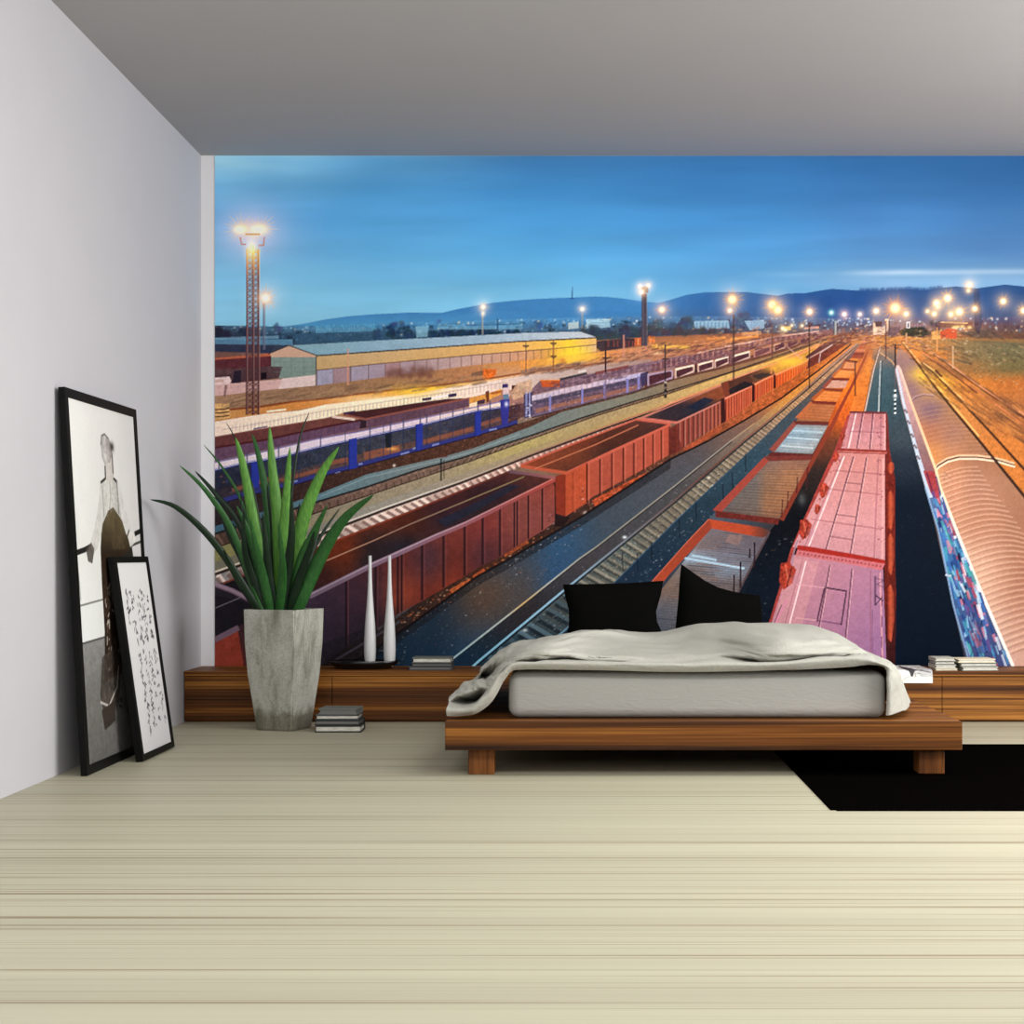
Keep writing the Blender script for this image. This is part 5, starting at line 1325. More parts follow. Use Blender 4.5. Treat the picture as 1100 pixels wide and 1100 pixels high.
    # rails to the right
    for pts, w, c in (([(968.5, 368), (980, 383), (997.6, 407), (1024, 440), (1050, 471), (1110, 545)], (1.2, 3.4), (60, 40, 34)), ([(990, 390), (1002, 400), (1016.5, 414.5), (1040, 439), (1060, 460), (1110, 515)], (1.2, 3), (70, 44, 34)),
                      ([(970.5, 368), (983, 383), (1000, 406), (1027, 439), (1052, 469)], (0.8, 1.6), (246, 190, 110)), ([(992, 390), (1005, 400), (1019, 414), (1043, 438)], (0.8, 1.4), (246, 196, 120)),
                      ([(992, 379), (1015, 394), (1050, 420), (1110, 464)], (0.9, 1.8), (214, 124, 78)), ([(1000.5, 378), (1020, 391), (1050, 413), (1110, 452)], (0.9, 1.9), (224, 150, 110)),
                      ([(1002, 380), (1020, 393.4), (1050, 415.5), (1110, 455)], (0.8, 1.6), (96, 44, 36)), ([(992, 381), (1015, 396), (1050, 422.6)], (0.8, 1.4), (90, 44, 34)), ([(1005, 398), (1012, 405)], 2.4, (80, 40, 34))):
        p.line(pts, w, c, 0.9)

    # ------------------------------------------------ far right: sheds, bushes, glow
    for (u, v, r, k) in ((965, 360, 40, 0.40), (1010, 362, 34, 0.35), (935, 370, 26, 0.30), (905, 395, 26, 0.25), (890, 362, 30, 0.15), (1040, 350, 20, 0.25)):
        p.glow(u, v, r, (255, 130, 40), k, r * 0.4)
    p.poly([(938.5, 347), (946, 346.5), (946, 352), (951, 351.5), (951, 343), (955, 343), (955.5, 353), (950, 360), (938.5, 360)], (232, 190, 160), 0.9, 0.25, 2)
    p.poly([(940, 346), (948, 345.5), (947, 351), (941, 351.5)], (60, 40, 50), 0.9)
    p.line([(955.5, 345), (955.5, 363)], 1.4, (70, 56, 60))
    p.poly([(955, 352), (968, 351), (966, 361), (954, 362)], (96, 70, 84), 0.8, 0.3, 2)
    p.poly([(966, 356), (974, 352), (990, 351), (997, 356), (996, 363), (968, 361)], (58, 56, 44), 0.95, 0.3, 3)
    p.poly([(974, 346), (978, 346), (978, 353), (974, 353)], (214, 206, 206), 0.9)
    p.poly([(975.2, 347.4), (977, 347.4), (977, 352), (975.2, 352)], (60, 66, 100))
    for x in range(980, 998, 3):
        p.line([(x, 348 + (x % 2)), (x, 352)], 1.2, (150, 130, 150), 0.7)
    p.poly([(1001, 357), (1012, 354), (1012, 364), (1001, 366)], (236, 160, 80), 0.9, 0.15, 3)
    p.poly([(1010, 357), (1018, 353), (1028, 354), (1028, 364), (1011, 364)], (216, 74, 40), 0.95, 0.25, 2.5)
    p.poly([(1008, 346), (1044, 346), (1046, 352), (1010, 352)], (110, 70, 60), 0.8, 0.3, 2)
    p.line([(1010, 346.5), (1040, 347.5)], 1.0, (236, 190, 140), 0.8)
    for u, v in ((1029, 351.5), (1034, 351), (1042, 352), (1025, 352)):
        p.glow(u, v, 2.4, (255, 196, 90), 0.9, 1.6)
    p.poly([(1030, 358), (1060, 354), (1080, 362), (1050, 364)], (80, 66, 60), 0.7, 0.3, 3)
    p.poly([(1046, 312), (1052, 310), (1056, 345), (1052, 360), (1047, 352)], (44, 46, 72), 0.5, 0.3, 4)
    for i in range(60):
        u, v = 940 + sp.rand() * 100, 353 + sp.rand() * 22
        p.glow(u, v, 0.8 + sp.rand() * 1.4, [(255, 170, 80), (240, 110, 40), (70, 40, 40), (250, 210, 160)][sp.randint(4)], 0.6, 0.7, 'over')
    for i in range(130):
        u, v = 760 + sp.rand() * 180, 352 + sp.rand() * 16
        p.glow(u, v, 0.8 + sp.rand() * 2.0, [(255, 170, 90), (230, 110, 60), (74, 44, 50), (236, 190, 160), (120, 60, 50)][sp.randint(5)], 0.55, 0.7, 'over')

    def clutter(n, u0, u1, f, h, cols, seed, a=0.55, L=6.0, slope=-0.22):
        rs = np.random.RandomState(seed)
        for i in range(n):
            u = u0 + (u1 - u0) * rs.rand()
            v = f(u) + h * rs.rand()
            k = 0.4 + (v - 340) / 50.0
            l = L * (0.3 + rs.rand()) * k
            p.line([(u, v), (u + l, v + slope * l)], (0.6 + 0.9 * rs.rand()) * min(k, 1.6), cols[rs.randint(len(cols))], a * (0.4 + 0.6 * rs.rand()))
    far = [(84, 52, 54), (120, 70, 60), (60, 40, 50), (200, 120, 80), (230, 160, 110), (150, 90, 80), (90, 60, 60)]
    clutter(420, 690, 935, lambda u: 370 - (u - 690) * 0.055, 13, far, 201, 0.6)
    clutter(160, 640, 800, lambda u: 382 - (u - 640) * 0.10, 10, far, 202, 0.5)
    clutter(240, 930, 1000, lambda u: 352, 24, far + [(40, 34, 40)], 203, 0.55, 4, 0)
    clutter(420, 975, 1120, lambda u: 352 + max(0, (u - 1000)) * 0.02, 36, [(70, 56, 46), (96, 80, 56), (150, 96, 60), (60, 50, 48), (120, 104, 76), (190, 150, 110)], 204, 0.5, 6, 0.35)
    clutter(300, 985, 1120, lambda u: 372 + max(0, (u - 985)) * 0.55, 40, [(150, 90, 50), (110, 70, 50), (216, 140, 70), (96, 66, 52)], 205, 0.45, 8, 0.7)
    clutter(160, 560, 690, lambda u: 397 - (u - 560) * 0.13, 9, [(150, 110, 96), (200, 150, 110), (110, 76, 70)], 206, 0.5)
    clutter(220, 231, 520, lambda u: 428 - (u - 231) * 0.09, 12, [(140, 104, 80), (190, 150, 112), (110, 84, 66)], 207, 0.4)
    clutter(160, 590, 780, lambda u: 412 - (u - 590) * 0.19, 9, [(90, 66, 90), (180, 150, 160), (120, 84, 84), (70, 54, 80)], 208, 0.5, 4)
    trees(690, 790, 352, 360, (70, 56, 60), 60, 2.6, 0.5)
    trees(1000, 1010, 346, 356, (60, 50, 62), 10, 2.4, 0.5)
    trees(975, 1000, 353, 360, (52, 50, 44), 24, 2.0, 0.7)

    # ------------------------------------------------ masts
    def lattice(u, w0, w1, v0, v1, col, hi, n):
        for i in range(n):
            t0, t1 = i / n, (i + 1) / n
            wa, wb = w0 + (w1 - w0) * t0, w0 + (w1 - w0) * t1
            a, b = v0 + (v1 - v0) * t0, v0 + (v1 - v0) * t1
            p.line([(u - wa, a), (u + wb * 0.1, b)], 0.9, col, 0.9)
            p.line([(u + wa * 0.1, a), (u - wb, b)], 0.9, col, 0.9)
            p.line([(u + wa, a), (u + wb * 0.1, b)], 0.9, col, 0.9)
            p.line([(u + wa * 0.1, a), (u + wb, b)], 0.9, col, 0.9)
        for s in (-1, 0.1, 1):
            p.line([(u + s * w0, v0), (u + s * w1, v1)], 1.7, col)
            p.line([(u + s * w0 + 1, v0), (u + s * w1 + 1, v1)], 0.7, hi, 0.8)
    p.poly([(266, 266), (278, 266), (278.6, 446), (265.4, 446)], lin3(1, [(264, (240, 170, 60)), (290, (190, 110, 60)), (310, (96, 66, 74)), (446, (110, 70, 64))]), 0.24)
    lattice(272, 6.2, 6.4, 268, 446, lin3(1, [(264, (206, 130, 40)), (285, (176, 100, 46)), (300, (104, 62, 60)), (330, (84, 50, 58)), (446, (92, 52, 54))]), lin3(1, [(264, (255, 220, 110)), (290, (240, 180, 120)), (310, (176, 130, 130)), (446, (170, 120, 116))]), 30)
    p.line([(284.5, 326), (284.5, 376)], 2.2, (110, 110, 136), 0.7)
    p.line([(283.3, 326), (283.3, 376)], 0.7, (70, 66, 90), 0.8)
    for u, a, b, w, c in ((519, 336, 360, 1.4, (170, 160, 150)), (626, 337, 353, 1.2, (140, 140, 140)), (595, 366, 400, 1.6, (150, 84, 50)), (565.5, 366, 400, 1.0, (110, 76, 70)), (651, 368, 402, 1.8, (66, 40, 44)), (651, 400, 430, 1.2, (120, 96, 120)),
                          (670.5, 360, 384, 1.6, (206, 130, 110)), (715.2, 370, 428, 1.5, (60, 44, 46)), (788.5, 338, 408, 1.7, (66, 46, 46)), (869.6, 346, 418, 1.5, (70, 44, 42)), (830, 350, 386, 1.1, (110, 66, 60)), (374.5, 375, 414, 1.4, (214, 150, 120)), (898, 345, 360, 1.4, (190, 196, 180)),
                          (924, 344, 356, 0.8, (120, 90, 100)), (962.2, 370, 396, 1.8, (40, 32, 40)), (961.8, 394, 420, 1.0, (110, 96, 100)), (1007, 352, 378, 1.4, (236, 150, 80)), (1019, 362, 394, 1.0, (150, 100, 70)), (1024, 372, 396, 1.2, (214, 170, 130)), (952, 345, 386, 1.1, (90, 56, 56)), (974, 358, 370, 1.3, (220, 150, 110)), (1004, 342, 352, 1, (110, 80, 90))):
        p.line([(u, a), (u, b)], w, c, 0.9)
    for u, v in ((595, 369.5), (595, 383.5), (651, 385), (715, 386), (565.5, 372)):
        p.line([(u - 3.2, v - 0.4), (u + 3.2, v - 0.4)], 1.2, (74, 48, 46), 0.9)
        p.line([(u - 3.2, v - 0.4), (u, v + 2), (u + 3.2, v - 0.4)], 0.8, (74, 48, 46), 0.8)
    for i in range(6):
        p.line([(714, 411 + i * 3), (716.6, 411 + i * 3)], 1.4, (240, 220, 210) if i % 2 == 0 else (40, 30, 34), 0.9)
    p.poly([(713.6, 414), (717, 413), (717, 428), (713.6, 428)], (60, 46, 44), 0.5)
    for i in range(11):
        p.line([(960.8, 420 + i * 2.4), (963, 420 + i * 2.4)], 2.0, (214, 226, 232) if i % 2 == 0 else (20, 24, 32), 0.95)
    p.glow(962, 426, 2.0, (246, 250, 250), 0.9, 2, 'over')
    p.line([(919, 388), (919, 426)], 1.3, (84, 44, 40), 0.9)
    lattice(692.4, 1.8, 2.2, 316, 372, (64, 58, 72), (110, 96, 104), 12)
    p.poly([(689, 309), (697, 307), (697, 315), (690, 316)], (84, 70, 74), 0.9)

    # ------------------------------------------------ lamps
    p.glow(270, 249, 30, (255, 150, 120), 0.8, 24, power=1.5)
    rs = np.random.RandomState(3)
    for cx, cy in ((260, 246), (280, 246)):
        for i in range(22):
            a = 2 * math.pi * i / 22 + 0.1 * rs.rand()
            L = 16 + 8 * rs.rand()
            dx, dy = math.cos(a), math.sin(a)
            p.poly([(cx - dy * 1.6, cy + dx * 1.6), (cx + dx * L, cy + dy * L * 0.85), (cx + dy * 1.6, cy - dx * 1.6)], (255, 206, 150), 0.42)
    p.glow(259, 247, 7.5, (255, 206, 90), 0.95, 5.0, power=2.4)
    p.glow(279, 247, 9.5, (255, 206, 90), 0.95, 5.5, power=2.4)
    p.glow(258.5, 246.8, 5.2, (255, 252, 226), 1.0, 3.4, 'over', 3)
    p.glow(278.5, 246.6, 7.2, (255, 252, 226), 1.0, 3.8, 'over', 3)
    p.glow(271, 268, 7, (255, 206, 50), 0.95, 12, power=2.0)
    p.glow(271.6, 266.5, 3.0, (255, 252, 190), 1.0, 4, 'over', 3)
    p.line([(258.8, 255), (260, 262.6), (265, 262.6)], 1.4, (200, 120, 90), 0.9)
    p.line([(284.6, 255), (283.8, 264), (278.4, 264)], 1.4, (200, 120, 90), 0.9)
    p.line([(264, 252), (280, 252)], 2.2, (206, 140, 40), 0.6)
    p.star(286, 320.5, 13, (255, 170, 90), (255, 250, 226), 16)
    p.star(519.5, 330, 7, (255, 190, 110), n=8)
    p.glow(519.5, 337, 2.4, (255, 206, 130), 0.9, 3.4)
    p.star(626, 332.3, 5.5, (255, 200, 140), n=8)
    for u, v, r in ((688, 307.8, 5.0), (696.8, 307, 5.5), (689.8, 314, 6.5)):
        p.star(u, v, r, (255, 176, 110), n=8)
    p.star(711.5, 333, 8.5, (255, 150, 60), (255, 236, 190), 10)
    p.star(787, 322, 11.5, (255, 160, 50), (255, 240, 170), 16)
    p.star(784.4, 334, 6, (255, 160, 60), n=8)
    p.star(830, 327.6, 10.5, (255, 160, 50), (255, 240, 170), 16)
    p.star(836, 333.4, 10.5, (255, 160, 50), (255, 240, 170), 16)
    p.star(870, 335.2, 8, (255, 170, 80), (255, 244, 206), 12)
    p.glow(893.4, 336.2, 3.2, (120, 220, 190), 0.9)
    p.glow(893.4, 336.2, 1.5, (236, 255, 246), 1.0, mode='over')
    p.star(907.4, 338, 6, (255, 170, 140), n=8)
    p.star(924, 338, 4.6, (255, 190, 150), n=8)
    p.star(941.6, 334.5, 7, (255, 180, 90), n=10)
    p.star(962, 331.4, 14, (255, 150, 50), (255, 240, 170), 18)
    p.star(973.8, 337.6, 6.5, (255, 180, 80), n=10)
    for u, v, r in ((996.6, 334.8, 4), (1004, 337.6, 6.5), (1006.4, 326, 8.5), (1007.8, 330, 4), (1018.3, 320.6, 10), (1021.8, 338, 6.5), (1031, 335.2, 10), (1041.6, 306.6, 7), (1040.6, 312.6, 4), (1047.5, 332, 7), (1078, 324, 8), (1100, 334, 8)):
        p.star(u, v, r, (255, 170, 60), (255, 244, 190), 10)
    for u, v, r in ((841, 353, 4), (851, 350, 3), (862, 350.3, 3.2), (844, 355, 3)):
        p.star(u, v, r, (255, 180, 80), n=6)
    for i in range(26):
        p.glow(893 + sp.rand() * 45, 342 + sp.rand() * 8, 0.9, [(190, 220, 250), (250, 230, 220)][i % 2], 0.7, mode='over')
    # slightly muted, crisp print
    g = p.a.mean(2, keepdims=True)
    sl, X, Y = p.win(U0, 352, R, 724)
    p.a[sl] = g[sl] + (p.a[sl] - g[sl]) * 0.84
    ramp_ = np.clip((Y - 372) / 40.0, 0, 1)[..., None]
    z = np.clip(p.a[sl] / 255.0, 0, 1)
    p.a[sl] = 255.0 * (z * (1 - ramp_) + ramp_ * 1.02 * z ** 1.16)
    sl, X, Y = p.win(U0, V0, R, 352)
    k = np.clip((352 - Y) / 20.0, 0, 1)[..., None]
    p.a[sl] = p.a[sl] * (1 - k) + k * (g[sl] + (p.a[sl] - g[sl]) * 0.93) * 1.06
    sl, X, Y = p.win(U0, 352, R, 724)
    # fine print grain
    sl, X, Y = p.win(U0, 350, R, 724)
    p.a[sl] *= (1 + 0.035 * p.noise(X, Y, 1.2, seed=31, oct=2))[..., None]
    o = p.out()
    b = o.copy()
    b[1:-1, 1:-1] = (o[:-2, 1:-1] + o[2:, 1:-1] + o[1:-1, :-2] + o[1:-1, 2:] + o[1:-1, 1:-1] * 2) / 6.0
    return np.clip(o + 0.75 * (o - b), 0, 1)


def paint_figure_print():
    """the tall print: a person in a white shirt and wide dark trousers on a pale ground, drawn on a 100 x 160 sheet"""
    p = Painter(0, -10, 100, 170, 6)
    p.poly([(0, -11), (100, -11), (100, 161), (0, 161)], colgrid([0, 50, 100], [-10, 60, 113, 160], [[(226, 226, 222), (216, 214, 210), (206, 204, 202)], [(220, 220, 216), (214, 214, 210), (208, 204, 202)], [(220, 224, 222), (210, 212, 208), (190, 188, 184)], [(196, 196, 194)] * 3]), 1, 0.02, 12)
    # pavement
    p.poly([(0, 104), (100, 100), (100, 161), (0, 161)], lin3(1, [(100, (132, 132, 130)), (125, (112, 111, 108)), (160, (96, 95, 92))]), 1, 0.16, 3)
    p.line([(0, 104), (40, 102.4), (100, 100)], 1.0, (70, 68, 66), 0.9)
    p.line([(0, 86.5), (34, 84.5)], 0.9, (90, 90, 86), 0.8)
    p.line([(50, 82), (100, 79)], 0.9, (90, 90, 86), 0.7)
    # rail behind
    p.line([(0, 62), (12, 60.5), (20, 59)], 2.6, (30, 29, 27))
    p.line([(78, 54), (100, 50.5)], 2.6, (30, 29, 27))
    p.line([(80, 58.6), (100, 56)], 1.4, (70, 68, 64))
    p.line([(1.5, 64), (3, 84)], 0.8, (110, 110, 106), 0.8)
    # far leg in shade
    p.poly([(58, 58), (84, 56), (92, 84), (90, 118), (78, 146), (66, 150), (62, 110)], (30, 27, 24), 0.96, 0.25, 4)
    p.poly([(58, 66), (62, 66), (64, 100), (58, 102)], (200, 198, 194), 0.75)
    # trousers
    p.poly([(39, 24 + 24), (50, 39), (66, 37), (78, 46), (82, 60), (60, 66), (56, 90), (58, 110), (56, 122), (30, 124), (34, 100), (34, 78), (35, 60)], lin3(1, [(38, (104, 94, 72)), (50, (76, 66, 46)), (62, (44, 32, 22)), (90, (52, 38, 30)), (124, (46, 36, 30))]), 1, 0.24, 4)
    p.poly([(50, 40), (66, 38), (76, 48), (72, 60), (54, 60)], (84, 72, 50), 0.6, 0.3, 4)
    rs = np.random.RandomState(4)
    for i in range(90):
        y = 74 + rs.rand() * 70
        x = 44 + rs.randn() * 5 - (y - 74) * 0.06
        c = [(190, 180, 168), (30, 24, 20), (120, 104, 92), (22, 18, 16)][rs.randint(4)]
        p.line([(x, y), (x + rs.randn() * 2, y + rs.randn() * 2.5)], 0.7 + rs.rand(), c, 0.75)
    p.poly([(28, 112), (52, 108), (56, 118), (50, 136), (26, 138), (22, 130)], (62, 54, 48), 0.75, 0.5, 3)
    p.line([(22, 133), (34, 136), (48, 128), (52, 118)], 1.2, (206, 200, 192), 0.8)
    p.poly([(23, 137), (44, 134), (42, 144), (26, 147)], (56, 48, 42), 0.95, 0.2, 3)
    # shirt body and arms
    p.poly([(40, 27), (47, 24.5), (62, 24.5), (68, 25), (72, 40), (74, 47), (68, 44), (58, 39), (50, 41), (40, 48), (38, 38)], lin3(0, [(38, (186, 184, 178)), (52, (206, 204, 198)), (66, (176, 174, 168)), (74, (200, 198, 194))]), 1, 0.08, 3)
    p.poly([(40, 27), (43, 30), (43, 42), (38, 52), (30, 60), (22, 64), (18, 60), (28, 50), (36, 38)], (200, 198, 192), 1, 0.10, 3)
    p.poly([(66, 25), (71, 27), (76, 38), (84, 48), (90, 53), (84, 58), (76, 52), (70, 44)], (204, 202, 198), 1, 0.10, 3)
    p.poly([(14, 60), (22, 57), (26, 60), (22, 67), (16, 66)], (70, 64, 58), 0.85, 0.3, 3)
    p.poly([(78, 52), (90, 50), (92, 56), (82, 59)], (214, 210, 204), 0.95, 0.1, 3)
    p.line([(76, 55), (82, 50)], 1.4, (50, 46, 42), 0.8)
    p.line([(55, 26), (55, 34), (52, 40)], 0.7, (130, 128, 122), 0.9)
    p.line([(66, 26), (66.5, 42)], 1.6, (110, 108, 104), 0.7)
    p.line([(43, 29), (43, 44)], 1.0, (120, 118, 112), 0.7)
    p.specks([(44, 28), (66, 27), (68, 42), (44, 44)], 60, 1.2, [(170, 166, 158), (224, 222, 218), (140, 136, 130)], 0.5, 4)
    p.line([(41, 27.6), (48, 25.4)], 1.3, (30, 28, 26), 0.9)
    p.line([(57, 23), (66, 26)], 1.5, (30, 28, 26), 0.9)
    # neck and head, looking up
    p.poly([(48, 17), (60, 15), (62, 24), (57, 26), (49, 26)], (196, 190, 184), 1, 0.08, 3)
    p.line([(49, 19), (48.6, 25.5)], 1.8, (40, 34, 32), 0.9)
    p.line([(61, 12), (61, 22)], 2.0, (90, 82, 76), 0.9)
    p.poly([(44, 8), (46, 3.8), (51, 2.6), (57, 4.6), (61, 8), (61, 13), (57, 16.5), (49, 18.6), (45, 15)], lin3(0, [(44, (150, 148, 144)), (50, (196, 192, 188)), (56, (170, 164, 160)), (61, (120, 112, 106))]), 1, 0.2, 3)
    p.line([(44.4, 9), (46, 4.4), (51, 3), (57, 5)], 1.0, (84, 82, 80), 0.8)
    p.glow(61.5, 8.6, 3.0, (46, 42, 40), 0.95, 2.2, 'over')
    p.glow(54, 8, 2.6, (130, 124, 118), 0.6, 2, 'over')
    return p.out(2)


def paint_script_print():
    """the small print: columns of loose brush script on pale paper, drawn on a 54 x 92 sheet"""
    p = Painter(0, 0, 54, 92, 6)
    p.poly([(0, 0), (54, 0), (54, 92), (0, 92)], lin3(1, [(0, (216, 216, 214)), (92, (206, 204, 206))]), 1, 0.015, 8)
    rs = np.random.RandomState(12)
    for c in range(5):
        x = 47 - c * 9.0
        y = 12.5 + (c % 2) * 0.8
        end = 80 if c < 4 else 30
        while y < end:
            if rs.rand() < 0.16:
                y += 2.5 + rs.rand() * 2
                continue
            h = 1.6 + rs.rand() * 2.2
            ink = 40 + rs.rand() * 70
            cx = x + rs.randn() * 0.5
            for k in range(3 + rs.randint(4)):
                a = (cx + rs.randn() * 1.2, y + rs.rand() * h)
                b = (a[0] + rs.randn() * 1.4, a[1] + (0.3 + rs.rand()) * h * 0.6)
                m = ((a[0] + b[0]) / 2 + rs.randn() * 0.7, (a[1] + b[1]) / 2)
                p.line([a, m, b], 0.55 + rs.rand() * 0.55, (ink, ink, ink + 4), 0.85)
            y += h + 0.7 + rs.rand() * 0.8
    return p.out(2)


def paint_magazine():
    """cover: a dark brush sketch on white, drawn on a 46 x 56 sheet"""
    p = Painter(0, 0, 46, 56, 4)
    p.poly([(0, 0), (46, 0), (46, 56), (0, 56)], (226, 224, 220), 1, 0.02, 6)
    rs = np.random.RandomState(2)
    p.poly([(28, 20), (46, 14), (46, 44), (32, 44)], (170, 170, 172), 0.6, 0.2, 5)
    for k in range(40):
        x, y = 16 + rs.rand() * 22, 6 + rs.rand() * 40
        p.line([(x, y), (x + rs.randn() * 4, y + rs.randn() * 6)], 0.6 + rs.rand() * 1.2, (90 + 60 * rs.rand(),) * 3, 0.6)
    p.poly([(17, 6), (22, 4), (26, 14), (30, 26), (26, 32), (24, 44), (22, 44), (20, 30), (16, 22)], (50, 48, 50), 0.9, 0.3, 3)
    p.line([(24, 24), (36, 30), (44, 34)], 3.0, (90, 88, 90), 0.8)
    p.line([(4, 16), (16, 18)], 1.4, (130, 128, 128), 0.7)
    p.line([(6, 10), (14, 14)], 1.0, (110, 108, 108), 0.6)
    return p.out(2)


# ---------------------------------------------------------------- mural on the back wall
U0, U1, V0, V1 = 231, 1150, 167, 722
mx0, mx1 = (U0 - UC) * WALL_Y / F, (U1 - UC) * WALL_Y / F
mz0, mz1 = EYE - (V1 - VC) * WALL_Y / F, EYE - (V0 - VC) * WALL_Y / F - 0.002
img = s2l(np.clip(paint_mural(), 0, 1)) * MURAL_GAIN
mural = painted_grid('wall_mural', np.clip(img, 0, 1),
                     lambda s, t: np.stack([mx0 + s * (mx1 - mx0), np.full_like(s, WALL_Y - 0.004), mz1 + t * (mz0 - mz1)], -1), M['mural'])
tag(mural, 'wall-wide photo mural of a railway freight yard at dusk on the back wall', 'wall mural')

# ---------------------------------------------------------------- low wooden bench along the back wall
BY, BZ = 8.604, 0.28
bench = thing('low_bench', (0, BY, 0), 'long low zebra-grained wooden bench running under the railway mural', 'bench')
BX0, BX1 = LEFT + 0.004, 3.1
bench.location = (0, 0, 0)
obj('bench_top', boxm(BX0, BX1, BY - 0.004, WALL_Y - 0.006, BZ - 0.028, BZ, 0.003), M['wood'], bench)
seams = [BX0, -1.387, 0.35, 1.95, BX1]
for a, c in zip(seams, seams[1:]):
    obj('front_panel', boxm(a + 0.0015, c - 0.0015, BY, BY + 0.025, 0.012, BZ - 0.031, 0.002), M['wood'], bench)
obj('carcass', boxm(BX0, BX1, BY + 0.027, WALL_Y - 0.008, 0.0, BZ - 0.03), M['wood'], bench)

# ---------------------------------------------------------------- bed
K = 6.5 / F
bx0, bx1 = (478 - UC) * K, (1034 - UC) * K
bz0, bz1 = EYE - (806 - VC) * K, EYE - (775 - VC) * K
bed = thing('platform_bed', (0, 0, 0), 'low wooden platform bed carrying the grey mattress', 'bed')
obj('platform', boxm(bx0, bx1, 6.5, BY - 0.006, bz0, bz1, 0.004), M['wood'], bed)
for lx in (503, 987):
    for ly in (6.567, 8.3):
        x = (lx - UC) * 6.567 / F
        obj('leg', boxm(x, x + 0.108, ly, ly + 0.11, 0.003 if lx > 800 else 0.0, bz0, 0.003), M['wood_leg'], bed)

mt0, mt1 = (546 - UC) * 6.61 / F, (953 - UC) * 6.61 / F
mtz = EYE - (722 - VC) * 6.61 / F
bm = boxm(mt0, mt1, 6.61, 8.57, bz1 + 0.001, mtz, 0.045, 5)
mat_o = obj('mattress', bm, M['sheet'], None, True)
tag(mat_o, 'thick light grey mattress lying on the wooden platform under the duvet', 'mattress')


def catmull(p0, p1, p2, p3, t):
    return 0.5 * ((2 * p1) + (-p0 + p2) * t + (2 * p0 - 5 * p1 + 4 * p2 - p3) * t * t + (-p0 + 3 * p1 - 3 * p2 + p3) * t ** 3)


def spline_rows(g, n):
    """smooth resampling of an array of control points along its first axis"""
    g = np.asarray(g, float)
    k = len(g)
    out = []
    for q in np.linspace(0, k - 1, n):
        i = min(int(q), k - 2)
        t = q - i
        out.append(catmull(g[max(i - 1, 0)], g[i], g[i + 1], g[min(i + 2, k - 1)], t))
    return np.array(out)


def value_noise(a, b, seed):
    r = np.random.RandomState(seed)
    t = r.rand(64, 64)
    ia, ib = np.floor(a).astype(int), np.floor(b).astype(int)
    fa, fb = a - ia, b - ib
    fa, fb = fa * fa * (3 - 2 * fa), fb * fb * (3 - 2 * fb)
    g = lambda x, y: t[x % 64, y % 64]
    return (g(ia, ib) * (1 - fa) + g(ia + 1, ib) * fa) * (1 - fb) + (g(ia, ib + 1) * (1 - fa) + g(ia + 1, ib + 1) * fa) * fb


# duvet: rows of control points from the front hem to the head end (pixel, pixel, distance)
def row(us, ys):
    ys = ys if hasattr(ys, '__len__') else [ys] * len(us)
    return [(u, v, y) for (u, v), y in zip(us, ys)]


RA = row([(480, 769), (497, 768.5), (512, 765.5), (525, 757), (534, 744), (541, 731), (549, 721), (562, 719), (600, 719), (660, 720), (720, 721.5), (780, 721), (840, 719.5), (890, 717.5), (914, 716), (935, 713.5), (951, 717), (953, 730), (953, 750), (952, 769)], 6.56)
RB = row([(479.5, 762), (495, 761), (507, 758), (518, 750), (527, 738), (535.5, 726), (546, 716), (560, 712), (600, 711.5), (660, 712), (720, 713), (780, 713), (840, 712), (890, 707.5), (914, 706), (935, 708.5), (954, 716), (956, 727), (957, 748), (957, 768)], 6.555)
RC = row([(482, 756), (497, 752), (511, 750), (522, 748), (530, 742), (537, 732), (546, 720), (558, 713), (600, 710.5), (660, 711), (720, 711), (780, 710), (840, 710.5), (890, 706), (914, 704.5), (936, 707.5), (954, 715), (959, 726), (965, 744), (968, 764)],
         [6.62, 6.78, 6.9, 6.9, 6.85, 6.8, 6.8, 6.75, 6.73, 6.73, 6.73, 6.73, 6.73, 6.73, 6.73, 6.7, 6.66, 6.64, 6.64, 6.64])
RD = row([(482, 753), (493, 746), (508, 742.5), (521, 742), (530, 738), (539, 728), (551, 714), (565, 708.5), (596, 706.5), (640, 704), (715, 706), (775, 701), (825, 710), (878, 706.5), (910, 703.5), (930, 705.5), (951, 713), (960, 723), (967, 740), (972, 763)],
         [6.64, 6.65, 6.66, 6.66, 6.66, 6.65, 6.62, 6.60, 6.60, 6.72, 6.8, 6.76, 6.60, 6.62, 6.68, 6.72, 6.7, 6.68, 6.68, 6.68])
RE = row([(482.5, 750), (490, 743), (503, 736), (514, 732.5), (525, 732), (534, 726), (548, 711), (565, 704), (596, 701), (640, 696), (715, 700), (775, 696), (825, 705), (878, 702), (908, 699.5), (929, 703), (951, 711.5), (960, 720), (968.5, 737), (975, 760)],
         [6.68, 6.70, 6.70, 6.70, 6.68, 6.67, 6.62, 6.59, 6.60, 6.88, 6.96, 6.9, 6.58, 6.60, 6.68, 6.76, 6.76, 6.74, 6.74, 6.74])
RF = row([(484, 748.5), (491, 741.5), (504, 734.5), (515, 729), (523, 727), (531, 721), (545, 708), (562, 701), (597, 695), (640, 687), (712, 694), (772, 691), (825, 698), (877, 696), (906, 696), (928, 701.5), (950, 711), (960, 718.5), (969, 736), (976, 758)],
         [6.76, 6.8, 6.84, 6.98, 6.98, 6.86, 6.68, 6.63, 6.65, 7.06, 7.12, 7.02, 6.60, 6.64, 6.74, 6.84, 6.84, 6.8, 6.8, 6.8])
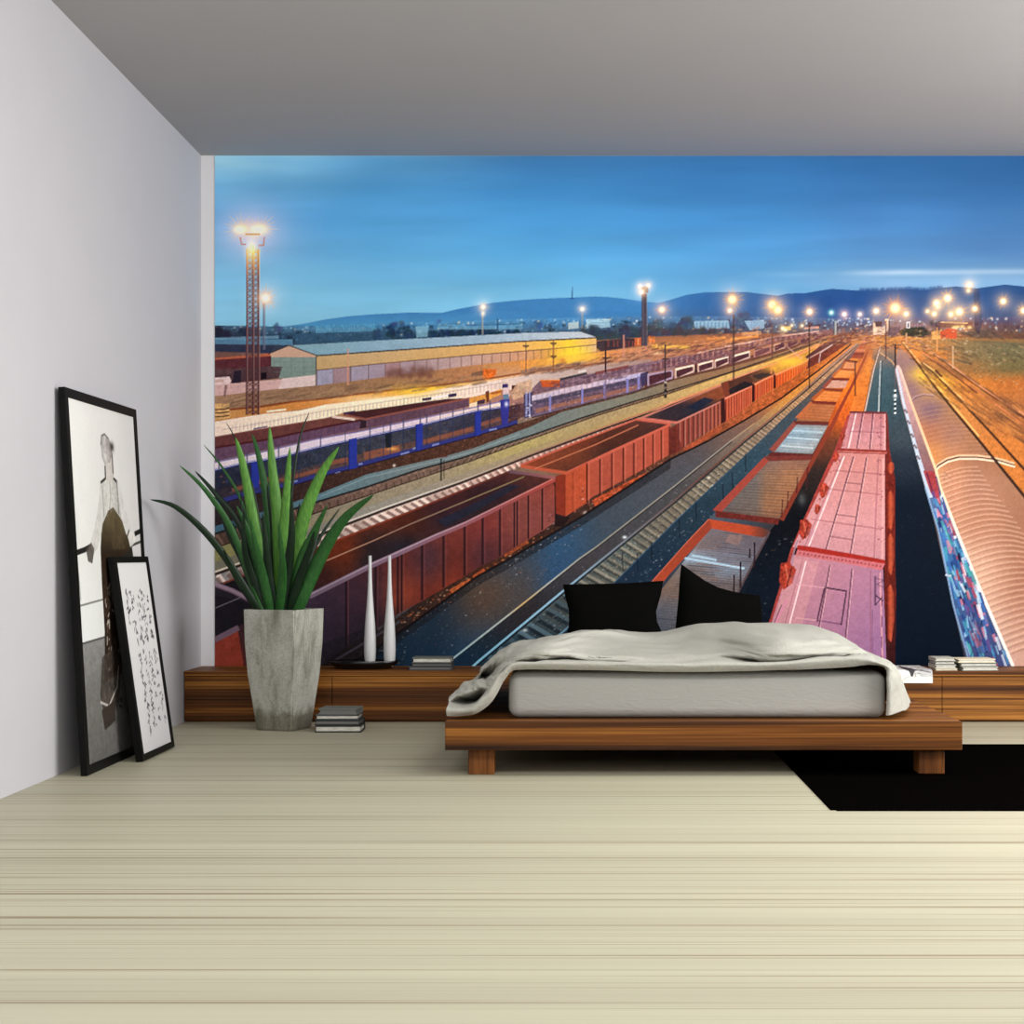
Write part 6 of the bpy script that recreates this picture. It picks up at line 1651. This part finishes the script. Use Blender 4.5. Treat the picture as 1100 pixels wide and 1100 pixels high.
RG = row([(486, 748), (492.5, 741), (505, 733.5), (514, 726), (520.5, 718.5), (532, 708), (547, 700), (566, 694), (599, 687), (640, 681), (708, 688), (768, 684), (825, 688), (875, 688), (903, 691.5), (927, 700.5), (950, 711), (960, 717.5), (970, 735.5), (976, 756)],
         [6.86, 6.88, 6.9, 6.84, 6.80, 6.78, 6.76, 6.74, 6.78, 7.16, 7.26, 7.14, 6.70, 6.74, 6.86, 6.96, 6.94, 6.9, 6.88, 6.88])
RH = row([(489, 748), (497, 741), (508, 734), (516, 724), (524, 714), (537, 702), (552, 693.3), (575, 687.3), (602, 680.3), (640, 675.8), (700, 680), (763, 674), (820, 675), (871, 677), (900, 685), (925, 699.5), (949, 711.5), (959, 717.5), (970, 736), (976, 755)],
         [6.98, 7.0, 7.05, 7.0, 7.0, 7.02, 7.0, 7.0, 7.08, 7.22, 7.42, 7.38, 7.10, 7.12, 7.18, 7.2, 7.1, 7.0, 6.98, 6.96])
RI = row([(495, 750), (503, 742), (513, 735), (520, 726), (529, 715), (541, 704), (555, 694.5), (578, 688), (604, 681), (642, 677), (700, 678), (760, 671.8), (815, 671.3), (866, 673.6), (893, 681), (915, 697), (934, 711), (944, 720), (952, 738), (956, 754)],
         [7.2, 7.2, 7.25, 7.3, 7.35, 7.4, 7.45, 7.5, 7.55, 7.6, 7.65, 7.65, 7.6, 7.6, 7.6, 7.5, 7.4, 7.3, 7.25, 7.25])
RJ = row([(513, 739), (518, 735), (525, 728), (532, 718), (540, 709), (550, 702), (562, 697), (580, 692), (604, 688), (642, 685), (700, 684), (758, 682), (805, 682), (842, 684), (862, 688), (877, 696), (888, 706), (894, 716), (899, 728), (903, 738)], 8.05)
ctrl = np.array([[list(P(*p)) for p in r] for r in (RA, RB, RC, RD, RE, RF, RG, RH, RI, RJ)])
fine = spline_rows(ctrl, 100)
fine = spline_rows(fine.transpose(1, 0, 2), 210)            # columns, rows, xyz
a_i, b_i = np.meshgrid(np.arange(fine.shape[1]), np.arange(fine.shape[0]))
du = np.gradient(fine, axis=0)
dv = np.gradient(fine, axis=1)
nrm = np.cross(du, dv)
nrm /= np.maximum(np.linalg.norm(nrm, axis=2, keepdims=True), 1e-9)
nrm *= np.sign(nrm[..., 2:3] + 1e-9)
wr = (value_noise(b_i * 0.10, a_i * 0.05, 3) - 0.5) * 0.024 + (value_noise(b_i * 0.22 + a_i * 0.10, a_i * 0.16 - b_i * 0.04, 5) - 0.5) * 0.012 + (value_noise(b_i * 0.55 - a_i * 0.2, a_i * 0.35 + b_i * 0.15, 9) - 0.5) * 0.0032
fade = np.clip(np.minimum(b_i / 14.0, (fine.shape[0] - 1 - b_i) / 14.0), 0.15, 1) * np.clip(a_i / 22.0, 0.15, 1)
fine = fine + nrm * (wr * fade)[..., None]
bm = bmesh.new()
gv = [[bm.verts.new(fine[i, j]) for j in range(fine.shape[1])] for i in range(fine.shape[0])]
for i in range(len(gv) - 1):
    for j in range(len(gv[0]) - 1):
        bm.faces.new((gv[i][j], gv[i + 1][j], gv[i + 1][j + 1], gv[i][j + 1]))
duvet = obj('duvet', bm, M['linen'], None, True)
sol = duvet.modifiers.new('thickness', 'SOLIDIFY')
sol.thickness = 0.007
sol.offset = 0.0
tag(duvet, 'rumpled light grey linen duvet draped over the mattress of the platform bed', 'duvet')


# ---------------------------------------------------------------- black cushions
def cushion(name, sides, Y, thick, lean, label):
    """sides: top, right, bottom, left as pixel polylines, all running left to right or top to bottom"""
    n = 26

    def samp(pl, t):
        pl = np.array(pl, float)
        d = np.concatenate([[0], np.cumsum(np.linalg.norm(np.diff(pl, axis=0), axis=1))])
        d /= d[-1]
        return np.stack([np.interp(t, d, pl[:, 0]), np.interp(t, d, pl[:, 1])], -1)
    ts = np.linspace(0, 1, n + 1)
    T, R, B, L = (samp(s, ts) for s in sides)
    bm = bmesh.new()
    lay = []
    for sgn in (-1, 1):
        g = []
        for i, s in enumerate(ts):
            r = []
            for j, t in enumerate(ts):
                p = (1 - t) * T[i] + t * B[i] + (1 - s) * L[j] + s * R[j] - ((1 - s) * (1 - t) * T[0] + s * (1 - t) * T[-1] + (1 - s) * t * B[0] + s * t * B[-1])
                e = (max(0, 1 - (2 * s - 1) ** 4) * max(0, 1 - (2 * t - 1) ** 4)) ** 0.6
                q = P(p[0], p[1], Y)
                q.y += sgn * (0.008 + thick * e) + lean * (1 - t)
                r.append(bm.verts.new(q))
            g.append(r)
        lay.append(g)
        for i in range(n):
            for j in range(n):
                bm.faces.new((g[i][j], g[i + 1][j], g[i + 1][j + 1], g[i][j + 1]))
    a, c = lay
    edge = [(i, 0) for i in range(n)] + [(n, j) for j in range(n)] + [(n - i, n) for i in range(n)] + [(0, n - j) for j in range(n)]
    for p, q in zip(edge, edge[1:] + edge[:1]):
        bm.faces.new((a[p[0]][p[1]], a[q[0]][q[1]], c[q[0]][q[1]], c[p[0]][p[1]]))
    o = obj(name, bm, M['black_fabric'], None, True)
    return tag(o, label, 'cushion', 'black cushions at the head of the bed')


cushion('cushion', [[(604.5, 628), (640, 627.5), (675, 626.5), (713, 624)], [(713, 624), (710.5, 638), (705, 657), (706, 668), (711, 679), (714, 694)],
                    [(607, 694), (714, 694)], [(604.5, 628), (607, 641), (611, 656), (611, 672), (607, 694)]], 8.24, 0.07, 0.05,
        'black cushion with pinched sides standing upright at the bed head, the left one')
cushion('cushion', [[(732.5, 606), (745, 615), (758, 624), (773, 631.5), (792, 636.5), (817, 640)], [(817, 640), (819, 655), (819, 672), (821, 694)],
                    [(724, 694), (821, 694)], [(732.5, 606), (730.5, 625), (729, 645), (726, 673), (724, 694)]], 8.24, 0.07, 0.05,
        'black cushion with one tall peaked corner at the bed head, the right one')


# ---------------------------------------------------------------- rug
def ground(u, v):
    Y = F * EYE / (v - VC)
    return Vector(((u - UC) * Y / F, Y, 0))


g0 = ground(893, 871.5)
RGX, RGY = g0.x, g0.y
RGY1 = F * EYE / (800 - VC)
bm = bmesh.new()
box(bm, RGX, 3.2, RGY, RGY1, 0.0, 0.003)
es = [e for e in bm.edges if abs(e.verts[0].co.x - e.verts[1].co.x) < 1e-5 and abs(e.verts[0].co.y - e.verts[1].co.y) < 1e-5]
bmesh.ops.bevel(bm, geom=es, offset=0.02, segments=4, affect='EDGES')
tag(obj('rug', bm, M['rug']), 'flat black rug reaching out from under the right end of the bed', 'rug')

# ---------------------------------------------------------------- leaning frames
def leaning_frame(name, y0, y1, xb, xt, h, border, depth, img, label):
    """a frame leaning on the left wall; its local x runs along the wall, z up its face, y into the wall"""
    ang = math.atan2(xb - xt, h)
    L = math.hypot(xb - xt, h)
    W = y1 - y0
    t = thing(name, (xb, y0, 0.0), label, 'picture frame', group='picture frames leaning on the left wall')
    # local frame: X -> +Y world, Y -> -X world (into the wall), Z -> up
    t.rotation_mode = 'QUATERNION'
    rot = Matrix.Rotation(math.radians(90), 4, 'Z') @ Matrix.Rotation(-ang, 4, 'X')
    t.rotation_quaternion = rot.to_quaternion()
    t.location.z = depth * math.sin(ang)
    obj('frame_top', boxm(0, W, 0, depth, L - border, L, 0.002), M['black_frame'], t)
    obj('frame_bottom', boxm(0, W, 0, depth, 0, border, 0.002), M['black_frame'], t)
    sd = obj('frame_side', boxm(0, border, 0, depth, border, L - border, 0.0015), M['black_frame'], t)
    obj('frame_side', boxm(W - border, W, 0, depth, border, L - border, 0.0015), M['black_frame'], t)
    obj('backing_board', boxm(border, W - border, depth * 0.55, depth * 0.75, border, L - border), M['backing'], t)
    painted_grid('print', img, lambda s, q: np.stack([border + s * (W - 2 * border), np.full_like(s, depth * 0.22), L - border - q * (L - 2 * border)], -1), M['print'], t)
    return t


leaning_frame('picture_frame', 6.512, 7.55, -2.062, -2.156, 1.612, 0.040, 0.028, s2l(np.clip(paint_figure_print(), 0, 1)),
              'tall black frame with a photo of a person in white shirt, seen from behind')
leaning_frame('picture_frame', 6.948, 7.483, -1.953, -2.080, 0.905, 0.028, 0.034, s2l(np.clip(paint_script_print(), 0, 1)),
              'smaller black frame with columns of handwritten script, leaning on the taller frame')

# ---------------------------------------------------------------- planter with its plant
PA = math.radians(20)
near = Vector(((313 - UC) * 8.14 / F, 8.14, 0))


def pot_ring(bm, s, z, c):
    out = []
    for sx, sy in ((-1, -1), (1, -1), (1, 1), (-1, 1)):
        x, y = sx * s / 2, sy * s / 2
        out.append(bm.verts.new((c.x + x * math.cos(PA) + y * math.sin(PA), c.y - x * math.sin(PA) + y * math.cos(PA), z)))
    return out


def loft(bm, rings, cap0=True, cap1=True):
    n = len(rings[0])
    for a, c in zip(rings, rings[1:]):
        for i in range(n):
            bm.faces.new((a[i], a[(i + 1) % n], c[(i + 1) % n], c[i]))
    if cap0:
        bm.faces.new(rings[0][::-1])
    if cap1:
        bm.faces.new(rings[-1])


sb = 0.215
pc = Vector((near.x - (sb / 2) * (math.cos(PA) - math.sin(PA)), near.y + (sb / 2) * (math.cos(PA) + math.sin(PA)), 0))
PZ = 0.632
planter = thing('planter', (pc.x, pc.y, 0), 'tall tapered square concrete planter holding a sword-leaved green plant', 'planter')
bm = bmesh.new()
Z3 = Vector((0, 0, 0))
loft(bm, [pot_ring(bm, sb - 0.01, 0, Z3), pot_ring(bm, sb, 0.01, Z3), pot_ring(bm, sb + 0.030, PZ * 0.22, Z3), pot_ring(bm, sb + 0.056, PZ * 0.46, Z3), pot_ring(bm, sb + 0.078, PZ * 0.72, Z3), pot_ring(bm, 0.310, PZ, Z3), pot_ring(bm, 0.285, PZ, Z3), pot_ring(bm, 0.27, PZ - 0.06, Z3)])
es = [e for e in bm.edges if abs(e.verts[0].co.z - e.verts[1].co.z) > 0.004 and abs(e.verts[0].co.x - e.verts[1].co.x) + abs(e.verts[0].co.y - e.verts[1].co.y) < 0.06]
bmesh.ops.bevel(bm, geom=es, offset=0.012, segments=3, affect='EDGES')
obj('pot', bm, M['concrete'], planter)
bm = bmesh.new()
loft(bm, [pot_ring(bm, 0.268, PZ - 0.07, Z3), pot_ring(bm, 0.275, PZ - 0.045, Z3)])
obj('soil', bm, M['soil'], planter)
plant = thing('sword_leaf_plant', (pc.x, pc.y, PZ - 0.045), 'green plant with long arching sword-shaped leaves growing from the concrete planter', 'plant')


def leaf(pts, width, mat, ytip, twist=0.35):
    """pts: pixels from base to tip; ytip: how far the tip comes towards (-) or leaves (+) the viewer"""
    n = 22
    pl = spline_rows(np.array(pts, float), n)
    bm = bmesh.new()
    rows = []
    for k in range(n):
        t = k / (n - 1)
        Y = pc.y - 0.02 + ytip * t ** 1.6
        c = P(pl[k][0], pl[k][1], Y)
        k2, k1 = min(k + 1, n - 1), max(k - 1, 0)
        d = pl[k2] - pl[k1]
        d = d / max(np.linalg.norm(d), 1e-6)
        w = width * Y / F * 0.5 * min(1.0, 0.62 + t * 0.9) * max(0.0, 1 - t ** 2.6) ** 0.8 + 0.0004
        side = Vector((-d[1], 0, -d[0])) * w
        fold = Vector((0, 1, 0)) * w * twist
        rows.append([bm.verts.new(c - side + fold), bm.verts.new(c - side * 0.5 + fold * 0.45), bm.verts.new(c), bm.verts.new(c + side * 0.5 + fold * 0.45), bm.verts.new(c + side + fold)])
    for a, q in zip(rows, rows[1:]):
        for i in range(4):
            bm.faces.new((a[i], a[i + 1], q[i + 1], q[i]))
    o = obj('leaf', bm, mat, plant, True)
    o.matrix_parent_inverse = Matrix.Translation(-plant.location)
    s = o.modifiers.new('thickness', 'SOLIDIFY')
    s.thickness = 0.0016
    return o


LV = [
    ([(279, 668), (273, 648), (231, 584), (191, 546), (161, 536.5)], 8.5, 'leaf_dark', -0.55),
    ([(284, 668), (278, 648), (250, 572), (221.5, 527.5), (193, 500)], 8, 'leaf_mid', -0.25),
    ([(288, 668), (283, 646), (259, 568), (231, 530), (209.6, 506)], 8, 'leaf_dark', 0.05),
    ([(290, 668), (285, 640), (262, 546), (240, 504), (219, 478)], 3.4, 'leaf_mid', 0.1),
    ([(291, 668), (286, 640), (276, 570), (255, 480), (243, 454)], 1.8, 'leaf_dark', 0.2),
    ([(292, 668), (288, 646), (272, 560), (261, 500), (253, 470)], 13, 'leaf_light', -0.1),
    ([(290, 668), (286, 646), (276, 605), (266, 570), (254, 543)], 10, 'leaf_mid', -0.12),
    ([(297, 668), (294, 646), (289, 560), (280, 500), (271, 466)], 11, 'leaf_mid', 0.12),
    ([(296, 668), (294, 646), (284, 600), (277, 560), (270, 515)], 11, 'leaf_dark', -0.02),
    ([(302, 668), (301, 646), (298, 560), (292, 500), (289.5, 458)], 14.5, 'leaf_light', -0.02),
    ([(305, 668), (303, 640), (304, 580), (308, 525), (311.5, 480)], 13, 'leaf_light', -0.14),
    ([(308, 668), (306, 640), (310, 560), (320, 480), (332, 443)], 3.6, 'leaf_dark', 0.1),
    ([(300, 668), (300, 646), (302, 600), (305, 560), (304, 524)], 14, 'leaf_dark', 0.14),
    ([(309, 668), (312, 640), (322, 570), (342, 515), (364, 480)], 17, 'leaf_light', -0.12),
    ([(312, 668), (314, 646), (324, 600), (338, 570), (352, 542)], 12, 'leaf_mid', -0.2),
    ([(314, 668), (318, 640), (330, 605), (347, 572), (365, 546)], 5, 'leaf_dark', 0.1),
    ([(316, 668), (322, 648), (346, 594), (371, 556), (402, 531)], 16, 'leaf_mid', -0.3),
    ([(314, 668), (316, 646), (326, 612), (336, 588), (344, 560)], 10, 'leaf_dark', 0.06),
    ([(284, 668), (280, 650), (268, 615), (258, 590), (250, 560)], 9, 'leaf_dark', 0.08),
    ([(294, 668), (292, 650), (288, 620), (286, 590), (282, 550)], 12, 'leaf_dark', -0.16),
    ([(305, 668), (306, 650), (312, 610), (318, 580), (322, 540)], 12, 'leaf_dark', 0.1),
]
LV += [  # extra leaves, mostly dark, added to put shade into the lower crown
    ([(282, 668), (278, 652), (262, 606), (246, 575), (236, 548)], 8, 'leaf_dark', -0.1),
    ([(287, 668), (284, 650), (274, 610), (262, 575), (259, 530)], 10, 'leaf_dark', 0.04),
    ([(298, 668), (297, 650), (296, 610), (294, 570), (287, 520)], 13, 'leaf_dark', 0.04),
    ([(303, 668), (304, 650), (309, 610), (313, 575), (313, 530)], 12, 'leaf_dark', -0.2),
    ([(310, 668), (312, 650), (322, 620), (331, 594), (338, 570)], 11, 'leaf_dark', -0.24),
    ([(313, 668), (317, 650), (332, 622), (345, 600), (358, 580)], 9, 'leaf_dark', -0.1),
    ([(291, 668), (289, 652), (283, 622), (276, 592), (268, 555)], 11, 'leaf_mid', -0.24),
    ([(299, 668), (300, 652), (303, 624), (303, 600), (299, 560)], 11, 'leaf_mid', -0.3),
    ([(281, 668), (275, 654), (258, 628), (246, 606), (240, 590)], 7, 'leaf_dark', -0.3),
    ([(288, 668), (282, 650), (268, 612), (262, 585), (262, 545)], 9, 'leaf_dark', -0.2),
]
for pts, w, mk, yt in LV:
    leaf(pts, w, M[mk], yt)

# ---------------------------------------------------------------- tray with two slender vases
TY = 8.77
tx = (390.5 - UC) * TY / F
bm = bmesh.new()
n = 40
prof = [(0.55, 0.0), (0.72, 0.004), (0.88, 0.024), (1.0, 0.047), (0.975, 0.048), (0.86, 0.030), (0.77, 0.0125), (0.4, 0.0105)]
rings = []
for r, z in prof:
    rings.append([bm.verts.new((r * 0.204 * math.cos(2 * math.pi * i / n), r * 0.105 * math.sin(2 * math.pi * i / n), z)) for i in range(n)])
loft(bm, rings)
tray = obj('tray', bm, M['tray'], None, True)
tray.location = (tx, TY, BZ)
tag(tray, 'shallow oval black dish on the bench holding two white vases', 'dish')
prof = [(0.018, 0.0), (0.024, 0.006), (0.031, 0.04), (0.0335, 0.09), (0.0325, 0.16), (0.028, 0.24), (0.021, 0.32), (0.015, 0.40), (0.011, 0.48), (0.0092, 0.56), (0.0088, 0.618), (0.006, 0.618), (0.006, 0.56)]
for u, lab, q in ((397.5, 'tall slender white bottle vase in the black dish, the left of the pair', 0.012), (418.5, 'tall slender white bottle vase in the black dish, the right of the pair', -0.008)):
    vz = obj('vase', lathe(bmesh.new(), prof), M['porcelain'], None, True)
    vz.location = ((u - UC) * (TY + q) / F, TY + q, BZ + 0.0135)
    tag(vz, lab, 'vase', 'white bottle vases')


# ---------------------------------------------------------------- books
def book(x, y, z, w, d, h, cover, label, group, rot=0.0, spine='front', tone='paper'):
    t = thing('book', (x, y, z), label, 'book', (0, 0, rot), group)
    c = min(0.0065, h * 0.24)
    bm = bmesh.new()
    box(bm, -w / 2, w / 2, -d / 2, d / 2, 0, c, 0.0006, 1)
    box(bm, -w / 2, w / 2, -d / 2, d / 2, h - c, h, 0.0006, 1)
    if spine == 'back':
        box(bm, -w / 2, w / 2, d / 2 - c, d / 2, c, h - c)
    else:
        box(bm, -w / 2, -w / 2 + c, -d / 2, d / 2, c, h - c)
    obj('cover', bm, M[cover], t)
    obj('pages', boxm(-w / 2 + 0.0071, w / 2 - 0.006, -d / 2 + 0.004, d / 2 - 0.004, c, h - c), M[tone], t)
    return t


g = 'books stacked on the floor'
fx, fy = (364.5 - UC) * 8.17 / F, 8.19
z = 0.001
for w, h, cv, dx, r, tn, lab in ((0.238, 0.036, 'cover_black', 0.002, 0.01, 'paper', 'thick black book with white page edges at the bottom of the floor stack'),
                                 (0.232, 0.028, 'cover_black', 0.0, -0.02, 'paper_grey', 'dark book with grey page edges second from the bottom of the floor stack'),
                                 (0.222, 0.026, 'cover_dark', -0.003, 0.02, 'paper', 'charcoal book with white page edges second from the top of the floor stack'),
                                 (0.200, 0.030, 'cover_grey', 0.006, -0.05, 'paper_grey', 'grey book lying on top of the floor stack beside the planter')):
    book(fx + dx, fy, z, w, 0.17, h, cv, lab, g, r, 'back', tn)
    z += h + 0.0006

g = 'books stacked on the bench near the dish'
lx, ly = (464 - UC) * 8.72 / F, 8.74
z = BZ + 0.0005
for w, h, cv, dx, r, tn, lab in ((0.240, 0.020, 'cover_dark', -0.004, 0.0, 'paper_grey', 'charcoal book at the bottom of the bench stack right of the dish'),
                                 (0.226, 0.018, 'cover_black', 0.004, 0.01, 'paper_grey', 'dark book in the middle of the bench stack right of the dish'),
                                 (0.215, 0.030, 'cover_grey', 0.004, -0.01, 'paper', 'grey book with white page edges on top of the bench stack right of the dish')):
    book(lx + dx, ly, z, w, 0.15, h, cv, lab, g, r, 'back', tn)
    z += h + 0.0006

g = 'books on the bench right of the bed'
rx, ry = (1013.5 - UC) * 8.7 / F, 8.72
z = BZ + 0.0005
for w, h, cv, dx, r, lab in ((0.122, 0.010, 'cover_cream', 0.004, 0.0, 'cream book at the bottom of the small stack beside the magazine'),
                             (0.116, 0.021, 'cover_pale', -0.002, 0.02, 'pale book second from the bottom of the small stack beside the magazine'),
                             (0.114, 0.019, 'cover_grey', -0.003, -0.02, 'grey book second from the top of the small stack beside the magazine'),
                             (0.112, 0.018, 'cover_pale', -0.004, 0.01, 'pale grey book on top of the small stack beside the magazine')):
    book(rx + dx, ry, z, w, 0.16, h, cv, lab, g, r, 'back')
    z += h + 0.0006
rx = (1048 - UC) * 8.7 / F
z = BZ + 0.0005
for w, h, cv, dx, r, lab in ((0.20, 0.020, 'cover_pale', 0.008, 0.05, 'pale book at the bottom of the rightmost stack on the bench'),
                             (0.205, 0.022, 'cover_grey', 0.0, 0.03, 'grey book in the middle of the rightmost stack on the bench'),
                             (0.21, 0.020, 'cover_cream', -0.012, 0.06, 'cream book on top of the rightmost stack on the bench')):
    book(rx + dx, ry, z, w, 0.16, h, cv, lab, g, r, 'back')
    z += h + 0.0006

# magazine lying on the bench, its front drooping over the edge
mgx0, mgx1 = (957 - UC) * 8.59 / F, (1001.5 - UC) * 8.59 / F
path = [(8.93, BZ + 0.004), (8.75, BZ + 0.004), (8.63, BZ + 0.0045), (8.60, BZ + 0.001), (8.588, BZ - 0.014), (8.585, BZ - 0.035), (8.584, BZ - 0.064)]
path = spline_rows(np.array(path), 40)
mag = thing('magazine', (0, 0, 0), 'magazine with a dark sketch on a white cover, drooping over the bench edge', 'magazine')
bm = bmesh.new()
ra, rb = [], []
for y, zz in path:
    ra.append((bm.verts.new((mgx0, y, zz)), bm.verts.new((mgx1, y, zz))))
for (a0, a1), (c0, c1) in zip(ra, ra[1:]):
    bm.faces.new((a0, a1, c1, c0))
pg = obj('pages', bm, M['paper'], mag)
s = pg.modifiers.new('thickness', 'SOLIDIFY')
s.thickness = 0.006
s.offset = 0.0
cv = path.copy()
tn = np.gradient(cv, axis=0)
tn /= np.linalg.norm(tn, axis=1, keepdims=True)
cv = cv + np.stack([tn[:, 1], -tn[:, 0]], -1) * 0.0042
pic = s2l(np.clip(paint_magazine(), 0, 1))


def mag_place(s, t):
    y = np.interp(t, np.linspace(0, 1, len(cv)), cv[:, 0])
    zz = np.interp(t, np.linspace(0, 1, len(cv)), cv[:, 1])
    return np.stack([mgx0 + s * (mgx1 - mgx0), y, zz], -1)


painted_grid('cover', pic, mag_place, M['print'], mag)
